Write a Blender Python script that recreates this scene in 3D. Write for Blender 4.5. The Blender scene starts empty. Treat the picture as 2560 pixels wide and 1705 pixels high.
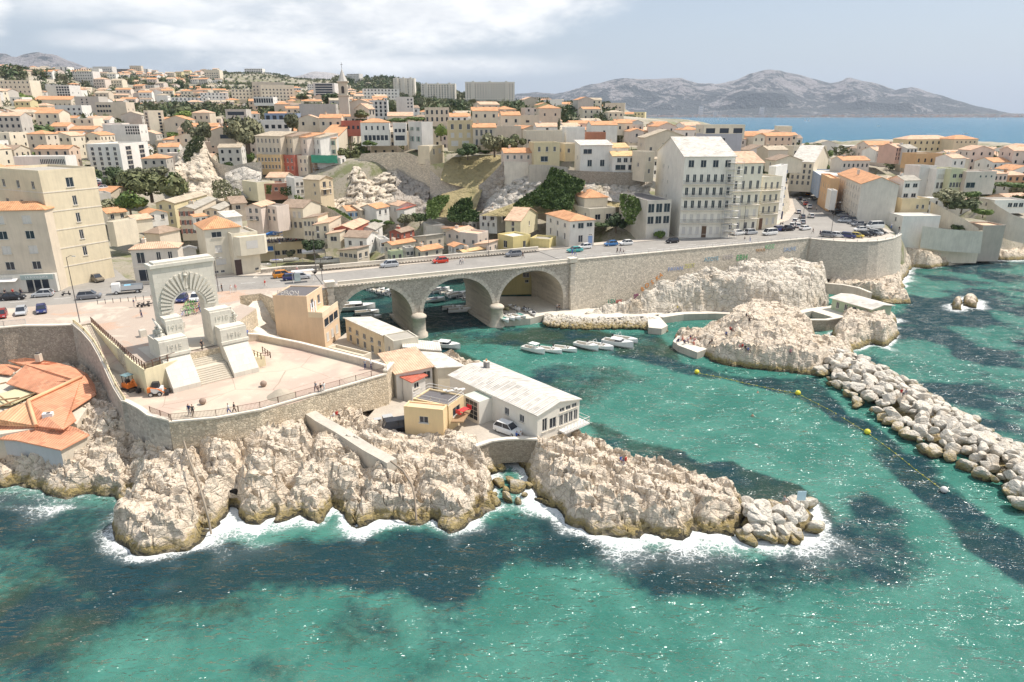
import bpy,bmesh,math,random
import numpy as np
from mathutils import Vector,Matrix
R = math.radians
rnd = random.Random(7)
# ------------------------------------------------------------------ camera
H_CAM = 49.0; PITCH = 18.57; FPX = 1706.0
sc = bpy.context.scene
COL = sc.collection
cam_d = bpy.data.cameras.new('camera'); cam = bpy.data.objects.new('camera',cam_d); COL.objects.link(cam)
cam_d.sensor_width = 36; cam_d.lens = FPX / 2560 * 36; cam_d.clip_start = 1; cam_d.clip_end = 60000
cam.location = (0,0,H_CAM); cam.rotation_euler = (R(90 - PITCH),0,0); sc.camera = cam
# ------------------------------------------------------------------ light
SUN_EL,SUN_AZ = 58.0,17.0
sd = bpy.data.lights.new('sun','SUN'); sun = bpy.data.objects.new('sun',sd); COL.objects.link(sun)
sd.energy = 4.5; sd.angle = R(0.53); sd.color = (1.0,0.92,0.83)
sv = Vector((math.cos(R(SUN_AZ)) * math.cos(R(SUN_EL)),math.sin(R(SUN_AZ)) * math.cos(R(SUN_EL)),math.sin(R(SUN_EL))))
sun.rotation_euler = sv.to_track_quat('Z','Y').to_euler(); sun.location = (200,0,300)
sc.view_settings.view_transform = 'Standard'; sc.view_settings.look = 'None'
sc.view_settings.exposure = 0.28; sc.view_settings.gamma = 1.0
sc.cycles.max_bounces = 5; sc.cycles.diffuse_bounces = 3; sc.cycles.glossy_bounces = 2
sc.cycles.transmission_bounces = 2; sc.cycles.transparent_max_bounces = 4; sc.cycles.volume_bounces = 0
sc.cycles.caustics_reflective = False; sc.cycles.caustics_refractive = False
sc.cycles.use_denoising = True
class NT:
 """small node-tree writer"""
 def __init__(s,nt): s.nt = nt; nt.nodes.clear()
 def n(s,typ,**kw):
  o = s.nt.nodes.new(typ); ins = {}
  for k,v in kw.items():
   if k.startswith('i_'): ins[k[2:]] = v
   else: setattr(o,k,v)
  for k,v in ins.items():
   k = int(k) if k.isdigit() else k.replace('_',' ')
   s.put(o.inputs[k],v)
  return o
 def put(s,sock,v):
  if isinstance(v,bpy.types.NodeSocket): s.nt.links.new(v,sock)
  elif isinstance(v,bpy.types.Node): s.nt.links.new(v.outputs[0],sock)
  else:
   if isinstance(v,(tuple,list)) and len(v) == 3 and sock.type == 'RGBA': v = (*v,1)
   sock.default_value = v
 def math(s,op,a,b=0.0,c=None,clamp=False):
  o = s.nt.nodes.new('ShaderNodeMath'); o.operation = op; o.use_clamp = clamp
  s.put(o.inputs[0],a); s.put(o.inputs[1],b)
  if c is not None: s.put(o.inputs[2],c)
  return o.outputs[0]
 def mix(s,f,a,b,mode='MIX'):
  o = s.nt.nodes.new('ShaderNodeMix'); o.data_type = 'RGBA'; o.blend_type = mode
  s.put(o.inputs[0],f); s.put(o.inputs[6],a); s.put(o.inputs[7],b); return o.outputs[2]
 def ramp(s,f,stops,interp='LINEAR'):
  o = s.nt.nodes.new('ShaderNodeValToRGB'); o.color_ramp.interpolation = interp; e = o.color_ramp.elements
  while len(e) < len(stops): e.new(0.5)
  for i,(p,c) in enumerate(stops):
   e[i].position = p; e[i].color = (*c,1) if len(c) == 3 else c
  s.put(o.inputs[0],f); return o.outputs[0]
 def step(s,f,a,b):
  o = s.nt.nodes.new('ShaderNodeMapRange'); o.interpolation_type = 'SMOOTHSTEP'
  s.put(o.inputs[0],f); s.put(o.inputs[1],a); s.put(o.inputs[2],b); return o.outputs[0]
 def noise(s,vec,scale,detail=4,rough=.55,dist=0.0):
  return s.n('ShaderNodeTexNoise',i_Vector=vec,i_Scale=scale,i_Detail=float(detail),i_Roughness=rough,i_Distortion=dist).outputs[0]
 def mapping(s,vec,sc_=(1,1,1),rot=(0,0,0),loc=(0,0,0)):
  return s.n('ShaderNodeMapping',i_Vector=vec,i_Scale=sc_,i_Rotation=rot,i_Location=loc).outputs[0]
# ------------------------------------------------------------------ sky with clouds placed by compass direction
w = bpy.data.worlds.new('World'); sc.world = w; w.use_nodes = True
T = NT(w.node_tree)
sky = T.n('ShaderNodeTexSky',sky_type='NISHITA',sun_disc=False,sun_elevation=R(SUN_EL),sun_rotation=R(90 - SUN_AZ),
air_density=1.0,dust_density=2.4,ozone_density=1.2,altitude=40)
gen = T.n('ShaderNodeTexCoord').outputs['Generated']
sep = T.n('ShaderNodeSeparateXYZ',i_0=gen)
az = T.math('ARCTAN2',sep.outputs[0],sep.outputs[1])
el = T.math('ARCSINE',sep.outputs[2])
vec = T.n('ShaderNodeCombineXYZ',i_0=az,i_1=T.math('MULTIPLY',el,2.6),i_2=0.0).outputs[0]
n1 = T.noise(vec,5.0,8,.6,.3); n2 = T.noise(vec,16.0,6,.6,.2)
nn = T.math('ADD',T.math('MULTIPLY',n1,.7),T.math('MULTIPLY',n2,.3))
def blob(a0,e0,ra,re,soft,rot=0.0):
 da = T.math('SUBTRACT',az,R(a0)); de = T.math('SUBTRACT',el,R(e0))
 c,s_ = math.cos(R(rot)),math.sin(R(rot))
 u = T.math('ADD',T.math('MULTIPLY',da,c),T.math('MULTIPLY',de,s_))
 v = T.math('SUBTRACT',T.math('MULTIPLY',de,c),T.math('MULTIPLY',da,s_))
 d = T.math('SQRT',T.math('ADD',T.math('POWER',T.math('DIVIDE',u,R(ra)),2.0),T.math('POWER',T.math('DIVIDE',v,R(re)),2.0)))
 d = T.math('ADD',d,T.math('MULTIPLY',T.math('SUBTRACT',nn,.5),-1.7))
 return T.step(d,1.0 + soft,1.0 - soft)
clouds = None
for b in [(-37.5,7.2,4.0,3.6,.30),(-25,8.8,15,2.6,.9),(-28.5,7.9,3.4,.9,.35),(-22,7.9,2.2,.5,.35),(-19.6,8.2,2.6,.35,.35),
(-26.5,5.3,2.6,.55,.5),(-20,4.9,8.5,.75,.6),(-29,4.6,3,.6,.7),(-15,4.8,2.2,.16,.5),(2,10.9,24,4.6,.35,14),(-8,3.4,9,.7,.9),(-60,9,16,6,.5),(60,12,18,5,.6),(0,34,60,9,1.0),(120,25,60,14,.9),(-140,25,60,12,.9)]:
 m = blob(*b)
 clouds = m if clouds is None else T.math('MAXIMUM',clouds,m)
ccol = T.mix(T.step(nn,.35,.62),(6.0,6.15,6.35),(8.6,8.5,8.3))
haz = T.math('MULTIPLY',T.step(el,R(10),R(-1)),.55)
base = T.mix(haz,sky.outputs[0],(4.9,5.45,5.95))
base = T.mix(.55,base,(3.8,4.35,5.1))
skyc = T.mix(T.math('MULTIPLY',clouds,.85),base,ccol)
bg = T.n('ShaderNodeBackground',i_Color=skyc,i_Strength=0.125)
T.n('ShaderNodeOutputWorld',i_Surface=bg)
# ------------------------------------------------------------------ measuring from the photo
CT,ST = math.cos(R(PITCH)),math.sin(R(PITCH))
CROPS = dict(V=(0,0,1.0874),S=(0,0,1.0),A1=(0,100,.29724),A2=(600,140,.29724),A3=(1200,140,.29724),A4=(1860,140,.29724),
A5=(0,460,.2551),A6=(400,420,.2551),A7=(900,420,.2551),B1=(0,620,.2551),B2=(350,640,.2551),B3=(650,680,.2551),
B4=(880,820,.29724),B5=(0,850,.39548),B6=(600,1000,.3397),B7=(1300,1050,.38217),B8=(1360,560,.29724),
D1=(1860,540,.29724),D2=(1900,800,.34447),D3=(1250,780,.29724),E1=(0,640,.10204),E2=(360,740,.14028),
E3=(1480,600,.32272),E4=(640,330,.1467),E5=(1640,340,.16582),E6=(1940,380,.15306),E7=(0,880,.20408),E8=(1100,700,.13588))
def ray(c,x,y):
 ox,oy,k = CROPS[c]; px,py = ox + x * k,oy + y * k
 a,b = (px - 1280) / FPX,-(py - 852.5) / FPX
 return Vector((a,CT + b * ST,-ST + b * CT))
def at(c,x,y,z=0.0):
 """the point of height z seen at that place of the photo"""
 d = ray(c,x,y); t = (z - H_CAM) / d.z
 return Vector((d.x * t,d.y * t,z))
def atY(c,x,y,Y):
 d = ray(c,x,y); t = Y / d.y
 return Vector((d.x * t,Y,H_CAM + d.z * t))
def pix(p):
 x,y,z = p[0],p[1],p[2] - H_CAM
 f = y * CT - z * ST; u = y * ST + z * CT
 return (1280 + FPX * x / f,852.5 - FPX * u / f) if f > 0 else (-9999,-9999)
# ------------------------------------------------------------------ numpy noise
def _h(ix,iy,seed):
 n = (ix.astype(np.int64) * 374761393 + iy.astype(np.int64) * 668265263 + seed * 2147483647) & 0xffffffff
 n = ((n ^ (n >> 13)) * 1274126177) & 0xffffffff
 return ((n ^ (n >> 16)) & 0xffff) / 65535.0
def vnoise(x,y,seed=0):
 x = np.asarray(x,float); y = np.asarray(y,float)
 ix,iy = np.floor(x),np.floor(y); fx,fy = x - ix,y - iy
 fx = fx * fx * (3 - 2 * fx); fy = fy * fy * (3 - 2 * fy)
 a,b,c,d = _h(ix,iy,seed),_h(ix + 1,iy,seed),_h(ix,iy + 1,seed),_h(ix + 1,iy + 1,seed)
 return (a * (1 - fx) + b * fx) * (1 - fy) + (c * (1 - fx) + d * fx) * fy
def fbm(x,y,oct=5,seed=0,gain=.5):
 s = 0; a = 1; t = 0; x = np.asarray(x,float); y = np.asarray(y,float)
 for i in range(oct):
  s = s + a * vnoise(x,y,seed + i * 17); t += a; a *= gain
  x,y = (x * 1.6 - y * 1.2) + 5.2,(x * 1.2 + y * 1.6) + 1.3
 return s / t
def ridged(x,y,oct=4,seed=0):
 s = 0; a = 1; t = 0; x = np.asarray(x,float); y = np.asarray(y,float)
 for i in range(oct):
  s = s + a * (1 - np.abs(vnoise(x,y,seed + i * 31) * 2 - 1)); t += a; a *= .5
  x,y = (x * 1.6 - y * 1.2) + 3.2,(x * 1.2 + y * 1.6) + 7.3
 return s / t
def worley(x,y,seed=0):
 """distance to nearest cell point, to the cell edge, and the cell's random value"""
 x = np.asarray(x,float); y = np.asarray(y,float); ix,iy = np.floor(x),np.floor(y)
 d1 = np.full(x.shape,9.); d2 = np.full(x.shape,9.); cid = np.zeros(x.shape)
 for i in (-1,0,1):
  for j in (-1,0,1):
   cx,cy = ix + i,iy + j
   dx = cx + _h(cx,cy,seed) - x; dy = cy + _h(cx,cy,seed + 5) - y
   d = np.hypot(dx,dy); r_ = _h(cx,cy,seed + 9)
   m = d < d1
   d2 = np.where(m,d1,np.minimum(d2,d)); cid = np.where(m,r_,cid); d1 = np.where(m,d,d1)
 return d1,d2 - d1,cid
def seg_dist(X,Y,poly,closed=True):
 """unsigned distance to a polyline"""
 P = [(p[0],p[1]) for p in poly]; best = np.full(X.shape,1e9)
 n = len(P) if closed else len(P) - 1
 for i in range(n):
  ax,ay = P[i]; bx,by = P[(i + 1) % len(P)]; dx,dy = bx - ax,by - ay; L = dx * dx + dy * dy + 1e-9
  t = np.clip(((X - ax) * dx + (Y - ay) * dy) / L,0,1)
  best = np.minimum(best,np.hypot(X - ax - t * dx,Y - ay - t * dy))
 return best
def inside(X,Y,poly):
 P = [(p[0],p[1]) for p in poly]; r = np.zeros(X.shape,bool)
 for i in range(len(P)):
  ax,ay = P[i]; bx,by = P[(i + 1) % len(P)]
  c = ((ay > Y) != (by > Y)) & (X < (bx - ax) * (Y - ay) / ((by - ay) if abs(by - ay) > 1e-9 else 1e-9) + ax)
  r ^= c
 return r
def sdist(X,Y,poly):
 d = seg_dist(X,Y,poly); return np.where(inside(X,Y,poly),d,-d)
def smooth(t): t = np.clip(t,0,1); return t * t * (3 - 2 * t)
def ray_(c,pts,z): return [at(c,x,y,z) for x,y in pts]
# ------------------------------------------------------------------ materials
MATS = {}
def mat(name):
 m = bpy.data.materials.new(name); m.use_nodes = True; return m,NT(m.node_tree)
def pos(T): return T.n('ShaderNodeNewGeometry').outputs['Position']
def principled(T,**kw):
 o = T.n('ShaderNodeBsdfPrincipled'); alias = dict(color='Base Color',rough='Roughness',metal='Metallic',spec='Specular IOR Level',normal='Normal')
 for k,v in kw.items(): T.put(o.inputs[alias.get(k,k)],v)
 T.n('ShaderNodeOutputMaterial',i_Surface=o); return o
def bump(T,h,strength=.5,dist=.05): return T.n('ShaderNodeBump',i_Height=h,i_Strength=strength,i_Distance=dist).outputs[0]
def paint(rgb,rough=.6,amt=.10,key=None,stain=.35,metal=0.0,scale=1.0):
 """plaster, paint, metal: soft mottling and vertical run marks"""
 k = ('paint',tuple(round(c,3) for c in rgb),rough,amt,stain,metal,scale)
 if k in MATS: return MATS[k]
 m,T = mat(key or 'painted_surface'); P = pos(T)
 a = T.noise(P,.35 * scale,5,.6); b = T.noise(T.mapping(P,(2.2,2.2,.25)),1.0 * scale,5,.65)
 f = T.math('ADD',T.math('MULTIPLY',a,.5),T.math('MULTIPLY',b,.5))
 hi = tuple(min(1,c * (1 + amt)) for c in rgb); lo = tuple(c * (1 - amt) for c in rgb)
 c = T.mix(T.step(f,.32,.68),lo,hi)
 dirt = (rgb[0] * .62,rgb[1] * .56,rgb[2] * .5)
 c = T.mix(T.math('MULTIPLY',T.step(b,.58,.78),stain),c,dirt)
 principled(T,color=c,rough=rough,metal=metal,normal=bump(T,T.noise(P,9.0 * scale,4),.25,.02))
 MATS[k] = m; return m
def flat(rgb,rough=.5,metal=0.0,key='plain_surface'):
 k = ('flat',rgb,rough,metal)
 if k in MATS: return MATS[k]
 m,T = mat(key); P = pos(T)
 principled(T,color=T.mix(T.noise(P,3.0,3),tuple(c * .86 for c in rgb),tuple(min(1,c * 1.1) for c in rgb)),rough=rough,metal=metal)
 MATS[k] = m; return m
def tiles(rgb,key='roof_tiles'):
 """canal tiles, laid down the slope; roof meshes carry metres in their UVs"""
 k = ('tiles',rgb)
 if k in MATS: return MATS[k]
 m,T = mat(key); uv = T.n('ShaderNodeUVMap').outputs[0]; P = pos(T)
 s = T.n('ShaderNodeSeparateXYZ',i_0=uv)
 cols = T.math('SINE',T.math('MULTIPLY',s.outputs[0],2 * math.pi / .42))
 rows = T.math('FRACT',T.math('DIVIDE',s.outputs[1],.45))
 cell = T.n('ShaderNodeTexWhiteNoise',noise_dimensions='2D',i_Vector=T.n('ShaderNodeVectorMath',operation='FLOOR',i_0=T.mapping(uv,(1 / .84,1 / .9,1))).outputs[0]).outputs[0]
 big = T.noise(P,.5,5,.6)
 f = T.math('ADD',T.math('MULTIPLY',cell,.45),T.math('MULTIPLY',big,.6))
 c = T.ramp(f,[(.2,tuple(x * .70 for x in rgb)),(.5,rgb),(.8,tuple(min(1,x * 1.15 + .01) for x in rgb))])
 c = T.mix(T.math('MULTIPLY',T.step(T.noise(P,1.7,4),.55,.75),.35),c,(.42,.36,.27))
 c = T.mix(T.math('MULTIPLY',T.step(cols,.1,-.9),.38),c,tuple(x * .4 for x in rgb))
 h = T.math('ADD',cols,T.math('MULTIPLY',rows,.5))
 principled(T,color=c,rough=.85,normal=bump(T,h,.5,.06)); MATS[k] = m; return m
def rubble(rgb,mortar,scale=2.2,key='stone_wall',flatz=1.6,strength=.8,stain=(.30,.24,.17),samt=.4):
 """random rubble masonry"""
 k = ('rubble',rgb,mortar,scale,flatz)
 if k in MATS: return MATS[k]
 scale *= 1.75; m,T = mat(key); P = pos(T); Q = T.mapping(P,(scale,scale,scale * flatz))
 Q = T.mix(.12,Q,T.n('ShaderNodeTexNoise',i_Vector=P,i_Scale=scale * 2.0).outputs[1])
 e = T.n('ShaderNodeTexVoronoi',feature='DISTANCE_TO_EDGE',i_Vector=Q,i_Scale=1.0).outputs[0]
 v = T.n('ShaderNodeTexVoronoi',i_Vector=Q,i_Scale=1.0).outputs[1]
 vv = T.n('ShaderNodeSeparateColor',i_0=v).outputs[0]
 c = T.ramp(vv,[(0,tuple(x * .68 for x in rgb)),(.5,rgb),(1,tuple(min(1,x * 1.25) for x in rgb))])
 c = T.mix(T.step(e,.09,.02),c,mortar)
 big = T.noise(T.mapping(P,(1,1,.35)),.22,6,.65)
 c = T.mix(T.math('MULTIPLY',T.step(big,.5,.75),samt),c,stain)
 c = T.mix(T.math('MULTIPLY',T.step(T.noise(P,1.1,6,.7),.3,.7),.35),c,tuple(x * .62 for x in rgb))
 principled(T,color=c,rough=.9,normal=bump(T,T.step(e,0.0,.2),strength,.05)); MATS[k] = m; return m
def ashlar(rgb,key='cut_stone',w=1.1,h=.45,amt=.12):
 k = ('ashlar',rgb,w,h)
 if k in MATS: return MATS[k]
 m,T = mat(key); P = pos(T); s = T.n('ShaderNodeSeparateXYZ',i_0=P)
 u = T.math('ADD',s.outputs[0],T.math('MULTIPLY',s.outputs[1],.7)); row = T.math('DIVIDE',s.outputs[2],h)
 u = T.math('ADD',T.math('DIVIDE',u,w),T.math('MULTIPLY',T.math('FLOOR',row),.5))
 fx,fy = T.math('FRACT',u),T.math('FRACT',row)
 j = T.math('MINIMUM',T.math('MINIMUM',fx,T.math('SUBTRACT',1,fx)),T.math('MINIMUM',fy,T.math('SUBTRACT',1,fy)))
 idv = T.n('ShaderNodeTexWhiteNoise',noise_dimensions='2D',i_Vector=T.n('ShaderNodeCombineXYZ',i_0=T.math('FLOOR',u),i_1=T.math('FLOOR',row))).outputs[0]
 f = T.math('ADD',T.math('MULTIPLY',idv,.4),T.math('MULTIPLY',T.noise(P,.8,6,.65),.6))
 c = T.ramp(f,[(.25,tuple(x * (1 - amt * 1.6) for x in rgb)),(.5,rgb),(.8,tuple(min(1,x * (1 + amt)) for x in rgb))])
 c = T.mix(T.math('MULTIPLY',T.step(T.noise(T.mapping(P,(2,2,.3)),.9,5),.55,.75),.3),c,tuple(x * .6 for x in rgb))
 c = T.mix(T.math('MULTIPLY',T.step(j,.035,.01),.3),c,tuple(x * .5 for x in rgb))
 principled(T,color=c,rough=.85,normal=bump(T,T.noise(P,7,4),.3,.02)); MATS[k] = m; return m
# ------------------------------------------------------------------ mesh builder
class MB:
 def __init__(s): s.v = []; s.f = []; s.m = []; s.uv = {}; s.mats = []; s.sm = []
 def mi(s,m):
  if m not in s.mats: s.mats.append(m)
  return s.mats.index(m)
 def face(s,pts,m=None,uv=None,smooth_=False):
  i = len(s.v); s.v += [tuple(p) for p in pts]; s.f.append(tuple(range(i,i + len(pts)))); s.m.append(s.mi(m)); s.sm.append(smooth_)
  if uv: s.uv[len(s.f) - 1] = uv
 def box(s,c,d,m=None,rz=0.0,taper=1.0,skip=()):
  """box centred on c with size d, turned rz, top scaled by taper"""
  x,y,z = d[0] / 2,d[1] / 2,d[2] / 2; co,si = math.cos(rz),math.sin(rz)
  P = []
  for k in (-1,1):
   t = taper if k > 0 else 1
   for a,b in ((-1,-1),(1,-1),(1,1),(-1,1)):
    X,Y = a * x * t,b * y * t
    P.append((c[0] + X * co - Y * si,c[1] + X * si + Y * co,c[2] + k * z))
  i = len(s.v); s.v += P
  for n,q in enumerate(((3,2,1,0),(4,5,6,7),(0,1,5,4),(1,2,6,5),(2,3,7,6),(3,0,4,7))):
   if n in skip: continue
   s.f.append(tuple(i + a for a in q)); s.m.append(s.mi(m)); s.sm.append(False)
 def prism(s,poly,z0,z1,m=None,top=None,bottom=False):
  """upright walls on a polygon (counter-clockwise), with a top"""
  n = len(poly); i = len(s.v)
  zz0 = z0 if isinstance(z0,(list,tuple)) else [z0] * n; zz1 = z1 if isinstance(z1,(list,tuple)) else [z1] * n
  s.v += [(p[0],p[1],zz0[k]) for k,p in enumerate(poly)] + [(p[0],p[1],zz1[k]) for k,p in enumerate(poly)]
  for k in range(n):
   l = (k + 1) % n; s.f.append((i + k,i + l,i + n + l,i + n + k)); s.m.append(s.mi(m)); s.sm.append(False)
  s.f.append(tuple(i + n + k for k in range(n))); s.m.append(s.mi(top or m)); s.sm.append(False)
  if bottom: s.f.append(tuple(i + k for k in reversed(range(n)))); s.m.append(s.mi(m)); s.sm.append(False)
 def tube(s,pts,r,m=None,n=6,cap=True,smooth_=True):
  """tube through points; r is one radius or one per point"""
  rr = r if isinstance(r,(list,tuple)) else [r] * len(pts); pts = [Vector(p) for p in pts]; i0 = len(s.v)
  for k,p in enumerate(pts):
   d = (pts[min(k + 1,len(pts) - 1)] - pts[max(k - 1,0)])
   d = d.normalized() if d.length > 1e-9 else Vector((0,0,1))
   a = d.cross(Vector((0,0,1)) if abs(d.z) < .95 else Vector((1,0,0))).normalized(); b = d.cross(a)
   for j in range(n):
    t = 2 * math.pi * j / n; q = p + (a * math.cos(t) + b * math.sin(t)) * rr[k]; s.v.append(tuple(q))
  for k in range(len(pts) - 1):
   for j in range(n):
    a0 = i0 + k * n + j; a1 = i0 + k * n + (j + 1) % n
    s.f.append((a0,a1,a1 + n,a0 + n)); s.m.append(s.mi(m)); s.sm.append(smooth_)
  if cap:
   s.f.append(tuple(i0 + j for j in range(n))); s.m.append(s.mi(m)); s.sm.append(False)
   e = i0 + (len(pts) - 1) * n; s.f.append(tuple(e + j for j in reversed(range(n)))); s.m.append(s.mi(m)); s.sm.append(False)
 def lathe(s,prof,c=(0,0,0),m=None,n=12,smooth_=True):
  i0 = len(s.v)
  for r,z in prof:
   for j in range(n):
    t = 2 * math.pi * j / n; s.v.append((c[0] + r * math.cos(t),c[1] + r * math.sin(t),c[2] + z))
  for k in range(len(prof) - 1):
   for j in range(n):
    a0 = i0 + k * n + j; a1 = i0 + k * n + (j + 1) % n
    s.f.append((a0,a1,a1 + n,a0 + n)); s.m.append(s.mi(m)); s.sm.append(smooth_)
  e = i0 + (len(prof) - 1) * n; s.f.append(tuple(e + j for j in range(n))); s.m.append(s.mi(m)); s.sm.append(False)
 def build(s,name,parent=None,m=None,loc=None,rz=0.0,fix=True):
  me = bpy.data.meshes.new(name); me.from_pydata(s.v,[],s.f)
  mats = [x if x is not None else m for x in s.mats] or [m]
  for x in mats: me.materials.append(x)
  if s.f:
   me.polygons.foreach_set('material_index',s.m); me.polygons.foreach_set('use_smooth',s.sm)
  if s.uv:
   L = me.uv_layers.new(name='UVMap')
   for fi,uv in s.uv.items():
    p = me.polygons[fi]
    for k,li in enumerate(p.loop_indices): L.data[li].uv = uv[k]
  me.update()
  o = bpy.data.objects.new(name,me); COL.objects.link(o)
  if parent: o.parent = parent
  if loc is not None: o.location = loc
  if rz: o.rotation_euler.z = rz
  return o
def tag(o,label=None,cat=None,group=None,kind=None):
 if label: o['label'] = label
 if cat: o['category'] = cat
 if group: o['group'] = group
 if kind: o['kind'] = kind
 return o
def thing(name,label,cat,loc=(0,0,0),rz=0.0,group=None):
 o = bpy.data.objects.new(name,None); COL.objects.link(o); o.empty_display_size = .3
 o.location = loc; o.rotation_euler.z = rz; return tag(o,label,cat,group)
def kids(o): return [c for c in bpy.data.objects if c.parent == o]
def copy_tree(node,parent=None):
 """node = (object, [child nodes]); every part is copied and parented to its copy"""
 o,ch = node; c = o.copy(); COL.objects.link(c)
 if parent: c.parent = parent
 sub = [copy_tree(x,c) for x in ch]
 return (c,sub)
def grid_mesh(name,X,Y,Z,mats,smooth_=True,keep=None,attrs=None,parent=None,matidx=None):
 """height-field mesh from 2-D arrays"""
 ny,nx = X.shape; idx = np.arange(ny * nx).reshape(ny,nx)
 q = np.stack([idx[:-1,:-1],idx[:-1,1:],idx[1:,1:],idx[1:,:-1]],-1).reshape(-1,4)
 if keep is not None:
  k = (keep[:-1,:-1] | keep[:-1,1:] | keep[1:,1:] | keep[1:,:-1]).reshape(-1); q = q[k]
 V = np.stack([X,Y,Z],-1).reshape(-1,3)
 used = np.unique(q); remap = np.full(len(V),-1); remap[used] = np.arange(len(used)); q = remap[q]; V = V[used]
 me = bpy.data.meshes.new(name); me.vertices.add(len(V)); me.vertices.foreach_set('co',V.astype(np.float32).ravel())
 me.loops.add(len(q) * 4); me.loops.foreach_set('vertex_index',q.astype(np.int32).ravel())
 me.polygons.add(len(q)); me.polygons.foreach_set('loop_start',np.arange(0,len(q) * 4,4,dtype=np.int32))
 me.polygons.foreach_set('loop_total',np.full(len(q),4,dtype=np.int32))
 me.polygons.foreach_set('use_smooth',np.full(len(q),smooth_)); me.update(calc_edges=True)
 for m in mats: me.materials.append(m)
 for an,A in (attrs or {}).items():
  at_ = me.attributes.new(an,'FLOAT','POINT'); at_.data.foreach_set('value',A.reshape(-1)[used].astype(np.float32))
 o = bpy.data.objects.new(name,me); COL.objects.link(o)
 if parent: o.parent = parent
 return o
# ================================================================== THE SETTING
def rock_mat(name,light=(.66,.60,.52),dark=(.34,.28,.21),warm=(.60,.46,.30),crack=.9,algae=True,sc_=1.0,veg=0.0):
 m,T = mat(name); P = pos(T); nrm = T.n('ShaderNodeNewGeometry').outputs['Normal']
 big = T.noise(P,.22 * sc_,6,.6); mid = T.noise(T.mapping(P,(1,1,2.2)),1.1 * sc_,7,.66,.6)
 fine = T.noise(T.mapping(P,(1,1,1.6)),4.2 * sc_,6,.72)
 w = T.n('ShaderNodeTexVoronoi',feature='DISTANCE_TO_EDGE',i_Vector=T.mix(.16,T.mapping(P,(1,.8,1.9)),T.n('ShaderNodeTexNoise',i_Vector=P,i_Scale=.9 * sc_).outputs[1]),i_Scale=.62 * sc_).outputs[0]
 w2 = T.n('ShaderNodeTexVoronoi',feature='DISTANCE_TO_EDGE',i_Vector=T.mix(.14,T.mapping(P,(1,1,1.4)),T.n('ShaderNodeTexNoise',i_Vector=P,i_Scale=2.2 * sc_).outputs[1]),i_Scale=1.9 * sc_).outputs[0]
 c = T.mix(T.step(mid,.22,.50),dark,light)
 c = T.mix(T.math('MULTIPLY',T.step(big,.5,.72),.55),c,warm)
 c = T.mix(T.math('MULTIPLY',T.step(fine,.62,.78),.45),c,tuple(x * .55 for x in dark))
 c = T.mix(T.math('MULTIPLY',T.step(w,.04,.0),crack * .65),c,tuple(x * .6 for x in dark))
 c = T.mix(T.math('MULTIPLY',T.step(w2,.04,.0),crack * .2),c,tuple(x * .8 for x in dark))
 if algae:
  z = T.n('ShaderNodeSeparateXYZ',i_0=P).outputs[2]; zz = T.math('ADD',z,T.math('MULTIPLY',T.math('SUBTRACT',mid,.5),-2.6))
  c = T.mix(T.step(zz,1.7,.7),c,T.mix(T.step(mid,.4,.6),(.20,.16,.07),(.40,.31,.13)))
  c = T.mix(T.step(zz,.5,.1),c,(.05,.045,.03))
 if veg:
  c = T.mix(T.math('MULTIPLY',T.step(T.noise(P,.13,5,.6),.52,.6),veg),c,(.13,.15,.055))
 vc = T.n('ShaderNodeTexVoronoi',distance='CHEBYCHEV',i_Vector=T.mix(.10,T.mapping(P,(1,.8,1.8),(.3,0,.4)),T.n('ShaderNodeTexNoise',i_Vector=P,i_Scale=1.5 * sc_).outputs[1]),i_Scale=1.15 * sc_)
 blk = T.n('ShaderNodeSeparateColor',i_0=vc.outputs[1]).outputs[0]; c = T.mix(T.math('MULTIPLY',T.step(blk,.6,1.0),.28),c,tuple(x * .72 for x in light))
 h = T.math('ADD',T.math('ADD',T.math('ADD',T.math('MULTIPLY',mid,1.4),T.math('MULTIPLY',blk,.55)),T.math('MULTIPLY',fine,.8)),T.math('ADD',T.math('MULTIPLY',T.step(w,0,.12),.5),T.math('MULTIPLY',T.step(w2,0,.12),.22)))
 principled(T,color=c,rough=.92,normal=bump(T,h,1.0,.22 / sc_)); return m
ROCK = rock_mat('limestone',light=(.75,.65,.52),dark=(.40,.31,.22),warm=(.66,.50,.33)); ROCK2 = rock_mat('grey_limestone',light=(.66,.61,.53),dark=(.27,.235,.19),algae=False,sc_=.6,veg=.25)
BOULDER = rock_mat('boulder_stone',light=(.70,.65,.56),dark=(.43,.38,.30),crack=.25,sc_=1.3)
CONC = paint((.50,.46,.39),.9,.16,'concrete',.5); PALE = paint((.66,.61,.52),.85,.12,'pale_concrete',.3)
STONE_DARK = rubble((.40,.36,.30),(.26,.23,.19),1.7,flatz=1.5); STONE_WARM = rubble((.66,.57,.43),(.42,.34,.24),1.5,flatz=1.3,stain=(.50,.36,.2),samt=.3)
STONE_PALE = rubble((.60,.545,.46),(.44,.39,.32),1.4,flatz=1.3,stain=(.36,.31,.25),samt=.35); COPING = paint((.70,.64,.54),.8,.1,'coping_stone',.3)
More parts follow.
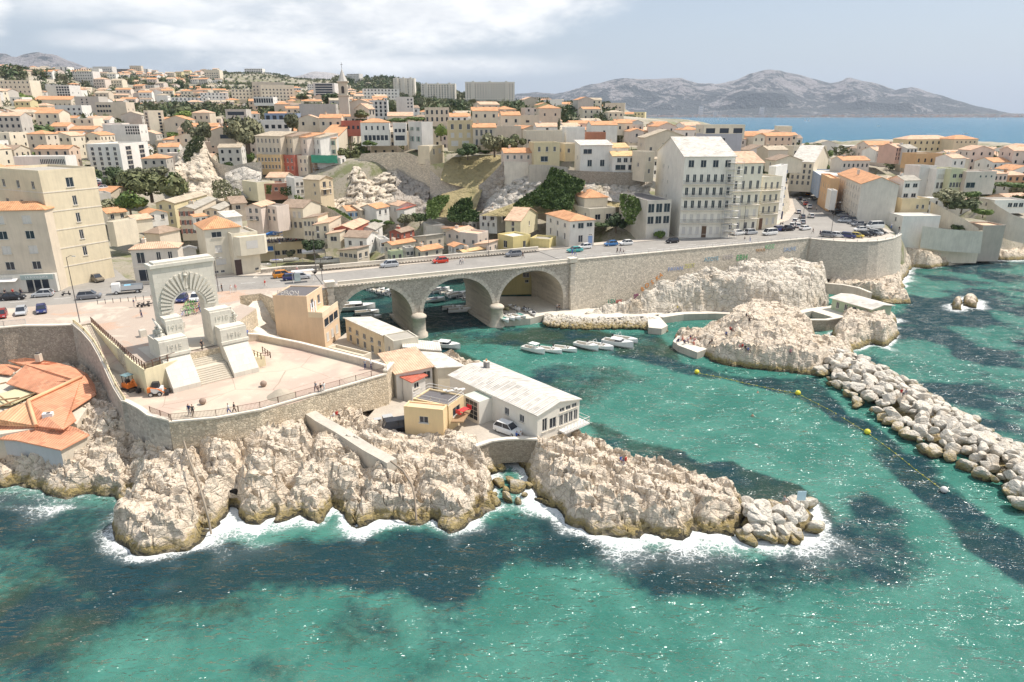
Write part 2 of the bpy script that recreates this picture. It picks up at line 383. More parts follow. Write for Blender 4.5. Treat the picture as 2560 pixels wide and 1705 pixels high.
# ---- foreground headland -------------------------------------------------
def P_(c,s,z=0.0):
 return [at(c,float(a),float(b),z) for a,b in (q.split(',') for q in s.split())]
SHORE = (P_('B5','-160,1010 0,930 150,915 310,980 430,1010 520,985 600,975 700,985 790,1035 835,1050 790,1110 742,1200 780,1285 870,1372 960,1372 1040,1352 1180,1325 1285,1275 1335,1215 1420,1165 1452,1100 1480,1050 1530,1055 1548,1120 1572,1170 1625,1180')
+ P_('B6','200,885 285,845 320,900 395,865 450,840 505,880 552,897 615,850 690,790 770,850 800,930 855,948 930,925 1010,885 1130,868 1240,905 1310,905 1390,870 1450,915 1545,955 1640,905 1725,860 1760,810 1835,790 1845,700 1865,560 1900,480 1960,450 2060,480 2110,560 2150,640 2200,740 2285,815')
+ P_('B7','95,520 160,590 290,615 350,680 430,705 540,760 650,785 765,790 835,750 930,780 1080,785 1140,730 1270,752 1400,762 1465,705 1505,640 1500,560 1440,520 1260,462 1130,400 1000,365 880,325 780,300 690,275 600,255 540,215 480,170 425,120 430,60')
+ [at('V',1345,1010,0),at('V',1300,960,0),at('V',1100,860,0),at('V',1045,835,0),at('V',985,790,0),at('V',930,772,0),at('V',790,760,0),at('V',770,740,0),Vector((-60,160,0)),Vector((-260,160,0)),Vector((-260,70,0))])
CTRL = [('B5',60,840,3),('B5',400,900,2.6),('B5',650,800,3.4),('B5',760,900,2.6),('B5',880,640,5.2),('B5',560,560,5.5),('B5',700,480,6.5),('B5',960,760,5.0),('B5',900,960,4.2),
('B5',860,1150,3.2),('B5',1050,1000,4.6),('B5',1150,1190,3.4),('B5',1150,760,5.4),('B5',1300,850,4.6),('B5',1380,1100,2.6),('B5',1330,640,6.4),('B5',1480,780,5.2),('B5',1700,700,6.2),('B5',1600,1000,3.6),('B5',1740,900,4.6),
('B6',60,260,6.5),('B6',400,200,6.6),('B6',480,400,5.2),('B6',180,800,3.0),('B6',330,560,4.2),('B6',560,620,3.8),('B6',560,760,2.7),('B6',760,470,4.8),('B6',700,640,3.0),('B6',950,520,4.6),('B6',1100,640,3.8),('B6',960,780,2.8),
('B6',1200,760,2.6),('B6',900,260,5.6),('B6',1150,330,5.0),('B6',1500,300,4.6),('B6',1600,260,4.9),('B6',1500,480,4.4),('B6',1700,500,4.0),('B6',1480,700,3.6),('B6',1620,800,2.8),('B6',1800,620,3.0),('B6',2000,380,3.0),('B6',2150,470,4.0),
('B6',2250,330,4.4),('B7',130,300,4.6),('B7',200,480,4.0),('B7',300,200,4.4),('B7',420,330,5.2),('B7',620,430,4.6),('B7',560,560,3.0),('B7',700,640,2.6),('B7',860,440,4.4),('B7',1000,560,3.6),('B7',1080,660,2.6),('B7',1200,520,3.6),('B7',1380,620,2.6),('B7',640,290,2.0),('B7',950,380,2.4)]
CP = np.array([[*at(c,x,y,z)] for c,x,y,z in CTRL] + [[-120,105,5],[-90,120,6],[-60,130,6],[-30,130,3],[-12,120,3.2],[5,105,3.2],[-5,96,3.5],[-70,110,7]])
def ctrl_height(X,Y):
 num = 0; den = 0
 for x,y,z in CP:
  w_ = 1 / (((X - x) ** 2 + (Y - y) ** 2) ** 1.6 + .8); num = num + w_ * z; den = den + w_
 return num / den
GROOVE = [P_('B6','540,230 500,420 380,620 310,830',3),P_('B6','950,460 930,560 880,700 800,800',3),P_('B6','1340,560 1300,700 1300,900',2),P_('B6','1700,500 1740,800',2),P_('B5','830,700 800,860 780,1000',3),P_('B5','1250,700 1280,1000 1320,1200',3),P_('B6','0,430 20,700',3),P_('B7','790,580 820,700',2),P_('B7','1140,560 1150,700',2)]
def head_height(X,Y):
 wx = X + 1.6 * (fbm(X / 5,Y / 5,4,3) - .5) * 2; wy = Y + 1.6 * (fbm(X / 5,Y / 5,4,9) - .5) * 2
 d = sdist(wx,wy,SHORE); hc = ctrl_height(X,Y)
 edge = smooth((d + .25) / 2.3) ** .75
 z = hc * (edge * .93 + .07 * smooth(d / 7)) - (1 - smooth((d + 2.6) / 2.8)) * 3.4
 out = np.clip(d,0,1.5) / 1.5
 s = X * .35 + Y * .94; t = X * .94 - Y * .35
 strat = (s + 2.2 * (fbm(X / 9,Y / 9,3,40) - .5) * 2) / 2.7; fr = strat - np.floor(strat)
 z = z + out * .95 * (np.power(fr,2.6) - .3)
 d1,e,cid = worley(t / 2.9 + .7 * fbm(X / 3,Y / 3,3,5),s / 2.1 + .7 * fbm(X / 3,Y / 3,3,8),11)
 z = z + out * (.8 * (cid - .45) - .55 * (1 - smooth(e / .14))) * smooth(fbm(X / 11,Y / 11,3,15) * 2.4 - .5)
 d1,e,cid = worley(X / .95 + .6 * fbm(X,Y,2,5),Y / .8,21)
 z = z + out * (.34 * (cid - .5) - .30 * (1 - smooth(e / .22)))
 z = z + out * (1.9 * (ridged(t / 11,s / 5.5,3,50) - .62) + 1.0 * (fbm(t / 5.0,s / 2.2,3,57) - .5)) + .28 * (fbm(X * 1.4,Y * 1.4,4,71) - .5)
 zt = (z + .9 * (fbm(X / 6,Y / 6,4,88) - .5) + (X * .10 - Y * .06)) / 1.15; fz = zt - np.floor(zt)
 z = z + out * .62 * 1.15 * (smooth((fz - .55) / .4) - fz)
 rb = 1 - np.abs(vnoise(t / 7 + 2 * fbm(X / 6,Y / 6,3,4),s / 1.9 + 1.5 * fbm(X / 5,Y / 5,3,6),131) * 2 - 1); z = z - out * .9 * smooth((rb - .90) / .1)
 for g in GROOVE:
  dg = seg_dist(wx,wy,g,False); z = z - 1.9 * out * np.exp(-(dg / .8) ** 2)
 return z,d
TERR = P_('B5','800,400 930,470 1070,530',9) + P_('S','540,1049 650,1029 740,1006 850,970 967,938',9) + P_('B3','1240,925 1000,850 700,775 400,700 0,620',9.4) + P_('B2','1060,755 985,728',9.6) + [Vector((-48.5,107.6,9)),Vector((-56,100,9)),Vector((-53.9,93.6,9)),Vector((-57.2,96.6,9)),Vector((-59.0,93.6,9)),Vector((-55.5,89.3,9))]
YARD = P_('B4','80,800 240,860 480,930 700,900 1020,900 1060,1010 1560,950 1800,900 1950,860',4) + [at('V',1345,990,4),at('V',1060,840,4),at('V',900,790,4),at('V',780,740,4)] + P_('B3','1000,1390',4)
def build_headland():
 x = np.arange(-104,47,.24); y = np.arange(60,128,.24); X,Y = np.meshgrid(x,y)
 Z,d = head_height(X,Y)
 for poly,lv in ((TERR,6.2),(YARD,3.6)):
  s = sdist(X,Y,poly); Z = np.where(s > .0,np.minimum(Z,lv - smooth(s / 1.2) * .8),Z)
 cx,cy,_ = at('B5',1482,1052,0); ca = np.abs((X - cx) * .9 + (Y - cy - 1.5) * .1)
 k = np.clip((d + 1.5) / 2,0,1) * (1 - smooth((d - 3) / 5) * .5)
 DX = .6 * (fbm(X * .7 + Z * .7,Y * .7,3,91) - .5) * 2 * k; DY = .6 * (fbm(X * .7,Y * .7 + Z * .7,3,93) - .5) * 2 * k
 return grid_mesh('rocky_headland',X + DX,Y + DY,Z,[ROCK],keep=(d > -2.3),smooth_=False)
tag(build_headland(),'pale limestone headland running along the front of the sea',kind='structure')
def cave():
 b = MB(); c = at('B5',1478,1010,.9); dirv = Vector((.1,1,0)).normalized()
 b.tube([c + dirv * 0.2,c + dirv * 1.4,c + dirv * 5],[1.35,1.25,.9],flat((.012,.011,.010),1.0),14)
 o = b.build('sea_cave'); tag(o,'round dark sea cave mouth in the pale rock at the waterline',kind='structure')
cave()
# ---- town terrain -------------------------------------------------------
TP = []
def tp(x,y,Y): TP.append(atY('V',x,y,Y))
def tz(x,Y,z): TP.append(Vector((x,Y,z)))
for a in [(230,425,265),(300,412,290),(300,300,450),(100,300,400),(150,262,560),(100,230,700),(50,200,1000),(30,172,1300),(300,182,1400),(600,172,1500),(600,200,1200),(700,232,820),(500,262,600),(400,352,380),
(760,188,1500),(900,184,1500),(900,262,520),(1000,222,1000),(1100,250,900),(1300,262,520),(1250,332,285),(1000,340,300),(860,362,285),(1100,355,290),(1400,385,262),(1480,330,380),(1600,312,430),(1740,350,400),(1900,425,270),(2100,385,420),
(2250,352,560),(2350,392,330),(2300,480,262),(1450,272,620),(1360,268,900),(1000,217,1500),(1060,240,1500),(1200,262,1500),(1320,270,1500),(1100,252,1250),(1430,285,820),(960,196,1500),(500,330,380),(620,392,300),(200,360,330),(20,360,300),(0,420,250),(350,400,300),(2000,360,520),(2340,340,620),(2200,500,245),(1180,246,1000)]: tp(*a)
for a in [(-120,160,13),(-90,165,13),(-70,165,13),(-160,150,13),(-60,186,6),(-75,215,2.4),(-50,205,2.6),(-85,226,2.4),(-95,215,4),(-118,200,13),(-130,220,18),(-160,200,22),(-72,202,2.6),(-100,236,14),(-60,225,2.4),(-50,240,7),(-30,225,4),(-10,228,5),(10,228,6),(20,210,6),(30,205,11),(-20,250,12),(0,250,14),(20,240,12),
(-40,262,17),(40,220,14),(55,215,13.2),(30,190,11.5),(60,200,12.6),(80,205,12.8),(100,210,12.8),(110,216,12.8),(120,235,13.5),(60,250,22),(90,250,18),(-30,270,17),(0,268,18),(30,255,24),(150,250,8),(170,262,7),(140,225,5),(200,300,12),(300,500,16),(250,700,6),(450,600,14),(400,420,12),(500,330,10),(-300,300,40),(-400,500,60),(-600,800,90),(-300,200,30),(-900,1300,110)]: tz(*a)
TPA = np.array([[*p] for p in TP])
LAND = [(-1500,120),(-260,128),(-60,150),(-52,175),(-48,200),(-40,216),(-25,222),(0,216),(10,196),(22,180),(60,188),(86,200),(112,203),(124,212),(135,226),(150,226),(165,236),(185,240),(215,238),(260,246),(620,280),(660,560),(460,760),(330,790),(205,780),(172,900),(170,1750),(-1500,1750)]
def town_z(X,Y):
 X = np.asarray(X,float); Y = np.asarray(Y,float); num = 0; den = 0
 for x,y,z in TPA:
  s = 1 / (1 + (abs(y) / 260) ** 2)
  w_ = 1 / ((((X - x) ** 2 + (Y - y) ** 2) * s) ** 2 + 2.0); num = num + w_ * z; den = den + w_
 return num / den
TZ_CACHE = {}
def gz(x,y): return float(town_z(np.array([x]),np.array([y]))[0])
def town_mat():
 m,T = mat('town_ground'); P = pos(T)
 a = T.noise(P,.02,5); b = T.noise(P,.15,6,.65); c = T.noise(P,1.2,5,.7)
 col = T.mix(T.step(b,.45,.6),(.30,.27,.21),(.17,.18,.085)); col = T.mix(T.step(a,.45,.62),col,(.40,.36,.29))
 col = T.mix(T.step(c,.55,.7),col,(.10,.11,.05))
 principled(T,color=col,rough=1.0,normal=bump(T,c,.8,.3)); return m
TOWNM = town_mat()
SLABS = []
def build_town():
 for nm,x0,x1,y0,y1,st in (('ground',-420,330,116,520,2.5),('ground',-1400,560,510,2500,9.0),('ground',326,660,240,520,5.0),('ground',-1400,-415,118,520,8.0)):
  X,Y = np.meshgrid(np.arange(x0,x1 + st,st),np.arange(y0,y1 + st,st))
  Z = town_z(X,Y); d = sdist(X,Y,LAND)
  Z = Z + 3.0 * (fbm(X / 60,Y / 60,5,4) - .5) * smooth((Y - 300) / 300)
  Z = np.where(d > 0,Z * smooth((d + 1) / 4) - .2,-3 + d * .02)
  for poly,lv in SLABS:
   s = sdist(X,Y,poly); Z = np.where(s > -3.6,np.minimum(Z,lv - .6),Z)
  o = grid_mesh(nm,X,Y,np.maximum(Z,-4),[TOWNM],keep=(d > -8)); tag(o,kind='structure')
# ---- far hills ----------------------------------------------------------
def hill_mat(name,rock,scrub,mixv=.5,sc_=.004):
 m,T = mat(name); P = pos(T); n = T.noise(T.mapping(P,(1,1,1.4)),sc_,8,.68,.8); n2 = T.noise(P,sc_ * 6,6,.7)
 z = T.n('ShaderNodeSeparateXYZ',i_0=P).outputs[2]
 f = T.math('ADD',T.math('ADD',T.math('MULTIPLY',n,1.0),T.math('MULTIPLY',n2,.5)),T.math('MULTIPLY',z,.0004))
 c = T.mix(T.step(f,mixv + .22,mixv + .36),scrub,rock); c = T.mix(T.math('MULTIPLY',T.step(n2,.6,.7),.5),c,tuple(x * .5 for x in scrub))
 principled(T,color=c,rough=1.0,normal=bump(T,T.math('ADD',n,n2),1.0,60)); return m
def ridge(name,label,prof,Y0,depth,m,rough=.16,seed=3,st=45,front=.55):
 """a mountain range: crest line from (Vx, Vy) pairs at distance Y0+front*depth, real depth behind and in front"""
 Yc = Y0 + depth * front; cr = [atY('V',x,y,Yc) for x,y in prof]; xs = [p.x for p in cr]; zs = [p.z for p in cr]
 X,Y = np.meshgrid(np.arange(xs[0] - 200,xs[-1] + 200,st),np.arange(Y0,Y0 + depth,st))
 hz = np.interp(X * Yc / Y,xs,zs,left=0,right=0)
 u = (Y - Y0) / depth; fall = np.where(u < front,(u / front),1 - (u - front) / (1 - front) * .8)
 wob = ridged(X / 620,Y / 900,7,seed); n = fbm(X / 300,Y / 300,6,seed + 4)
 f = np.clip(fall + (wob - .6) * .62 * (1 - np.abs(fall * 2 - 1) ** 2),0,1.02)
 f = np.where(u < .22,np.minimum(f,u * 1.1),f)
 Z = hz * (f ** 1.15) * (1 + rough * (n - .5) * (1 - fall * .7)) + 10 * (fbm(X / 90,Y / 90,5,seed + 8) - .5) * 2
 tag(grid_mesh(name,X,Y,Z - 6,[m]),label,kind='structure')
HILLM = hill_mat('limestone_mountain',(.37,.345,.335),(.10,.11,.105),.60)
ridge('mountain_range','long grey limestone mountain range across the bay',[(1130,252),(1185,214),(1230,211),(1275,214),(1320,204),(1345,196),(1400,184),(1430,178),(1500,181),(1562,177),(1600,190),(1650,192),(1690,184),(1720,170),(1757,159),(1795,161),(1850,173),(1905,190),(1935,184),(1950,176),(2010,190),(2060,205),(2095,198),(2150,215),(2180,222),(2250,244),(2354,266),(2480,274)],6400,3600,HILLM,seed=3)
ridge('mountain','grey mountain behind the left edge of the city',[(-220,150),(-60,118),(10,119),(32,128),(60,124),(90,118),(130,124),(165,138),(200,152),(240,166),(320,182),(420,196)],5200,2200,HILLM,seed=13,st=40)
ridge('mountain','small pale mountain behind the green hill',[(560,190),(640,182),(690,170),(722,162),(745,163),(790,172),(850,185),(900,192)],7000,1500,hill_mat('pale_mountain',(.58,.54,.5),(.3,.29,.26),.3),seed=23)
# ---- sea ----------------------------------------------------------------
DARKS = [
('250,1150 480,1262 700,1225 1000,1225 1240,1180 1420,1255 1700,1275 1880,1195 1975,1130 2060,1180 2110,1230 2160,1305 2100,1325 1980,1360 1700,1385 1500,1372 1330,1315 1200,1320 1150,1350 1060,1390 860,1350 640,1360 480,1390 300,1420 150,1330 -60,1240 -60,1110 100,1130',.97,2.6,.1),
('-60,1240 150,1290 330,1370 500,1350 640,1400 560,1440 430,1470 250,1500 150,1600 -60,1600',.72,4.0,.6),
('1350,960 1420,985 1500,1020 1570,1050 1610,1080 1700,1070 1760,1092 1850,1130 1905,1200 1830,1190 1700,1160 1560,1110 1400,1060 1340,1010',.92,1.0,.55),
('1480,800 1560,830 1700,868 1880,872 1960,950 2100,1050 2250,1170 2400,1280 2400,1360 2290,1318 2240,1280 2130,1160 2040,1062 1900,952 1800,905 1700,880 1600,868 1540,850 1470,835',.98,1.2,.15),
('1230,850 1300,835 1420,845 1500,862 1470,885 1400,910 1330,940 1240,925 1210,880',.65,2.0,.6),
('975,765 1100,762 1240,755 1500,768 1560,800 1560,838 1470,832 1330,800 1180,792 1090,790 1060,808 1100,835 1050,850 985,800',.8,1.6,.8),
('770,630 1180,630 1180,740 1080,760 1010,775 975,765 780,765',.86,2.0,.35),
('740,1420 800,1375 900,1385 940,1420 930,1480 860,1475 800,1500 745,1465',.75,2.5,.5),('520,1510 600,1480 700,1500 680,1568 560,1580',.6,2.0,.4),('1000,1385 1120,1400 1060,1500 960,1580 880,1580 960,1470',.5,3.0,.2),
('-60,1285 60,1290 115,1310 120,1350 70,1400 -60,1420',.55,1.6,1.0),('1470,1380 1560,1385 1540,1420 1480,1410',.25,3,.3)]
def sea_attrs(X,Y):
 wx = X + 3.2 * (fbm(X / 7,Y / 7,5,201) - .5) * 2; wy = Y + 3.2 * (fbm(X / 7,Y / 7,5,207) - .5) * 2
 dk = np.zeros(X.shape); br = np.zeros(X.shape)
 for s,st,sf,b in DARKS:
  poly = P_('V',s); m = smooth((sdist(wx,wy,poly) + sf) / (2 * sf)) * st
  br = np.where(m > dk,b,br); dk = np.maximum(dk,m)
 mott = fbm(X / 9,Y / 9,5,301)
 outer = P_('V','2060,600 2400,590 2400,1150 2250,1030 2100,930 1960,830 2040,760 2080,700')
 so = smooth((sdist(wx,wy,outer) + 4) / 8); dk = np.maximum(dk,so * (.42 + .40 * smooth((mott - .36) / .3)))
 deep = smooth((Y - 230) / 320)
 dk = dk * (.72 + .6 * smooth((mott - .3) / .4)); br = br * smooth((fbm(X / 5,Y / 5,4,333) - .32) / .3)
 ds = np.minimum(seg_dist(X,Y,SHORE[:-8]),99); ds = np.where(inside(X,Y,SHORE),0,ds)
 for rp in (TIP,ISLET,ISLET2,REEF1,REEF2,SHORE_R): ds2 = seg_dist(X,Y,rp); ds2 = np.where(inside(X,Y,rp),0,ds2) + (0 if rp in (TIP,) else .3); ds = np.minimum(ds,ds2)
 big = fbm(X / 6,Y / 6,4,401)
 reach = np.where(Y < 110,1.8 + 6.5 * smooth((big - .3) / .4),1.6 + 5 * smooth((big - .4) / .3))
 calm = P_('V','1330,1000 1400,1050 1480,1085 1600,1130 1700,1165 1790,1160 1870,1135 1920,1180 2350,1180 1960,870 1560,740 1230,700 700,600 700,800 1050,850')
 cm = smooth((sdist(X,Y,calm) + 2) / 3)
 foam = np.clip(1.08 - ds / reach,0,1) ** 1.15 * (1 - cm)
 foam = np.where((ds <= 0) & (cm > .4),0,foam)
 foam = np.where((X < -45) & (Y > 78),foam * .55,foam)
 return dk,br,foam,deep
def water_mat():
 m,T = mat('sea_water'); P = pos(T)
 A = lambda n: T.n('ShaderNodeAttribute',attribute_name=n).outputs['Fac']
 dk,br,foam,deep = A('dk'),A('br'),A('foam'),A('deep')
 pn = T.noise(P,.8,6,.7,.4); dk = T.step(T.math('ADD',dk,T.math('MULTIPLY',T.math('SUBTRACT',pn,.5),T.math('MULTIPLY',T.math('MULTIPLY',dk,T.math('SUBTRACT',1.0,dk)),4.2))),.10,.92)
 n1 = T.noise(P,.09,5,.6,.5); n2 = T.noise(T.mapping(P,(1,1.6,1),(0,0,.5)),.5,5,.6,.4)
 tq = T.mix(T.step(n1,.35,.65),(.036,.155,.122),(.066,.212,.168))
 tq = T.mix(T.math('MULTIPLY',T.step(n2,.5,.7),.2),tq,(.032,.145,.125))
 navy = T.mix(br,(.008,.036,.048),(.034,.058,.032)); c = T.mix(T.math('MINIMUM',dk,.97),tq,navy)
 c = T.mix(deep,c,T.mix(T.step(n1,.4,.6),(.018,.115,.19),(.026,.14,.22)))
 Q = T.mapping(P,(1,1.5,1),(0,0,.35)); Qn = T.mix(.45,Q,T.n('ShaderNodeTexNoise',i_Vector=P,i_Scale=.7,i_Detail=4.0).outputs[1])
 v = T.n('ShaderNodeTexVoronoi',feature='DISTANCE_TO_EDGE',i_Vector=Qn,i_Scale=1.7).outputs[0]
 v2 = T.n('ShaderNodeTexVoronoi',feature='DISTANCE_TO_EDGE',i_Vector=Qn,i_Scale=5.0).outputs[0]
 lace = T.math('MAXIMUM',T.step(v,.13,.0),T.math('MULTIPLY',T.step(v2,.14,.0),.8))
 lace = T.math('ADD',T.math('MULTIPLY',lace,.24),T.noise(P,1.1,8,.78,.6)); thr = T.math('SUBTRACT',1.06,T.math('MULTIPLY',foam,.74))
 f = T.step(T.math('SUBTRACT',lace,thr),-.10,.26)
 f = T.math('MULTIPLY',f,T.step(foam,.02,.2))
 wc = T.noise(T.mapping(P,(.35,1.6,1),(0,0,.45)),.35,8,.75); cap = T.math('MULTIPLY',T.step(wc,.70,.78),.5)
 f = T.math('MAXIMUM',f,T.math('MULTIPLY',T.math('POWER',foam,1.8),.26)); f = T.math('MAXIMUM',f,cap); c = T.mix(f,c,(.70,.73,.72))
 h1 = T.noise(T.mapping(P,(1,2.4,1),(0,0,.42)),.42,2,.5,.3); h2 = T.noise(T.mapping(P,(1,2.0,1),(0,0,.30)),1.3,1,.5,.3); h3 = T.noise(P,4.0,2,.6)
 cl = T.step(T.noise(T.mapping(P,(.6,1.3,1),(0,0,.42)),.42,5,.72),.49,.62); pk = T.math('MULTIPLY',T.noise(T.mapping(P,(1,1.9,1),(0,0,.42)),1.55,1,.5),cl)
 hf = T.math('ADD',T.math('ADD',T.math('MULTIPLY',h1,1.4),T.math('MULTIPLY',h2,.30)),T.math('MULTIPLY',h3,.12)); h = T.math('ADD',T.math('ADD',T.math('MULTIPLY',h1,1.1),T.math('MULTIPLY',h2,.26)),T.math('MULTIPLY',pk,1.1))
 nb = bump(T,h,1.0,1.25); nf = bump(T,hf,.30,1.0)
 body = T.n('ShaderNodeBsdfDiffuse',i_Color=c,i_Normal=nf); gl = T.n('ShaderNodeBsdfGlossy',i_Color=(1,1,1,1),i_Roughness=.16,i_Normal=nb); fr = T.n('ShaderNodeFresnel',i_IOR=1.333,i_Normal=nb)
 T.n('ShaderNodeOutputMaterial',i_Surface=T.n('ShaderNodeMixShader',i_0=T.math('MULTIPLY',fr.outputs[0],T.math('SUBTRACT',1.0,f)),i_1=body.outputs[0],i_2=gl.outputs[0]))
 return m
TIP = P_('B7','1440,700 1500,790 1600,800 1780,775 1935,740 1945,560 1880,520 1640,500 1500,530 1490,620')
BWL = P_('D2','380,330 470,440 600,540 740,640 900,730 1060,850 1190,950 1330,1000 1490,1080 1620,1170 1780,1250 1916,1400',0); BWR = P_('D2','640,270 800,350 900,400 1080,500 1280,620 1480,750 1700,880 1916,1000',0)
ISLET = P_('B8','1075,985 1140,1050 1290,1105 1420,1160 1560,1190 1700,1210 1880,1230 2050,1245 2230,1270 2300,1290 2355,1240',0) + P_('D1','930,1240 940,1180 900,1130 800,1080 620,1110 560,1070 560,1000 545,960 430,900 300,870',0) + P_('B8','1700,770 1600,830 1480,900 1350,960 1270,965 1200,945 1120,935',0)
ISLET2 = P_('D1','760,1060 800,1110 900,1130 985,1125 1080,1080 1190,1105 1260,1060 1290,1000 1240,960 1265,890 1230,860 1080,830 900,820 790,880 770,960',0)
REEF1 = P_('D1','1775,790 1835,793 1835,740 1800,730 1775,745',0); REEF2 = P_('D1','1845,745 1900,770 1955,775 1965,720 1900,700 1850,700',0)
SHORE_R = P_('D1','1320,640 1340,560 1370,470 1400,430 1560,445 1740,410 1760,390 1700,350 1800,360 1950,370 2100,365 2200,375 2355,372',0) + [Vector((330,262,0)),Vector((330,330,0)),Vector((120,330,0))]
def build_sea():
 W = water_mat()
 st = .8; X,Y = np.meshgrid(np.arange(-110,150,st),np.arange(44,250,st)); dk,br,fo,dp = sea_attrs(X,Y)
 Z = .22 * (fbm(X / 6,Y / 3.5,3,77) - .5) * smooth((np.minimum(150 - X,250 - Y)) / 10) * smooth((X + 110) / 10) * smooth((Y - 44) / 4)
 tag(grid_mesh('sea',X,Y,Z,[W],attrs=dict(dk=dk,br=br,foam=fo,deep=dp)),'turquoise and dark blue sea',kind='structure')
 for x0,x1,y0,y1,s in ((-300,-110,44,249.6,5),(149.2,700,44,249.6,5),(-300,700,249.6,900,10),(-300,700,-300,44,20),(-9000,-300,-300,900,300),(700,16000,-300,900,300),(-9000,16000,900,15000,300)):
  X,Y = np.meshgrid(np.linspace(x0,x1,max(2,int((x1 - x0) / s))),np.linspace(y0,y1,max(2,int((y1 - y0) / s)))); dk,br,fo,dp = sea_attrs(X,Y)
  if s > 20: dk *= 0; br *= 0; fo *= 0
  tag(grid_mesh('sea',X,Y,X * 0,[W],attrs=dict(dk=dk,br=br,foam=fo,deep=dp)),'open blue sea',kind='structure')
build_sea()
# ---- rocks of the far side ----------------------------------------------
def rockfield(name,label,poly,ctrl,st=.42,pad=3,m=ROCK,amp=1.0,seed=0,edge=2.2,cut=()):
 xs = [p[0] for p in poly]; ys = [p[1] for p in poly]
 X,Y = np.meshgrid(np.arange(min(xs) - pad,max(xs) + pad,st),np.arange(min(ys) - pad,max(ys) + pad,st))
 wx = X + 1.2 * (fbm(X / 5,Y / 5,4,seed + 3) - .5) * 2; wy = Y + 1.2 * (fbm(X / 5,Y / 5,4,seed + 9) - .5) * 2
 d = sdist(wx,wy,poly); num = 0; den = 0
 for p in ctrl:
  w_ = 1 / (((X - p[0]) ** 2 + (Y - p[1]) ** 2) ** 1.5 + .5); num = num + w_ * p[2]; den = den + w_
 hc = num / den; out = np.clip(d,0,1.5) / 1.5
 Z = hc * smooth((d + .3) / edge) ** .7 - (1 - smooth((d + 2) / 2.4)) * 2.5
 s = X * .5 + Y * .86 + hc; fr = s / 2.3 - np.floor(s / 2.3)
 d1,e,cid = worley(X / 2.6 + fbm(X / 3,Y / 3,3,seed),Y / 2.1,seed + 11)
 Z = Z + out * amp * (.5 * (fr ** 2 - .35) + .7 * (cid - .5) - .5 * (1 - smooth(e / .2)) + 1.3 * (ridged(X / 5,Y / 4,5,seed + 2) - .6)) + .3 * (fbm(X * 1.2,Y * 1.2,4,seed + 5) - .5)
 for cp,lv in cut:
  q = sdist(X,Y,cp); Z = np.where(q > 0,np.minimum(Z,lv - .3),Z)
 DX = .5 * (fbm(X + Z,Y,4,91) - .5) * 2; DY = .5 * (fbm(X,Y + Z,4,93) - .5) * 2
 return tag(grid_mesh(name,X + DX,Y + DY,Z,[m],keep=(d > -2),smooth_=False),label,kind='structure')
def C3(c,s): return [at(c,*map(float,q.split(','))) for q in s.split()]
rockfield('rocky_islet','rounded pale rock islet at the start of the breakwater',ISLET,C3('B8','1150,970,1.6 1300,1040,1.8 1500,960,3.5 1650,900,5.5 1750,780,7.5 1900,760,7.8 2050,850,7.0 2200,960,5 1700,1050,4.4 1550,1100,3 1800,1150,3.2 2000,1050,4.6 2200,1180,3.4 2330,1200,2.4') + C3('D1','500,960,4 600,1130,2 850,1150,1.6 450,1050,4.2'),st=.42,seed=5)
rockfield('rocky_outcrop','pale rock outcrop under the green roofed bathhouse',ISLET2,C3('D1','850,960,3 1000,880,4.5 1150,900,4.5 1200,1000,3 1080,1030,2.4 880,1060,1.5'),st=.4,seed=15)
rockfield('sea_rock','small brown square rock standing in white surf',REEF1,C3('D1','1800,760,2.2'),st=.3,seed=25,edge=1.0,pad=2,amp=.5)
rockfield('sea_rock','larger brown rock in white surf right of the small square one',REEF2,C3('D1','1890,735,2.6 1940,750,1.6'),st=.3,seed=35,edge=1.2,pad=2,amp=.6)
MID = P_('B8','250,770 410,760 640,745 830,748 920,742 1150,728 1400,722 1600,735 1800,738 2000,735 2150,725 2310,690 2355,640',2) + P_('D1','700,760 700,620 640,470 560,400 500,360 450,345 300,350',2)
_bn = Vector((-.3962,.9182)); Wpt = lambda c,x,y: (lambda d: Vector((0,0,H_CAM)) + d * ((14.3 * _bn.x + 166.4 * _bn.y) / (d.x * _bn.x + d.y * _bn.y)))(ray(c,x,y))
FOOTW = [(lambda p: (p.x + .4 * (14 - p.z) * .1,p.y - .9 * (14 - p.z) * .1,max(1.2,p.z - .5)))(Wpt('B8',x,y)) for x,y in ((300,765),(420,745),(520,715),(640,680),(760,655),(840,610),(900,540),(960,470),(1020,425),(1120,405),(1230,385),(1330,350),(1450,325),(1560,312),(1680,315),(1780,262),(1900,232),(2000,250),(2100,285),(2180,300))]
MIDB = [Vector((88,193,0)),Vector((60,181,0)),Vector((40,175,0)),Vector((18,165,0))]
rockfield('rocky_bluff','long pale rock bluff below the coast road wall',MID + MIDB,
C3('B8','300,740,2.4 500,700,3.4 600,690,3.4 800,690,4 760,640,5 900,560,7 1000,480,8.5 1000,650,5.5 1200,420,10 1150,560,8.5 1300,620,7 1400,370,11.2 1400,500,9.5 1500,640,6.5 1700,300,11.8 1700,450,10 1700,640,6.5 1900,330,11.6 1950,480,9 2000,640,6 2150,340,11 2200,480,8.5 2250,620,6 1950,240,12.2') + C3('D1','640,480,8.5 560,420,10') + FOOTW * 2,st=.36,seed=45,edge=3.2,m=rock_mat('bluff_rock',light=(.76,.69,.58),dark=(.42,.36,.28),algae=False,sc_=.8))
rockfield('rocky_shore','low pale shore rocks below the villas at the right edge',SHORE_R,C3('D1','1350,560,2.5 1380,400,4 1500,330,5 1450,280,6 1650,340,4 1700,240,5 1850,290,3.4 2000,300,3 2150,250,6 2300,290,3 2200,330,2.2 2000,200,6 1700,180,8') + [Vector((170,270,6)),Vector((250,280,6))],st=.8,seed=55,edge=3)
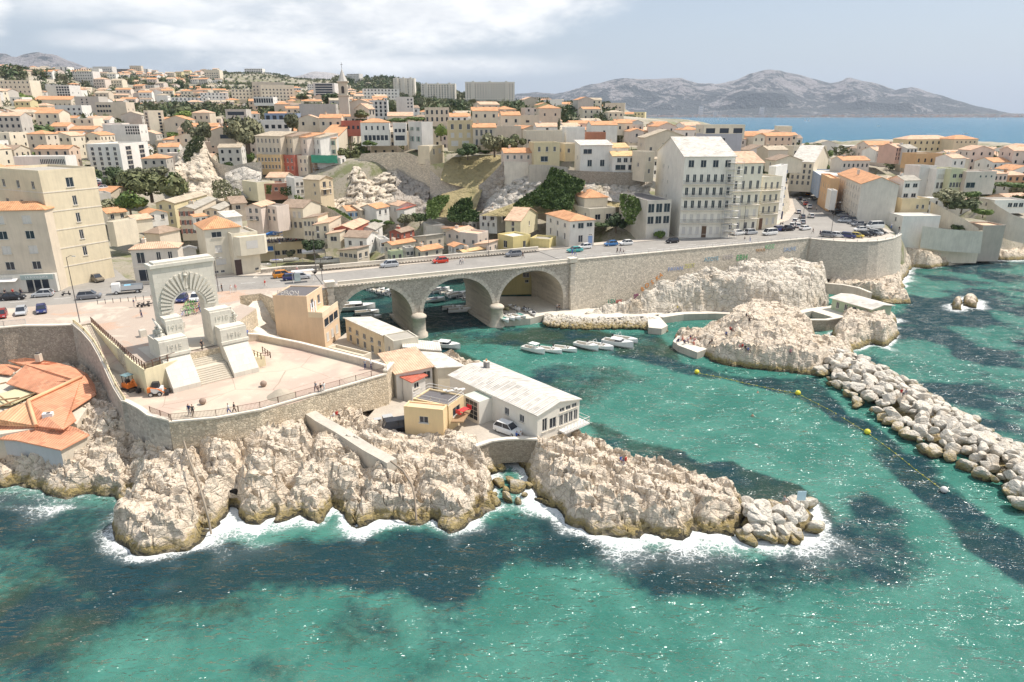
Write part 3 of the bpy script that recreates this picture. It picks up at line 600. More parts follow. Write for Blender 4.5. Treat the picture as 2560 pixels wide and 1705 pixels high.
# ================================================================== BRIDGE, WALLS, SQUARE, MEMORIAL
ASPH = paint((.285,.27,.245),.9,.14,'asphalt',.25,scale=.5); PAVE = paint((.50,.44,.37),.9,.12,'paving',.4,scale=.6); KERB = flat((.62,.58,.50),.8,key='kerb_stone'); PAINTW = flat((.78,.78,.74),.6,key='road_paint')
def plaza_mat():
 m,T = mat('square_paving'); P = pos(T)
 a = T.noise(P,.085,5,.6,.6); b = T.noise(P,.5,6,.7); f = T.noise(P,3.0,5,.7)
 br = T.n('ShaderNodeTexBrick',i_Vector=T.mapping(P,(1,1,1),(0,0,.75)),i_Scale=1.6,i_Color1=(.50,.30,.19,1),i_Color2=(.42,.27,.19,1),i_Mortar=(.52,.45,.38,1)).outputs[0]
 c = T.mix(T.step(a,.40,.46),(.53,.465,.38),(.43,.355,.29)); c = T.mix(T.math('MULTIPLY',T.step(a,.56,.60),.8),c,br)
 c = T.mix(T.math('MULTIPLY',T.step(b,.5,.72),.45),c,(.56,.50,.41)); c = T.mix(T.math('MULTIPLY',T.step(f,.6,.75),.2),c,(.3,.25,.2))
 principled(T,color=c,rough=.9,normal=bump(T,f,.2,.03)); return m
def terrace_mat():
 m,T = mat('terrace_concrete'); P = pos(T)
 a = T.noise(P,.11,4,.5,.4); b = T.noise(P,.45,6,.7); f = T.noise(P,2.6,6,.7)
 Q = T.mix(.35,P,T.n('ShaderNodeTexNoise',i_Vector=P,i_Scale=.35,i_Detail=3.0).outputs[1])
 cr = T.n('ShaderNodeTexVoronoi',feature='DISTANCE_TO_EDGE',i_Vector=Q,i_Scale=.17).outputs[0]
 c = T.mix(T.step(a,.42,.56),(.54,.47,.37),(.49,.375,.305)); c = T.mix(T.math('MULTIPLY',T.step(b,.52,.75),.5),c,(.66,.60,.50))
 c = T.mix(T.math('MULTIPLY',T.step(f,.55,.75),.25),c,(.40,.32,.25)); c = T.mix(T.math('MULTIPLY',T.step(cr,.010,.002),.6),c,(.28,.22,.17))
 principled(T,color=c,rough=.9,normal=bump(T,f,.2,.02)); return m
PLAZA = plaza_mat(); TERM = terrace_mat()
def xy(c,s,z): return [(p.x,p.y) for p in P_(c,s,z)]
def ccw(poly):
 a = sum(poly[i][0] * poly[(i + 1) % len(poly)][1] - poly[(i + 1) % len(poly)][0] * poly[i][1] for i in range(len(poly)))
 return poly if a > 0 else poly[::-1]
def slab(name,poly,z0,z1,m,side=None,label=None):
 b = MB(); poly = ccw([(p[0],p[1]) for p in poly]); b.prism(poly,z0,z1,side or m,top=m)
 return tag(b.build(name),label,kind='structure')
def off(poly,d):
 out = []
 for i,p in enumerate(poly):
  a = Vector(poly[max(i - 1,0)][:2]); b = Vector(poly[min(i + 1,len(poly) - 1)][:2]); t = (b - a).normalized(); out.append((p[0] - t.y * d,p[1] + t.x * d))
 return out
RZ = 13.0
BL,BR = Vector((-39.6,141.7)),Vector((14.3,166.4)); BU = (BR - BL).normalized(); BN = Vector((-BU.y,BU.x)); BW = 18.0
WR = [(14.3,166.4),(40,177.49),(65,188.28),(86.6,197.6)]
BAST = xy('D1','570,195 660,205 760,212 860,219 960,222 1050,220 1130,215 1200,203 1260,190 1300,172 1325,155',14)
BAST = [(p[0],p[1]) for p in BAST]
near = [(-200,96),(-98.5,123),(-74,131),(-58,135.5),(BL.x - 4,BL.y + 1)] + [tuple(BL + BU * .3),tuple(BR - BU * .3)]
ROADP = [(-200,98),(-98.5,126.3),(-86.2,130.4),(-74,136.3),(-52,142.5),tuple(BL + BU * 3 + BN * 4.2),tuple(BR + BN * 4.2),tuple(Vector(WR[1]) + BN * 3.4),tuple(Vector(WR[2]) + BN * 3.2),(87,201.5),(98,204),(108,205.5),(117,211),
(119,232),(124,262),(138,305),(160,372),(150,376),(127,315),(108,262),(97,240),(88,228),(70,212.5),(50,203),(28,194),(8,184.5),tuple(BL + BN * 14.6),(-64,153.5),(-80,146.5),(-88,152),(-104,172),(-112,168),(-97,143),(-108,137),(-205,110)]
slab('road',ROADP,11.2,RZ,ASPH,label='asphalt coast road crossing the bridge')
SLABS.append((ROADP,RZ))
BASEP = [(-205,88),(-88.6,112.9),(-85.5,114.1),(-77.3,115.5),(-75.4,117.0),(-60.5,100.2),(-53.9,93.4),(-52.1,94.2)]
MO = Vector((-51.5,105.0)); MR = R(43); MW = Vector((math.cos(MR),math.sin(MR))); MA = Vector((-math.sin(MR),math.cos(MR)))
def ml(x,y): v = MO + MW * x + MA * y; return (v.x,v.y)
PLAZP = [(-205,84),(-88.6,112.9),(-85.5,114.1),(-77.3,115.5),(-75.4,117.0),(-60.5,100.2),(-56,95.6),ml(-5.0,-3.8),ml(5.0,-3.8),ml(6.9,-3.6)] + xy('B2','1000,735 955,650 1140,520 985,470 975,395 1180,370 1310,420',RZ) + [(BL.x + .4,BL.y + .3),tuple(BL + BU * 3 + BN * 4.1),(-52,142.4),(-74,136.2),(-86.2,130.3),(-98.5,126.2),(-205,96.9)]
slab('square',PLAZP,8.0,RZ + .10,PLAZA,STONE_WARM,'patched pink and grey paved square behind the memorial')
SLABS.append((PLAZP,9.0))
_bk = xy('B2','985,745 1240,800 1430,840 1345,640 1320,420 1180,362 975,385 985,470 1130,515 955,650',9)
rockfield('bank','pale dusty bank between the square and the ochre house',[Vector((*p,0)) for p in _bk],[(*_bk[0],10.5),(*_bk[1],5.5),(*_bk[2],4.6),(*_bk[3],6.5),(*_bk[4],11.5),(*_bk[5],13.0),(*_bk[6],12.9),(*_bk[7],12.4),(*_bk[8],12.0),(*_bk[9],12.0)],st=.5,seed=95,edge=.3,amp=.25,m=PALE)
def strip(name,line,wdt,z1,m,z0=RZ - .4,label=None,side=1):
 a = [tuple(p[:2]) for p in line]; return slab(name,a + off(a,wdt * side)[::-1],z0,z1,m,KERB,label)
strip('pavement',[tuple(BL + BU * 2.6 + BN * .9),tuple(BR + BU * .5 + BN * .9)],3.1,RZ + .14,PAVE,label='near pavement across the bridge')
strip('pavement',[tuple(BL + BN * 14.8),(8.5,184.8),(28,194.2),(50,203.2),(70,212.7),(88,228.2),(97,240.2),(108,262.2),(127,315)],3.4,RZ + .14,PAVE,label='pavement below the street fronts')
strip('pavement',[tuple(Vector(WR[0]) + BN * .4)] + [tuple(Vector(p) + BN * .4) for p in WR[1:]],2.7,RZ + .14,PAVE,label='pavement along the sea wall')
slab('pavement',[tuple(Vector((86.8,198.2)))] + [(p[0] * .995 + .4,p[1] * .995 + 1.4) for p in BAST] + [(118,214),(117,211.2),(108,205.7),(98,204.2),(88,201.7)],9,RZ + .12,PAVE,KERB,'bastion forecourt pavement')
strip('pavement',[(117.5,214),(119.3,232),(124.3,262),(138.3,305),(160.3,372)],2.5,RZ + .14,PAVE,side=-1,label='right pavement of the street')
strip('pavement',[(-205,110.4),(-110,137),(-98,143.6),(-112.6,168)],4.2,RZ + .14,PAVE,label='pavement under the restaurant')
strip('pavement',[(-80,147),(-64,154),tuple(BL + BN * 15)],3.6,RZ + .14,PAVE,label='pavement opposite the memorial')
for a in ([(-160,115.5),(-100,131.2),(-80,139.2),(-60,147.2),tuple(BL + BN * 10),tuple(BR + BN * 9.5),(50,193),(84,208)],):
 acc = 0
 for i in range(len(a) - 1):
  p,q = Vector(a[i]),Vector(a[i + 1]); L = (q - p).length; t = 0
  while t < L - 3:
   b = MB(); c = p + (q - p).normalized() * (t + 1.5); b.box((c.x,c.y,RZ + .006),(3,.14,.008),PAINTW,math.atan2(q.y - p.y,q.x - p.x)); tag(b.build('road_marking'),kind='structure',group='dashes of the centre line'); t += 7.5
slab('lower_terrace',TERR,5.0,9.0,TERM,STONE_WARM,'bare concrete terrace below the memorial steps'); SLABS.append((TERR,7))
YM = paint((.47,.42,.35),.9,.14,'yard_asphalt',.4)
slab('yard',xy('B4','90,800 250,845 480,920 1000,900 1035,1005 1170,960 1560,945 1800,880 1300,600 930,560 500,640 300,560',4) ,2.0,4.0,YM,STONE_WARM,'cobbled yard beside the seaside restaurant')
slab('alley',xy('B3','690,715 850,590 900,700 1250,860 1400,900 1300,1000 740,790 600,755',4.5),2.0,4.5,YM,STONE_WARM,'narrow alley between the ochre house and the cottages')
QZ = 1.6
QUAY = [tuple(BL + BU * 40.6 + BN * -1.6),tuple(BL + BU * 47 - BN * 3.2)] + xy('B8','0,765 100,775 240,790 450,790 640,785 830,775 870,800 880,870 990,880 1040,855 960,765',QZ) + [(48,172.2),(20,167),tuple(BR + BN * 14),tuple(BL + BU * 40.6 + BN * 22)]
slab('quay',QUAY,-1.5,QZ,PALE,CONC,'pale concrete quay under the right arch')
# ---- bridge -------------------------------------------------------------
BST = rubble((.50,.455,.39),(.36,.32,.26),1.9,flatz=1.3,key='bridge_rubble',stain=(.30,.26,.20)); RING = ashlar((.58,.53,.45),'arch_stone',.9,.45); PIERM = ashlar((.55,.49,.40),'pier_stone',1.2,.45)
def build_bridge():
 t = thing('stone_bridge','three-arched stone road bridge over the mouth of the small harbour','bridge',(BL.x,BL.y,0),math.atan2(BU.y,BU.x))
 arches = [(2.0,18.6),(21.1,38.4),(40.1,57.7)]; zs,rise,top = 4.8,7.75,13.35; L = 59.8; N = 22
 b = MB(); prof = [(-.2,-2.0)]
 for x0,x1 in arches:
  prof += [(x0,-2.0),(x0,zs)]; c,r_ = (x0 + x1) / 2,(x1 - x0) / 2
  prof += [(c - r_ * math.cos(math.pi * k / N),zs + rise * math.sin(math.pi * k / N)) for k in range(1,N)]; prof += [(x1,zs),(x1,-2.0)]
 prof += [(L,-2.0)]
 for y in (0,BW):
  pts = prof; b = MB()
  for k in range(len(pts) - 1):
   (xa,za),(xb,zb) = pts[k],pts[k + 1]
   if xb - xa < 1e-6: continue
   if za < -1.9 and zb < -1.9 and any(abs(xa - a[0]) < 1e-6 for a in arches): continue
   q = [(xa,y,za),(xb,y,zb),(xb,y,top),(xa,y,top)]; b.face(q if y == 0 else q[::-1],BST)
  b.build('spandrel_wall',t)
 b = MB()
 for k in range(len(prof) - 1):
  (xa,za),(xb,zb) = prof[k],prof[k + 1]
  if za < -1.9 and zb < -1.9: continue
  b.face([(xa,0,za),(xa,BW,za),(xb,BW,zb),(xb,0,zb)],PIERM,smooth_=abs(za - zb) > 1e-6 and xb > xa)
 b.build('vault',t)
 for x0,x1 in arches:
  c,r_ = (x0 + x1) / 2,(x1 - x0) / 2; n = 34
  for y0,y1 in ((-.09,0.01),(BW - .01,BW + .09)):
   b = MB()
   for k in range(n):
    a0,a1 = math.pi * (k + .06) / n,math.pi * (k + .94) / n; w_ = .75 if k % 2 else .95
    P4 = [(c - (r_ + d) * math.cos(a),zs + (rise + d) * math.sin(a)) for a,d in ((a0,0),(a0,w_),(a1,w_),(a1,0))]
    A = [(p[0],y0,min(p[1],13.3)) for p in P4]; B = [(p[0],y1,min(p[1],13.3)) for p in P4]
    if y0 < 0: b.face(A[::-1],RING)
    else: b.face(B,RING)
    for i in range(4): b.face([A[i],A[(i + 1) % 4],B[(i + 1) % 4],B[i]],RING)
   b.build('arch_ring',t)
 for x in (19.85,39.25):
  b = MB(); b.lathe([(2.1,-1.5),(1.95,.5),(1.55,.9),(1.5,4.4),(1.8,4.5),(1.8,4.9),(1.3,5.3),(.3,5.5)],(x,-.6,0),PIERM,18); b.box((x,BW / 2 - .3,-.2),(4.2,BW + .6,1.6),PIERM); b.build('pier',t)
 for y,s_ in ((0,-1),(BW,1)):
  b = MB()
  for k in range(int(L / .8)): b.box((.4 + k * .8,y + s_ * .2,13.5),(.36,.42,.3),RING)
  tag(b.build('corbel_row',t),kind='stuff')
 for y,s in ((.05,-1),(BW - .05,1)):
  b = MB(); b.box((L / 2 + 1.1,y + s * .12,13.72),(L - 2.6,.95,.16),COPING); b.box((L / 2 + 1.1,y,14.1),(L - 2.8,.42,.62),COPING); b.box((L / 2 + 1.1,y,14.46),(L - 2.7,.56,.12),COPING)
  b.build('parapet',t)
 b = MB(); b.box((L / 2,BW / 2,13.1),(L,BW - .2,.1),ASPH,skip=(1,)); b.build('deck',t)
 for x in (.7,L + .2):
  b = MB()
  for k in range(16): b.box((x,-.25,.3 + k * .84),(1.5 if k % 2 else 1.2,.7,.80),RING)
  b.box((x,0.1,14.1),(1.9,1.9,.9),COPING); b.box((x,0.1,14.65),(2.15,2.15,.22),COPING); b.build('pillar',t)
build_bridge()
# ---- sea walls ----------------------------------------------------------
def wallline(name,label,line,z0s,z1,m,thick=.9,batter=.0,cope=True,cat='wall',side=-1,seg=1):
 """retaining wall whose face leans outwards at the foot; the line is the top of the face, side=-1: face on the right of the line"""
 t = thing(name,label,cat,(line[0][0],line[0][1],0)); o0 = Vector((line[0][0],line[0][1])); L = [Vector(p[:2]) - o0 for p in line]
 z1s = z1 if isinstance(z1,(list,tuple)) else [z1] * len(L); z0s = z0s if isinstance(z0s,(list,tuple)) else [z0s] * len(L)
 foot = [Vector(p) for p in off(L,side * 1.0)]; foot = [L[i] + (foot[i] - L[i]) * batter * (z1s[i] - z0s[i]) for i in range(len(L))]; back = [Vector(p) for p in off(L,-side * thick)]
 b = MB()
 for i in range(len(L) - 1):
  q = [(*foot[i],z0s[i]),(*foot[i + 1],z0s[i + 1]),(*L[i + 1],z1s[i + 1]),(*L[i],z1s[i])]; b.face(q if side < 0 else q[::-1],m)
  q = [(*L[i],z1s[i]),(*L[i + 1],z1s[i + 1]),(*back[i + 1],z1s[i + 1]),(*back[i],z1s[i])]; b.face(q if side < 0 else q[::-1],m)
  q = [(*back[i],z1s[i]),(*back[i + 1],z1s[i + 1]),(*back[i + 1],z0s[i + 1]),(*back[i],z0s[i])]; b.face(q if side < 0 else q[::-1],m)
 for i in (0,-1): b.face([(*foot[i],z0s[i]),(*back[i],z0s[i]),(*back[i],z1s[i]),(*L[i],z1s[i])],m)
 b.build('wall_face',t)
 if cope:
  b = MB(); e = Vector(off(L,side * .1)[0]); l2 = [Vector(p) for p in off(L,side * .12)]; b2 = [Vector(p) for p in off(L,-side * (min(thick,.7) + .06))]
  for i in range(len(L) - 1):
   z = .012; h = .22
   P = [(*l2[i],z1s[i] + z),(*l2[i + 1],z1s[i + 1] + z),(*b2[i + 1],z1s[i + 1] + z),(*b2[i],z1s[i] + z)]; Q = [(p[0],p[1],p[2] + h) for p in P]
   fs = [Q,[P[0],P[1],Q[1],Q[0]],[P[2],P[3],Q[3],Q[2]],[P[1],P[2],Q[2],Q[1]],[P[3],P[0],Q[0],Q[3]]]
   for f in fs: b.face(f if side < 0 else f[::-1],COPING)
  b.build('coping',t)
 return t
SEAW = rubble((.62,.56,.46),(.50,.45,.37),1.5,flatz=1.4,key='sea_wall',stain=(.42,.37,.29),samt=.35)
wallline('sea_wall','tall pale rubble sea wall with graffiti right of the bridge',WR,[1.2,1.5,3,5],14.0,SEAW,batter=.10)
wallline('bastion_wall','curved pale bastion wall under the car park with a band of graffiti at its foot',[(86.6,197.6)] + BAST,[5,4,3.6,3.2,3,2.6,2.4,2.2,2,2,2,2],14.0,rubble((.57,.52,.44),(.49,.44,.37),1.9,flatz=1.5,key='bastion_wall',stain=(.36,.32,.26),samt=.45),batter=.13)
wallline('retaining_wall','dark rubble retaining wall above the red roofs',[(-160,98.5),(-88.6,112.9),(-85.5,114.1),(-80,114.2),(-77.3,114.6)],3.5,13.35,rubble((.44,.38,.31),(.28,.24,.2),2.0,flatz=1.2,key='rubble_wall'),batter=.06)
RL = [(-77.3,114.6),(-73.6,111.2),(-70,107.6),(-66.5,103.4),(-62.5,98.2),(-59.0,93.6),(-55.5,89.3)] + xy('B5','800,400 880,440 935,478',9.6) + [tuple(TERR[2][:2])]
wallline('ramp_wall','smooth curving grey retaining wall beside the ramp, topped by a balustrade',RL,[3.5] * 7 + [3.5,4,4.5,5.2],[13.6,13.2,12.4,11.6,10.8,10.2,9.9,9.7,9.6,9.5,9.4],rubble((.46,.42,.36),(.40,.365,.31),1.3,flatz=1.3,key='grey_wall',strength=.4),thick=.5,batter=.05)
TW = [tuple(TERR[2][:2])] + xy('S','540,1049 650,1029 740,1003 850,972 967,938',9)
wallline('terrace_wall','sunlit rubble wall under the iron railing of the lower terrace',TW,[5.0,5.6,5.6,5.2,4.6,3.6],9.12,STONE_WARM,thick=.6,batter=.05)
TE = P_('B3','1250,960',9.0)[0]
wallline('terrace_wall','tall end wall of the terrace beside the cream restaurant',[TW[-1],(TE.x + .8,TE.y + 1.6)] ,[3.6,3.6],9.6,STONE_WARM,thick=.6)
TBK = xy('B3','1240,925 1000,850 700,775 400,700 0,620',9.9) + xy('B2','1060,755 985,728',10.6)
wallline('parapet_wall','long low rendered parapet wall along the back of the lower terrace',TBK,[3.8] * 5 + [4,5],[10.0] * 5 + [10.4,11],paint((.60,.53,.43),.85,.12,'rendered_wall',.5),thick=.45,side=-1)
b = MB(); inner = [(-75.4,116.8),(-71.5,112.4),(-67,107.4),(-63.6,103.7),(-60.5,100.2),(-57.2,96.6),(-53.9,93.4)]
o_ = [(p[0] + .1,p[1] + .5) for p in RL[:7]]; zr = [12.9,12.2,11.4,10.6,9.9,9.3,9.0]
for i in range(6): b.face([(*o_[i],zr[i]),(*o_[i + 1],zr[i + 1]),(*inner[i + 1],zr[i + 1]),(*inner[i],zr[i])],TERM)
tag(b.build('ramp'),'sloping concrete ramp behind the curving wall',kind='structure')
YW = paint((.70,.62,.42),.85,.1,'pale_yellow_render',.25)
wallline('ramp_wall','pale yellow wall under the railing on the inner side of the ramp',inner + [ml(-4.6,-5.6)],[8.6] * 8,RZ + .14,YW,thick=.3,side=-1,cope=False)
wallline('parapet_wall','stone footpath wall running down the rocks in front of the terrace',[tuple(p[:2]) for p in P_('B6','395,95 560,200 700,262 900,370 1080,450',5.6)],[3.6,3.4,3.2,3,2.4],[6.9,6.6,6.2,5.7,5.3],CONC,thick=1.7,side=-1,cope=False)
wallline('yard_wall','dark rubble wall closing the restaurant yard above the rocks',[tuple(p[:2]) for p in P_('B4','1045,1005 1170,962 1300,945 1430,940 1560,945',4.6)],1.0,4.6,rubble((.40,.34,.26),(.24,.2,.16),2.3,flatz=1.6,key='dark_rubble'),thick=.6)
wallline('parapet_wall','low stone wall between the road and the boat yard',[tuple(p[:2]) for p in P_('A6','990,1000 1200,975 1560,960',14)],9,14.0,STONE_PALE,thick=.5,side=-1)
# ---- railings -----------------------------------------------------------
IRON = flat((.16,.09,.06),.7,key='rusty_iron'); STEEL = flat((.55,.56,.56),.45,.3,'galvanised_steel'); WOOD = flat((.34,.22,.12),.8,key='wood')
def railing(name,label,line,zs,h=1.0,sp=.16,m=IRON,r=.022,posts=2.4,cat='railing',rails=(1.0,.12)):
 t = thing(name,label,cat,(line[0][0],line[0][1],0)); o0 = Vector((line[0][0],line[0][1],0)); z = zs if isinstance(zs,(list,tuple)) else [zs] * len(line)
 P = [Vector((p[0],p[1],z[i])) - o0 for i,p in enumerate(line)]
 b = MB()
 for f in rails: b.tube([p + Vector((0,0,h * f)) for p in P],r * 1.3,m,4)
 b.build('rail',t); b = MB(); pm = None
 for i in range(len(P) - 1):
  d = P[i + 1] - P[i]; n = max(1,int(d.length / sp)) if sp else 0
  for k in range(n): q = P[i] + d * (k / n); b.box((q.x,q.y,q.z + h * .55),(r * 1.3,r * 1.3,h * .88),m)
  n = max(1,int(d.length / posts))
  for k in range(n + 1):
   q = P[i] + d * (k / n)
   if pm is None: bp = MB(); bp.box((0,0,h * .53),(r * 3.5,r * 3.5,h * 1.06),m); po = bp.build('post',t); pm = po.data
   else: po = bpy.data.objects.new('post',pm); COL.objects.link(po); po.parent = t
   po.location = q
 if sp: tag(b.build('bars',t),kind='stuff')
 return t
railing('iron_railing','long rusty iron railing along the front edge of the lower terrace',[(p[0] - .1,p[1] + .45) for p in TW],9.25,sp=.17)
railing('iron_railing','short rusty railing beside the white block at the left corner of the terrace',[(p[0] + .2,p[1] + .35) for p in xy('B5','935,478 1068,528',9.3)],9.5,sp=.17)
railing('iron_railing','rusty railing on the yellow wall above the ramp',[(p[0] + .12,p[1] + .12) for p in inner] + [ml(-4.7,-5.0)],RZ + .2,sp=0,posts=1.1,r=.035,rails=(1.0,.55))
railing('iron_railing','rusty railing right of the memorial at the top of the side stair',[ml(7.3,-4.0),ml(7.6,-7.2),ml(9.0,-7.6),ml(9.2,-4.2)],10.6,sp=0,posts=1.0,r=.035,rails=(1.0,.55))
railing('ramp_balustrade','pale stone balustrade along the top of the curving ramp wall',[(p[0] + .25,p[1] + .25) for p in RL[:7]],[13.8,13.4,12.6,11.8,11.0,10.4,10.1],h=.55,sp=.5,m=paint((.74,.62,.40),.8,.1),r=.07,posts=3)
railing('iron_railing','thin grey railing along the pavement above the sea wall',[tuple(Vector(p) + BN * .3) for p in WR] + [(p[0] * .997,p[1] * .997 + .6) for p in BAST],14.25,h=.5,sp=0,m=STEEL,r=.03,posts=2.2,rails=(1.0,))
railing('iron_railing','grey railing on the wall above the red roofs',[(-100,110.6),(-88.4,113.4),(-85.4,114.6)],13.6,h=.95,sp=.2,m=STEEL)
# ---- memorial -----------------------------------------------------------
MST = ashlar((.64,.605,.525),'memorial_stone',1.5,.75,.045)
def text_mesh(s,size,ext,m,name='lettering',bold=0.0):
 cu = bpy.data.curves.new(name,'FONT'); cu.body = s; cu.size = size; cu.extrude = ext; cu.align_x = 'CENTER'; cu.offset = bold; cu.resolution_u = 3
 o = bpy.data.objects.new(name,cu); COL.objects.link(o); dg = bpy.context.evaluated_depsgraph_get(); dg.update()
 me = bpy.data.meshes.new_from_object(o.evaluated_get(dg)); bpy.data.objects.remove(o); bpy.data.curves.remove(cu)
 me.name = name; me.materials.clear(); me.materials.append(m); n = bpy.data.objects.new(name,me); COL.objects.link(n); return n
def memorial():
 t = thing('war_memorial','monumental pale stone archway war memorial with sloping pylons and a stairway','memorial',(MO.x,MO.y,0),MR)
 zp,zt = 13.0,26.3; xo,xi = 4.6,2.35; zc = 19.7; th = 2.3; N = 26
 b = MB()
 arc = [(-xi,zp - 1.0),(-xi,zc)] + [(-xi * math.cos(math.pi * k / N),zc + xi * 1.02 * math.sin(math.pi * k / N)) for k in range(1,N)] + [(xi,zc),(xi,zp - 1.0)]
 for y in (0,th):
  fs = [[(-xo,y,zp - 1),(-xi,y,zp - 1),(-xi,y,zt),(-xo,y,zt)],[(xi,y,zp - 1),(xo,y,zp - 1),(xo,y,zt),(xi,y,zt)]]
  for k in range(1,len(arc) - 2):
   (xa,za),(xb,zb) = arc[k],arc[k + 1]; fs.append([(xa,y,za),(xb,y,zb),(xb,y,zt),(xa,y,zt)])
  for f in fs: b.face(f if y == 0 else f[::-1],MST)
 for k in range(len(arc) - 1):
  (xa,za),(xb,zb) = arc[k],arc[k + 1]; b.face([(xa,0,za),(xa,th,za),(xb,th,zb),(xb,0,zb)],MST,smooth_=True)
 for x,s in ((-xo,1),(xo,-1)):
  f = [(x,0,zp - 1),(x,0,zt),(x,th,zt),(x,th,zp - 1)]; b.face(f if s > 0 else f[::-1],MST)
 b.face([(-xo,0,zt),(xo,0,zt),(xo,th,zt),(-xo,th,zt)],MST); b.build('arch',t)
 b = MB(); b.box((0,th / 2,zt + .28),(2 * xo + .5,th + .5,.5),MST); b.box((0.2,th / 2,zt + .68),(2 * xo - .4,th - .2,.32),MST); b.build('cornice',t)
 b = MB(); n = 22
 for k in range(n):
  a0 = math.pi * (-.04 + 1.08 * k / n); a1 = math.pi * (-.04 + 1.08 * (k + .52) / n)
  if abs((a0 + a1) / 2 - math.pi / 2) < .10: continue
  r1 = 2.75; r2 = 4.25 + 1.15 * math.sin((a0 + a1) / 2) ** 2
  q = [(-r * math.cos(a),zc + r * math.sin(a)) for r,a in ((r1,a0),(r2,a0),(r2,a1),(r1,a1))]; q = [(max(-4.45,min(4.45,x)),z) for x,z in q]
  A = [(x,-.30,z) for x,z in q]; B = [(x,.0,z) for x,z in q]; b.face(A[::-1],MST)
  for i in range(4): b.face([A[i],A[(i + 1) % 4],B[(i + 1) % 4],B[i]],MST)
 for k in range(N):
  a0,a1 = math.pi * k / N,math.pi * (k + 1) / N; q = [(-r * math.cos(a),zc + r * math.sin(a)) for r,a in ((2.38,a0),(2.68,a0),(2.68,a1),(2.38,a1))]
  A = [(x,-.16,z) for x,z in q]; B = [(x,0,z) for x,z in q]; b.face(A[::-1],MST); b.face([A[1],A[2],B[2],B[1]],MST); b.face([A[3],A[0],B[0],B[3]],MST)
 b.build('ray_relief',t)
 b = MB(); b.tube([(0,-.3,22.6),(0,-.3,24.5)],.09,MST,6); b.tube([(0,-.3,24.4),(0,-.3,25.9)],.05,MST,6)
 b.tube([(.34 * math.cos(a),-.3,25.0 + .34 * math.sin(a)) for a in np.linspace(-math.pi * 1.25,math.pi * .25,14)],.11,MST,6); b.lathe([(.05,-.2),(.3,-.1),(.32,.1),(.05,.2)],(0,-.3,24.75),MST,10)
 b.tube([(-.25,-.3,22.75),(.25,-.3,22.75)],.08,MST,6); b.tube([(0,-.3,22.3),(0,-.3,22.6)],.14,MST,5); b.build('emblem',t)
 for s,tx in ((-1,('1914','1915')),(1,('1918','1916'))):
  xa,xb = (-xo - .0,-xi + .25) if s < 0 else (xi - .25,xo + .9)
  b = MB(); b.prism([(xa,-2.6),(xb,-2.6),(xb,0.0),(xa,0.0)],12,18.55,MST); b.prism([(xa,-2.3),(xb,-2.3),(xb,-.0),(xa,-.0)],18.55,18.85,MST)
  b.build('upper_block',t); o = text_mesh(tx[0],1.15,.05,MST); o.parent = t; o.rotation_euler = (R(90),0,0); o.location = ((xa + xb) / 2,-2.63,17.05)
  wa,wb = (-6.65,-2.5) if s < 0 else (2.5,6.65)
  b = MB(); b.prism([(wa,-5.0),(wb,-5.0),(wb,th * .2),(wa,th * .2)],8.8,16.1,MST); b.prism([(wa + .05,-4.7),(wb - .05,-4.7),(wb - .05,-2.6),(wa + .05,-2.6)],16.1,16.35,MST)
  b.build('lower_block',t); o = text_mesh(tx[1],1.2,.05,MST); o.parent = t; o.rotation_euler = (R(90),0,0); o.location = ((wa + wb) / 2,-5.03,14.65)
  b = MB(); b.box(((wa + wb) / 2,-5.05,13.95),(wb - wa + .25,.55,.45),MST); b.build('ledge',t)
  b = MB(); P = [(wa + .05,-8.3,8.9),(wb - .05,-8.3,8.9),(wb - .05,-8.3,9.75),(wa + .05,-8.3,9.75),(wa + .05,-5.0,13.75),(wb - .05,-5.0,13.75),(wb - .05,-5.0,8.9),(wa + .05,-5.0,8.9)]
  for f in ((0,1,2,3),(3,2,5,4),(1,6,5,2),(0,3,4,7)): b.face([P[i] for i in f],MST)
  b.build('ramp_slab',t)
  b = MB(); q = (wa + wb) / 2 + (.3 if s < 0 else .5); d = Vector((0,3.3,4.0)).normalized()
  for (u0,u1) in ((-.35,.35),):
   c = Vector((q,-7.6,10.62)); b.face([(q - .35,-7.62,10.63),(q + .35,-7.62,10.63),(q + .35,-7.1,11.26),(q - .35,-7.1,11.26)],flat((.82,.82,.80),.4,key='plaque')); b.build('plaque',t)
 for s in (-1,1):
  g = MB(); x = s * (5.3 if s < 0 else 5.75)
  for k,(dx,dy,h) in enumerate(((0,-1.6,2.9),(.25 * s,-.6,2.6),(.1 * s,-2.3,2.2))):
   z0 = 15.9 if s > 0 else 14.9; z = lambda f: z0 + h * f
   px,py = x + dx,dy; g.tube([(px - .18,py,z(0)),(px - .2,py - .1,z(.28)),(px - .1,py,z(.5))],[.16,.17,.24],MST,7); g.tube([(px + .18,py,z(0)),(px + .22,py - .15,z(.27)),(px + .1,py,z(.5))],[.16,.17,.24],MST,7)
   g.tube([(px,py,z(.45)),(px,py,z(.62)),(px,py - .05,z(.8)),(px,py,z(.86))],[.30,.30,.40,.14],MST,9)
   g.tube([(px - .38,py,z(.8)),(px - .55,py - .3,z(.62)),(px - .2,py - .55,z(.7))],[.14,.12,.09],MST,6); g.tube([(px + .38,py,z(.8)),(px + .5,py - .25,z(.6)),(px + .15,py - .5,z(.55))],[.14,.12,.09],MST,6)
   g.lathe([(.03,-.2),(.17,-.12),(.2,.02),(.24,.07),(.16,.18),(.03,.24)],(px,py - .05,z(.93)),MST,9)
  g.box((x,-1.2,14.6 if s < 0 else 15.6),(1.5,3.6,.7),MST,taper=.85); g.tube([(x,-1.2,17.6),(x,1.3,18.3)],[.3,.1],MST,6); g.tube([(x,-1,17.9),(x + .2 * s,-3.0,17.5)],[.12,.25],MST,6); g.build('soldier_statues',t)
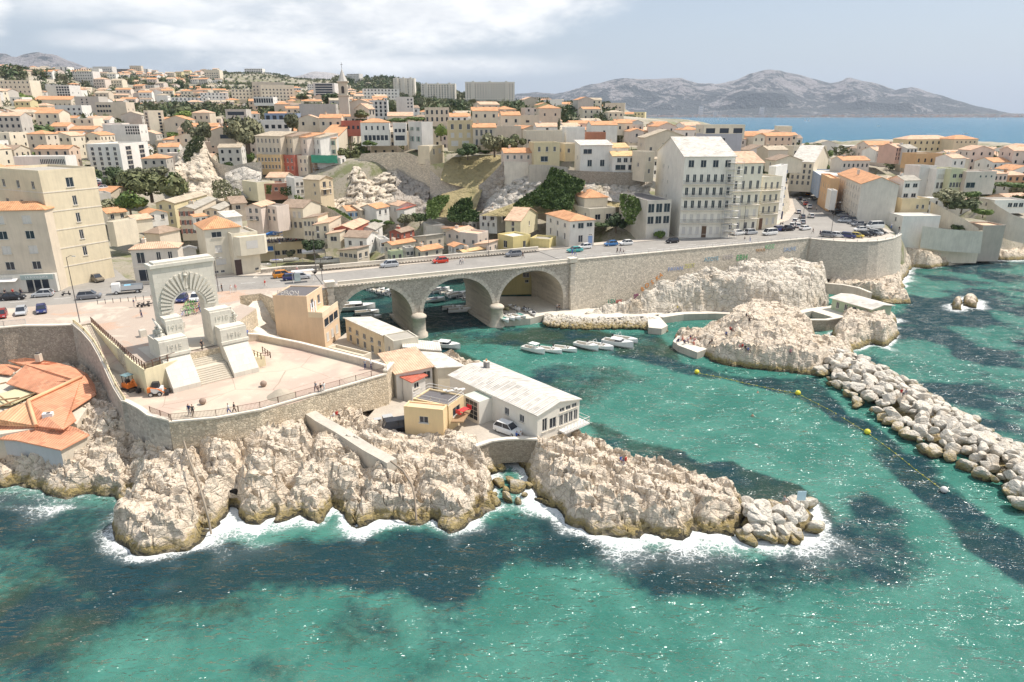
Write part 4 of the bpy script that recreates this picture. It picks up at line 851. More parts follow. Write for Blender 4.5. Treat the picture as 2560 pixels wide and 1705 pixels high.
 b = MB(); n = 8; y = -8.0; z = 9.0; rise = (13.1 - 9) / 16
 for k in range(16):
  y0 = -8.05 + .28 * k + (1.0 if k >= 8 else 0); b.prism([(-2.45,y0),(2.45,y0),(2.45,-2.5),(-2.45,-2.5)],8.8 if k == 0 else 9.0 + rise * k - .01,9.0 + rise * (k + 1),paint((.56,.51,.42),.85,.08,'step_stone',.2))
 b.build('staircase',t)
 b = MB(); b.prism([(-7.4,-2.5),(7.2,-2.5),(7.2,4.5),(-7.4,4.5)],8.5,RZ + .13,paint((.52,.47,.39),.88,.08,'platform_paving',.25)); b.build('platform',t)
 b = MB(); b.prism([(6.7,-6.4),(8.6,-6.4),(8.6,-3.0),(6.7,-3.0)],8.8,10.7,YW); b.face([(8.61,-5.6,9.1),(8.61,-4.4,9.1),(8.61,-4.4,10.4),(8.61,-5.6,10.4)],flat((.30,.12,.14),.6)); b.build('side_kiosk',t)
memorial()
# ================================================================== BUILDINGS
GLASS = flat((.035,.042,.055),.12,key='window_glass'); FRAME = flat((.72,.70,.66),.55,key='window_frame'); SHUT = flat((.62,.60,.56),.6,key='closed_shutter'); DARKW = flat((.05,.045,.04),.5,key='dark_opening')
WALLC = dict(cr=(.70,.63,.50),be=(.62,.54,.43),wh=(.76,.74,.69),ye=(.68,.59,.34),pk=(.70,.60,.52),gy=(.52,.49,.44),rd=(.42,.13,.09),oc=(.60,.44,.24),br=(.30,.22,.15),lg=(.66,.64,.60),bl=(.26,.33,.45),yb=(.64,.56,.40),or_=(.68,.44,.24),dg=(.22,.22,.23),gn=(.40,.46,.30),bb=(.44,.44,.48),pe=(.66,.50,.38))
ROOFC = dict(or_=(.62,.315,.155),pe=(.64,.43,.29),bg=(.50,.42,.31),bw=(.34,.25,.18),gr=(.40,.37,.31),wr=(.62,.585,.52),dk=(.13,.12,.12),rd=(.50,.13,.08),yo=(.68,.45,.22))
_wm = {}
def win_mesh(w,h,style,far):
 k = (round(w,2),round(h,2),style)
 if k in _wm: return _wm[k]
 b = MB(); t = .07
 fm = FRAME
 for x in (-w / 2 + t / 2,w / 2 - t / 2): b.box((x,.10,h / 2),(t,.08,h),fm)
 b.box((0,.10,t / 2),(w - 2 * t,.08,t),fm); b.box((0,.10,h - t / 2),(w - 2 * t,.08,t),fm)
 if w > .75: b.box((0,.10,h / 2),(t * .8,.07,h - 2 * t),fm)
 b.box((0,-.02,-.05),(w + .25,.24,.1),COPING)
 o = b.build('window'); me = o.data; bpy.data.objects.remove(o)
 p = MB(); p.face([(-w / 2 + .01,.12,.01),(w / 2 - .01,.12,.01),(w / 2 - .01,.12,h - .01),(-w / 2 + .01,.12,h - .01)],SHUT if style == 'c' else GLASS)
 o2 = p.build('pane'); me2 = o2.data; bpy.data.objects.remove(o2)
 me.use_fake_user = True; me2.use_fake_user = True
 _wm[k] = (me,me2); return _wm[k]
_sh = {}
def shut_mesh(w,h,col):
 k = (round(w,2),round(h,2),col)
 if k not in _sh:
  s = MB(); s.box((0,0,h / 2),(w,.06,h),flat(col,.6,key='shutter_paint')); o = s.build('shutter'); _sh[k] = o.data; o.data.use_fake_user = True; bpy.data.objects.remove(o)
 return _sh[k]
def parse_open(spec,W,h):
 """'3x2' or '3x2:1.0x1.6' or '2x1:..@u0-u1,z0-z1' joined with ';' -> rectangles (u0,u1,z0,z1,style)"""
 out = []
 if not spec: return out
 for s in spec.split(';'):
  st = ''
  if s[-1] in 'cd': st = s[-1]; s = s[:-1]
  rng = None
  if '@' in s: s,rng = s.split('@')
  size = None
  if ':' in s: s,size = s.split(':')
  c,r = map(int,s.split('x')); w,hh = map(float,size.split('x')) if size else (1.0,1.45)
  ua,ub,za,zb = 0,1,0,1
  if rng: a,b = rng.split(','); ua,ub = map(float,a.split('-')); za,zb = map(float,b.split('-'))
  fw,fh = (ub - ua) * W / c,(zb - za) * h / r; w = min(w,fw * .8); hh = min(hh,fh * .8)
  for i in range(c):
   for j in range(r):
    u = ua * W + fw * (i + .5); z = za * h + fh * (j + .5)
    out.append((u - w / 2,u + w / 2,z - hh / 2,z + hh / 2,st))
 return out
def wall_face(b,o,ud,W,z0,z1,opens,m,far,rec=.18):
 """upright wall with recessed openings; o origin, ud direction, outward normal is to the right of ud"""
 us = sorted({0.0,W} | {q for r in opens for q in r[:2]}); zs = sorted({z0,z1} | {q for r in opens for q in r[2:4]})
 n = Vector((ud[1],-ud[0])); P = lambda u,z,d=0.0: (o[0] + ud[0] * u - n.x * d,o[1] + ud[1] * u - n.y * d,z)
 cache = {}
 def V(u,z):
  k = (round(u,4),round(z,4))
  if k not in cache: cache[k] = len(b.v); b.v.append(P(u,z))
  return cache[k]
 for i in range(len(us) - 1):
  for j in range(len(zs) - 1):
   if us[i + 1] - us[i] < 1e-4 or zs[j + 1] - zs[j] < 1e-4: continue
   u,z = (us[i] + us[i + 1]) / 2,(zs[j] + zs[j + 1]) / 2
   if any(r[0] < u < r[1] and r[2] < z < r[3] for r in opens): continue
   b.f.append((V(us[i],zs[j]),V(us[i + 1],zs[j]),V(us[i + 1],zs[j + 1]),V(us[i],zs[j + 1]))); b.m.append(b.mi(m)); b.sm.append(False)
 for u0,u1,za,zb,st in opens:
  q = [(u0,za),(u1,za),(u1,zb),(u0,zb)]; i0 = len(b.v); b.v += [P(u,z,rec) for u,z in q]; f = [V(u,z) for u,z in q]
  for k in range(4):
   l = (k + 1) % 4; b.f.append((f[k],f[l],i0 + l,i0 + k)); b.m.append(b.mi(m)); b.sm.append(False)
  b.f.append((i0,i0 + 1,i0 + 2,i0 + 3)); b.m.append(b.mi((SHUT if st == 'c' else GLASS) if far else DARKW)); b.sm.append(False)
FOOT = []
def roof_parts(t,W,D,h,kind,rm,wm,pitch=.33,ov=.35,near=True):
 """roof over [0,W]x[0,D] at height h, in the house's own axes; returns ridge height"""
 th = .16; b = MB()
 def plane(q,up):
  e = (Vector(q[1]) - Vector(q[0])).normalized(); nrm = e.cross(Vector(q[-1]) - Vector(q[0])).normalized(); s = nrm.cross(e); o0 = Vector(q[0])
  uv = [((Vector(p) - o0).dot(e),(Vector(p) - o0).dot(s)) for p in q]; b.face([Vector(p) + Vector((0,0,th)) for p in q],rm,uv)
  b.face([Vector(p) for p in q[::-1]],wm)
  for i in range(len(q)):
   a,c = Vector(q[i]),Vector(q[(i + 1) % len(q)]); b.face([a,c,c + Vector((0,0,th)),a + Vector((0,0,th))],rm,[(0,0),(.3,0),(.3,.1),(0,.1)])
 z = h + .01
 if kind in ('gx','gy'):
  span = D if kind == 'gx' else W; rh = span / 2 * pitch; dz = ov * pitch
  if kind == 'gx':
   plane([(-ov,-ov,z - dz),(W + ov,-ov,z - dz),(W + ov,D / 2,z + rh),(-ov,D / 2,z + rh)],1); plane([(W + ov,D + ov,z - dz),(-ov,D + ov,z - dz),(-ov,D / 2,z + rh),(W + ov,D / 2,z + rh)],1)
  else:
   plane([(-ov,D + ov,z - dz),(-ov,-ov,z - dz),(W / 2,-ov,z + rh),(W / 2,D + ov,z + rh)],1); plane([(W + ov,-ov,z - dz),(W + ov,D + ov,z - dz),(W / 2,D + ov,z + rh),(W / 2,-ov,z + rh)],1)
  top = z + rh
 elif kind == 'hip':
  m_ = min(W,D) / 2; rh = m_ * pitch; dz = ov * pitch
  if W >= D: r0,r1 = (m_,D / 2),(W - m_,D / 2)
  else: r0,r1 = (W / 2,m_),(W / 2,D - m_)
  A,B,C_,D_ = (-ov,-ov,z - dz),(W + ov,-ov,z - dz),(W + ov,D + ov,z - dz),(-ov,D + ov,z - dz); p,q = (*r0,z + rh),(*r1,z + rh)
  if W >= D: plane([A,B,q,p],1); plane([B,C_,q],1); plane([C_,D_,p,q],1); plane([D_,A,p],1)
  else: plane([A,B,p],1); plane([B,C_,q,p],1); plane([C_,D_,q],1); plane([D_,A,p,q],1)
  top = z + rh
 elif kind in ('sx','sy','sX','sY'):
  rh = (W if kind[1] in 'xX' else D) * .16; hx = lambda x,y: {'sx': x / W,'sX': 1 - x / W,'sy': y / D,'sY': 1 - y / D}[kind] * rh
  plane([(x,y,z + hx(x,y)) for x,y in ((-ov,-ov),(W + ov,-ov),(W + ov,D + ov),(-ov,D + ov))],1); top = z + rh
 else:
  b.box((W / 2,D / 2,z + .03),(W - .4,D - .4,.08),rm)
  o = b.build('roof',t); b = MB(); p = .55 if kind == 'flat' else .25
  for c,d in (((W / 2,.12,z + p / 2),(W + .1,.24,p)),((W / 2,D - .12,z + p / 2),(W + .1,.24,p)),((.12,D / 2,z + p / 2),(.24,D - .5,p)),((W - .12,D / 2,z + p / 2),(.24,D - .5,p))): b.box(c,d,wm)
  if near:
   i = [0]; b.build('parapet',t)
  else: b.build('parapet',t)
  return z + p
 b.build('roof',t); return top
def chimney(t,x,y,z,m,s=.7,h=1.6):
 b = MB(); b.box((x,y,z + h / 2 - .3),(s,s * 1.5,h),m); b.box((x,y,z + h - .24),(s + .14,s * 1.5 + .14,.1),COPING); b.tube([(x,y,z + h - .2),(x,y,z + h + .15)],.14,tiles(ROOFC['or_']),6); b.build('chimney',t)
def house(label,c,L,C,R_,Y=None,ze=None,B=None,zb=None,yb=None,roof='hip',wc='cr',rc='or_',f='',l='',r='',depth=None,near=True,name='house',cat='house',group=None,shut=None,chim=0,pitch=.33,band=False,mat_=None,door=None,balc=None,floors=None,ov=.35,base_drop=1.5,nolim=False):
 """a building measured by its eave corners in the photo: L left, C nearest, R right, and its distance (Y), eave height (ze) or foot (B at height zb)"""
 if B is not None: Y = at(c,B[0],B[1],zb).y
 if ze is None: ze = atY(c,C[0],C[1],Y).z
 cn = at(c,C[0],C[1],ze); vr = (at(c,R_[0],R_[1],ze) - cn).xy; hz_ = Y is not None and abs(H_CAM - ze) < .03 * Y
 if hz_:
  cn = atY(c,C[0],C[1],Y); vr = (atY(c,R_[0],C[1],Y) - cn).xy + Vector((0,abs((atY(c,R_[0],C[1],Y) - cn).x) * .12)); yb = yb if yb is None else yb
  if L is not None: lx = (cn.x - atY(c,L[0],C[1],Y).x); u = Vector((-.62,.78)) * max(6,min(16,lx * 1.7))
 if hz_ and L is not None: pass
 elif L is None: u = Vector((-vr.y,vr.x)).normalized() * (depth or 9)
 else: u = (at(c,L[0],L[1],ze) - cn).xy
 if depth and L is not None and not hz_: u = u.normalized() * depth
 if vr.length >= u.length:
  p = Vector((-vr.y,vr.x)).normalized(); u = p * max(2.0,abs(u.dot(p))) if L is not None else u
 else:
  p = Vector((u.y,-u.x)).normalized(); vr = p * max(2.0,abs(vr.dot(p)))
 W,D = vr.length,u.length
 if not nolim and not depth and L is not None:
  ppm = FPX / (cn - Vector((0,0,H_CAM))).length; kk = CROPS[c][2]
  lw,lu = abs(R_[0] - C[0]) * kk / ppm * 1.35 + 2.5,abs(C[0] - L[0]) * kk / ppm * 1.35 + 2.5
  vr = vr.normalized() * min(vr.length,lw); u = u.normalized() * min(u.length,lu)
 if zb is None: zb = atY(c,C[0],yb,cn.y).z if yb is not None else gz(cn.x,cn.y)
 h = max(2.2,ze - zb); rz = math.atan2(vr.y,vr.x)
 t = thing(name,label,cat,(cn.x,cn.y,zb),rz,group)
 FOOT.append([(cn.x,cn.y),(cn.x + vr.x,cn.y + vr.y),(cn.x + vr.x + u.x,cn.y + vr.y + u.y),(cn.x + u.x,cn.y + u.y)])
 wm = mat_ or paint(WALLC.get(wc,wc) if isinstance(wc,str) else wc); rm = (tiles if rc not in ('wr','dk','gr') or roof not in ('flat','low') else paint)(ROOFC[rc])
 F,Ls,Rs = parse_open(f,W,h),parse_open(l,D,h),parse_open(r,D,h); Ls = [(D - q[1],D - q[0],*q[2:]) for q in Ls]
 b = MB()
 wall_face(b,(0,0),(1,0),W,-base_drop,h,F,wm,not near); wall_face(b,(W,0),(0,1),D,-base_drop,h,Rs,wm,not near)
 wall_face(b,(W,D),(-1,0),W,-base_drop,h,[],wm,not near); wall_face(b,(0,D),(0,-1),D,-base_drop,h,Ls,wm,not near)
 rh = {'gx': D,'gy': W}.get(roof,0) / 2 * pitch
 if roof == 'gx':
  b.face([(0,D,h),(0,0,h),(0,D / 2,h + rh)],wm); b.face([(W,0,h),(W,D,h),(W,D / 2,h + rh)],wm)
 elif roof == 'gy':
  b.face([(0,0,h),(W,0,h),(W / 2,0,h + rh)],wm); b.face([(W,D,h),(0,D,h),(W / 2,D,h + rh)],wm)
 elif roof[0] == 's' and len(roof) == 2:
  k = roof; q = (W if k[1] in 'xX' else D) * .16; z_ = lambda x,y: h + {'sx': x / W,'sX': 1 - x / W,'sy': y / D,'sY': 1 - y / D}[k] * q
  P4 = [(0,0),(W,0),(W,D),(0,D)]
  for i in range(4):
   a,d = P4[i],P4[(i + 1) % 4]
   if z_(*a) > h + .01 or z_(*d) > h + .01: b.face([(*a,h),(*d,h),(*d,z_(*d)),(*a,z_(*a))][0 if z_(*a) >= 0 else 0:],wm)
 b.build('wall',t)
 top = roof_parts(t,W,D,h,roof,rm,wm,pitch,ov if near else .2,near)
 if near:
  for face,ops in (('f',F),('r',Rs),('l',Ls)):
   for u0,u1,z0,z1,st in ops:
    m1,m2 = win_mesh(u1 - u0,z1 - z0,st,False); uc = (u0 + u1) / 2
    loc,rot = {'f': ((uc,0,z0),0),'r': ((W,uc,z0),R(90)),'l': ((0,D - uc,z0),R(-90))}[face]
    o = bpy.data.objects.new('window',m1); COL.objects.link(o); o.parent = t; o.location = loc; o.rotation_euler.z = rot
    p = bpy.data.objects.new('pane',m2); COL.objects.link(p); p.parent = o
    if shut and st != 'c':
     for s in (-1,1):
      q = bpy.data.objects.new('shutter',shut_mesh((u1 - u0) * .5,z1 - z0,shut)); COL.objects.link(q); q.parent = o; q.location = (s * (u1 - u0) * .76,-.05,0)
 for k in range(chim): chimney(t,W * (.25 + .5 * k),D * (.5 if roof != 'flat' else .8),top - .5,wm)
 if band and floors:
  for k in range(1,floors):
   b = MB(); z = h * k / floors; e = .07
   b.box((W / 2,-e / 2 - .001,z),(W + 2 * e,e,.22),COPING); b.box((-e / 2 - .001,D / 2,z),(e,D - .01,.22),COPING); b.build('cornice',t)
 if balc:
  for zf,u0,u1 in balc:
   b = MB(); b.box((W * (u0 + u1) / 2,-.5,h * zf - .08),(W * (u1 - u0),1.0,.16),COPING); s = b.build('balcony',t)
   b = MB(); n = max(4,int(W * (u1 - u0) / .3)); z = h * zf
   b.tube([(W * u0 + .05,-.02,z + 1),(W * u0 + .05,-.95,z + 1),(W * u1 - .05,-.95,z + 1),(W * u1 - .05,-.02,z + 1)],.03,IRON2,4)
   for k in range(n + 1): b.box((W * u0 + .05 + (W * (u1 - u0) - .1) * k / n,-.95,z + .5),(.025,.025,1.0),IRON2)
   b.build('balcony_rail',s)
 if door:
  u,w_,hh,colr = door; b = MB(); b.box((W * u,-.03,hh / 2),(w_,.08,hh),flat(colr,.5,key='door_paint')); b.box((W * u,-.03,hh + .08),(w_ + .3,.14,.16),COPING); b.build('door',t)
 t['_w'] = W; t['_d'] = D; t['_h'] = h
 return t
IRON2 = flat((.10,.09,.085),.6,key='dark_iron')
Hh = house
# ---- left foreground blocks
Hh('beige corner block with orange hipped roof over the pavement restaurant','A5',(-190,262),(428,250),(462,214),B=(596,1040),zb=13.1,wc='be',rc='or_',l='4x1:1.7x1.7@.05-.97,.82-.95c;4x1:1.7x1.7@.05-.97,.62-.78;4x1:1.7x1.7@.05-.97,.44-.6c;4x1:1.7x1.7@.05-.97,.24-.41',f='1x4:.5x.9@.6-1,.25-.95',name='apartment_block',cat='apartment block',depth=22,pitch=.42)
t = Hh('tall yellow-beige block with white bands and gadgets on its flat roof','A1',(-60,1095),(326,1122),(745,1085),B=(965,2065),zb=13.5,wc=(.67,.585,.42),rc='gr',roof='flat',f='1x1:1.6x2.0@.35-.65,.84-.97;1x4:.9x2.0@.4-.65,.2-.82',l='3x5:1.1x1.6@.02-.98,.12-.98',name='apartment_block',cat='apartment block',band=True,floors=6,nolim=True)
Hh('cream corner house with salmon hipped roof across the road from the memorial','A5',(1030,612),(1275,642),(1735,622),B=(1302,985),zb=13.1,wc=(.62,.565,.49),rc='pe',f='1x1:1.7x2.4@.08-.3,.55-.95;2x1:.9x2.3@.45-.95,.55-.95;1x1:3x2.6@.05-.45,.0-.5;1x1:2.4x2.4@.55-.9,.0-.5',l='2x2:.9x1.5@.1-.95,.05-.95',chim=1,band=True,floors=2)
t = Hh('cream house with orange roof and roof fans right of the memorial arch','A6',(350,548),(430,600),(795,578),B=(545,1058),zb=13.1,wc=(.66,.61,.50),rc='or_',roof='hip',f='1x1:2.2x1.3@.1-.55,.78-.95;1x1:1.5x1.7@.2-.45,.46-.66c;1x1:2.2x1.4@.15-.55,.2-.36c;2x1:.9x.6@.1-.45,.02-.12d',depth=10,pitch=.5)
t = Hh('cream block with a boxed oriel window beside the blue awnings','A6',(655,648),(700,668),(962,645),B=(800,1052),zb=13.1,wc=(.68,.62,.49),rc='gr',roof='flat',f='1x1:.9x.6@.7-.95,.04-.16d',depth=9,door=(.12,1.5,3.6,(.06,.035,.03)))
b = MB(); b.prism([(1.2,-1.6),(6.8,-1.6),(7.8,-.0),(.4,-.0)],4.6,8.9,paint((.68,.62,.49)),bottom=True); b.face([(2.6,-1.62,6.1),(5.2,-1.62,6.1),(5.2,-1.62,7.9),(2.6,-1.62,7.9)],SHUT); b.build('oriel',t)
Hh('cream flat block behind the salmon roofed corner house','A5',(985,430),(1112,392),(1335,355),Y=182,yb=560,wc='cr',roof='flat',rc='gr')
Hh('house with brown pyramid roof behind the corner house','A5',(1436,470),(1560,484),(1758,442),Y=176,yb=640,wc='be',rc='bw',pitch=.5)
Hh('white shed with a zigzag roof left of the cream house','A5',(1745,690),(1790,700),(1925,690),Y=160,yb=735,wc='wh',rc='wr',roof='gy')
Hh('low house with orange roof between the tall beige block and the trees','A1',(830,1445),(900,1462),(1045,1442),Y=205,yb=1520,wc='cr',rc='or_',roof='gx',f='2x1')
Hh('small orange roofed house just right of the tall beige block','A1',(1170,1450),(1235,1468),(1392,1448),Y=200,yb=1530,wc='wh',rc='or_',roof='gy',f='2x1')
Hh('salmon roofed low house below the bright green tree','A1',(1050,1500),(1130,1515),(1290,1500),Y=190,yb=1580,wc='cr',rc='pe',roof='gx')
Hh('gabled beige house with one orange roof slope beside the bright green tree','A1',(878,1275),(920,1290),(1100,1262),Y=236,yb=1385,wc='be',rc='or_',roof='gy',f='1x1')
Hh('garage with flat roof below the parked cars','A1',(790,1300),(840,1315),(905,1300),Y=228,yb=1360,wc='gy',rc='gr',roof='flat')
Hh('pale yellow house with a roof terrace left of the valley','A6',(45,322),(135,345),(458,258),Y=214,yb=560,wc=(.68,.60,.38),rc='bg',roof='gx',l='2x3:.8x1.3',f='3x2:.8x1.3@.3-1,.3-.95')
Hh('long grey-beige house with red shuttered windows on its shaded side','A6',(238,380),(328,402),(545,300),Y=202,yb=660,wc='be',rc='gr',roof='gx',l='3x3:.8x1.4',shut=(.38,.16,.12),chim=1)
Hh('small white house with a bright orange roof patch','A6',(322,498),(342,504),(458,492),Y=186,yb=560,wc='wh',rc='or_',roof='sy',f='2x1')
Hh('beige gabled house behind the small bright orange roof','A6',(470,398),(572,412),(702,350),Y=212,yb=515,wc='be',rc='gr',roof='gx',f='1x1',l='2x2:.8x1.2')
Hh('house with brown roof and one large upper window','A6',(640,318),(702,350),(842,338),Y=224,yb=480,wc='be',rc='bw',roof='gx',f='1x1:2x1.4@.2-.6,.5-.9')
Hh('white lean-to with corrugated grey roof in the valley','A6',(580,478),(650,500),(752,472),Y=200,yb=560,wc='wh',rc='wr',roof='sy')
Hh('white house with its gable end and balcony facing the sea','A6',None,(835,378),(985,380),Y=216,yb=600,depth=10,wc='pk',rc='pe',roof='gy',f='2x2:.9x1.5@.1-.9,.3-1',balc=[(.45,.1,.7)])
Hh('pinkish flat roofed house with a white glass pergola on top','A6',(985,378),(1140,394),(1218,372),Y=217,yb=580,wc='pk',rc='gr',roof='flat',l='3x2:1.0x1.4@.05-.95,.25-1')
Hh('three-storey cream house with brown roof and bare right gable','A6',(1226,372),(1396,392),(1572,350),Y=222,yb=650,wc='cr',rc='bw',roof='gy',l='4x1:1.0x2@.05-.95,.58-.9c;4x1:1.0x2@.05-.95,.2-.5',balc=None)
Hh('cream house with three skylights in its brown roof','A6',(1425,488),(1546,500),(1645,462),Y=213,yb=690,wc='cr',rc='bw',roof='sY',l='4x2:.8x1.5',f='2x1')
Hh('cream house with pink roof beside the skylights','A6',(1548,536),(1652,560),(1772,494),Y=208,yb=700,wc='cr',rc='pe',roof='sY',l='2x2:.9x1.6',f='2x1:.9x1.5c')
Hh('brick red house with salmon roof above the boats','A6',(1752,572),(1882,598),(2042,524),Y=206,yb=680,wc='rd',rc='pe',roof='gx',l='2x1:2x1.6d')
Hh('white house with grey tiles right of the red house','A6',(1966,592),(2102,606),(2178,556),Y=216,yb=700,wc='wh',rc='gr',roof='gx',f='1x1',l='2x1')
Hh('white house with brown roof in front of the red house','A6',(1838,662),(2022,684),(2132,640),Y=199,yb=800,wc='wh',rc='bw',roof='gy',l='2x1',f='1x1:.7x.9')
Hh('low house with brown tiled terrace roof beside the road','A6',(1752,812),(1932,832),(2012,796),Y=188,yb=905,wc='be',rc='bw',roof='sY',l='4x1:1.2x1.2',f='2x1:1.2x1.4')
Hh('little house with orange roofed balcony below the red house','A6',(1662,634),(1762,650),(1832,614),Y=201,yb=740,wc='cr',rc='pe',roof='sY',l='1x1:2x1.4d')
REST = Hh('two-storey harbour restaurant with crowded terrace and blue awnings','A6',None,(962,752),(1420,722),Y=221,yb=880,depth=13,wc=(.68,.58,.40),rc='gr',roof='low',f='4x1:1.8x1.9@.3-.95,.05-.5',name='restaurant',cat='restaurant')
Hh('dark timber gable behind the blue awnings','A6',(985,602),(1122,628),(1245,592),Y=240,yb=720,wc='br',rc='gr',roof='gy')
Hh('long low roof left of the dark timber gable','A6',(790,628),(830,650),(1010,612),Y=226,yb=700,wc='cr',rc='pe',roof='sy')
Hh('cream cube house with a grey low roof under the cliff','A2',(14,1052),(140,1068),(208,1046),Y=256,yb=1190,wc=(.70,.64,.46),rc='gr',roof='low',l='1x1',f='1x1')
Hh('brick red house hung with ivy under the cliff','A2',None,(195,1088),(456,1078),Y=258,yb=1180,depth=8,wc=(.46,.22,.15),rc='gr',roof='flat',f='3x1:1.2x1.3@.1-.7,.3-.95')
Hh('grey gabled cabin on the terrace of the ivy house','A2',(262,1012),(372,1022),(446,1004),Y=268,yb=1075,wc='gy',rc='pe',roof='gy',l='2x1')
Hh('narrow white house with a crenellated parapet','E4',None,(652,812),(818,802),Y=253,yb=1150,depth=8,wc='wh',rc='gr',roof='flat',f='2x2:1x1.3@.05-.95,.2-.95')
Hh('tall beige house with grey gable roof and sunlit balcony side','E4',(803,802),(1076,818),(1288,790),Y=247,yb=1245,wc=(.66,.55,.38),rc='bg',roof='gy',f='1x2:1.6x2@.15-.55,.35-.95;1x2:.8x1.8@.65-.9,.35-.95',l='1x2:.8x1.2@.2-.45,.3-.95',balc=[(.62,.1,.75)])
Hh('small white house with orange roof and blue shutters under the cliff','A2',(840,1282),(902,1304),(1012,1294),Y=238,yb=1372,wc='wh',rc='or_',roof='gx',f='2x1:.9x1.3',shut=(.16,.36,.62))
Hh('low beige house between two orange roofs under the cliff','A2',None,(1014,1302),(1145,1284),Y=239,yb=1350,depth=8,wc='be',rc='bg',roof='gx',f='2x1:1.2x1.5',shut=(.42,.36,.26),chim=1)
Hh('white house with orange roof and open terrace under the cliff','A2',None,(1146,1284),(1252,1264),Y=238,yb=1395,depth=7,wc='wh',rc='or_',roof='gx',f='2x1:1.1x1.5@.05-.95,.35-.95')
Hh('grey-beige gabled house against the dark cliff','A2',(1224,1240),(1334,1262),(1472,1250),Y=246,yb=1385,wc='lg',rc='pe',roof='gy',l='2x1:.8x1.4@.1-.9,.4-.95',f='1x1')
Hh('little house with a crimson roof against the dark cliff','A2',(1352,1312),(1382,1324),(1476,1292),Y=240,yb=1352,wc='wh',rc='rd',roof='sY')
for a in [('tiny red house with a brown roof',(338,632),(402,655),(532,622),216,700,'rd','bw','gx'),('cream house with bright orange roof and a stove pipe',(238,738),(312,754),(536,716),194,860,'cr','or_','gx'),
('low sheds with mossy brown roofs in the middle of the valley',(520,694),(652,722),(802,692),206,775,'be','gr','sY'),('cream cottage with two linked orange roofs by the bridge parapet',(528,802),(602,828),(806,794),186,890,'cr','or_','gx'),
('yellow-green shack with canopies by the bridge parapet',(264,852),(302,864),(422,850),183,915,'gn','pe','flat'),('house with orange roof and a blue door in the valley',(824,594),(882,608),(1022,584),222,700,'cr','or_','sY'),
('house with salmon roof next to the blue door house',(872,614),(986,638),(1132,604),216,720,'pk','pe','gx'),('pinkish house with a covered roof loggia',(974,644),(1152,662),(1262,632),201,800,'pk','pe','flat'),
('low house with pink-brown roof behind the bridge parapet',(1146,764),(1252,784),(1352,748),185,840,'pk','pe','sY'),('small orange roofed cottage with a gable toward the road',(866,768),(926,790),(1032,774),189,850,'wh','or_','gy'),
('wide sand coloured roof just behind the bridge parapet',(960,856),(1012,868),(1242,826),180,905,'be','yo','gx'),('dark glazed shed between cottages',(415,790),(450,812),(520,800),187,880,'gy','gr','flat'),
('flat white house left of the orange roofs',(150,690),(200,720),(262,700),200,790,'wh','gr','flat'),('low white wall house right of the red roofs',(620,560),(700,590),(830,580),232,640,'wh','wr','flat'),
('white cube below the cliff bushes',(1000,530),(1060,548),(1140,540),236,600,'wh','gr','flat')]:
 Hh(a[0],'A7',a[1],a[2],a[3],Y=a[4],yb=a[5],wc=a[6],rc=a[7],roof=a[8],l='2x1:.9x1.2',f='2x1:.9x1.2',chim=1 if a[8] == 'gx' else 0)
Hh('yellow harbour house with flat white roof seen above and under the bridge','A7',(1350,662),(1500,694),(1664,668),Y=187,zb=1.7,wc=(.66,.56,.26),rc='wr',roof='flat',l='1x1:1.6x2.4@.3-.7,.78-.95;2x1:1.6x1.6@.1-.9,.3-.5',f='1x1:1.0x1.8@.5-.8,.78-.95;3x1:1.2x1.6@.1-.9,.42-.6',base_drop=.6)
Hh('yellow garden wall house right of the flat white roof','A7',None,(1664,705),(1856,718),Y=190,yb=800,depth=6,wc=(.66,.56,.26),rc='gr',roof='flat',base_drop=9)
Hh('yellow harbour front under the right arch with a small tiled porch','A7',None,(1380,1020),(1900,1010),Y=182.5,zb=1.7,depth=4,wc=(.66,.56,.26),rc='gr',roof='low',f='1x1:1.8x2@.4-.55,.7-.98;1x1:1.0x1.2@.42-.56,.45-.62;3x1:.9x1.0@.62-.8,.38-.55',door=(.66,1.0,2.6,(.25,.05,.03)),base_drop=.6)
Hh('white house with shuttered windows and a dark glazed side','A7',(1196,444),(1342,462),(1496,408),Y=226,yb=600,wc='wh',rc='bg',roof='gx',l='2x1:1.4x1.3@.05-.95,.55-.95;3x1:.8x1.3@.05-.95,.1-.5',f='1x1:5x1.8@.1-.9,.4-.8',chim=1)
Hh('long orange roof stepping up toward the rock','A7',None,(1492,448),(1748,340),Y=233,yb=520,depth=6,wc='be',rc='or_',roof='sy')
Hh('cream house with peach roof and curved white terrace','A7',(1488,486),(1572,520),(1742,446),Y=206,yb=640,wc=(.70,.63,.42),rc='pe',roof='gy',l='1x2:.9x1.4',f='1x1')
Hh('small beige houses stacked against the ivy','A7',None,(1745,352),(1895,400),Y=236,yb=450,depth=5,wc='be',rc='pe',roof='gx')
Hh('two-tone house with large orange hipped roof at the bridge end','A7',(1826,446),(2058,520),(2282,500),B=(2050,778),zb=13.1,wc=(.68,.64,.58),rc='or_',l='3x1:1.2x1.2@.05-.95,.66-.9;3x1:1.0x1.8@.05-.95,.2-.52',f='1x1:.7x1.0@.08-.25,.68-.92;1x1:1.8x1.6@.3-.6,.66-.94;1x1:1.8x1.2@.65-.95,.7-.94;1x1:1.4x2@.3-.6,.1-.5;1x1:1.2x2.6@.75-.95,.05-.5',shut=None,door=(.85,1.3,2.9,(.25,.36,.58)),chim=0)
Hh('upper storey with red-orange hipped roof above a balustraded terrace','A3',(788,1164),(880,1192),(1078,1186),Y=221,yb=1300,wc='cr',rc='or_',chim=1,pitch=.5)
Hh('cream garden villa with wide balustraded terrace','A3',(772,1262),(925,1300),(1104,1278),Y=215,yb=1400,wc='cr',rc='gr',roof='flat',f='2x1:2x2@.1-.95,.1-.7',l='2x1:.9x1.6')
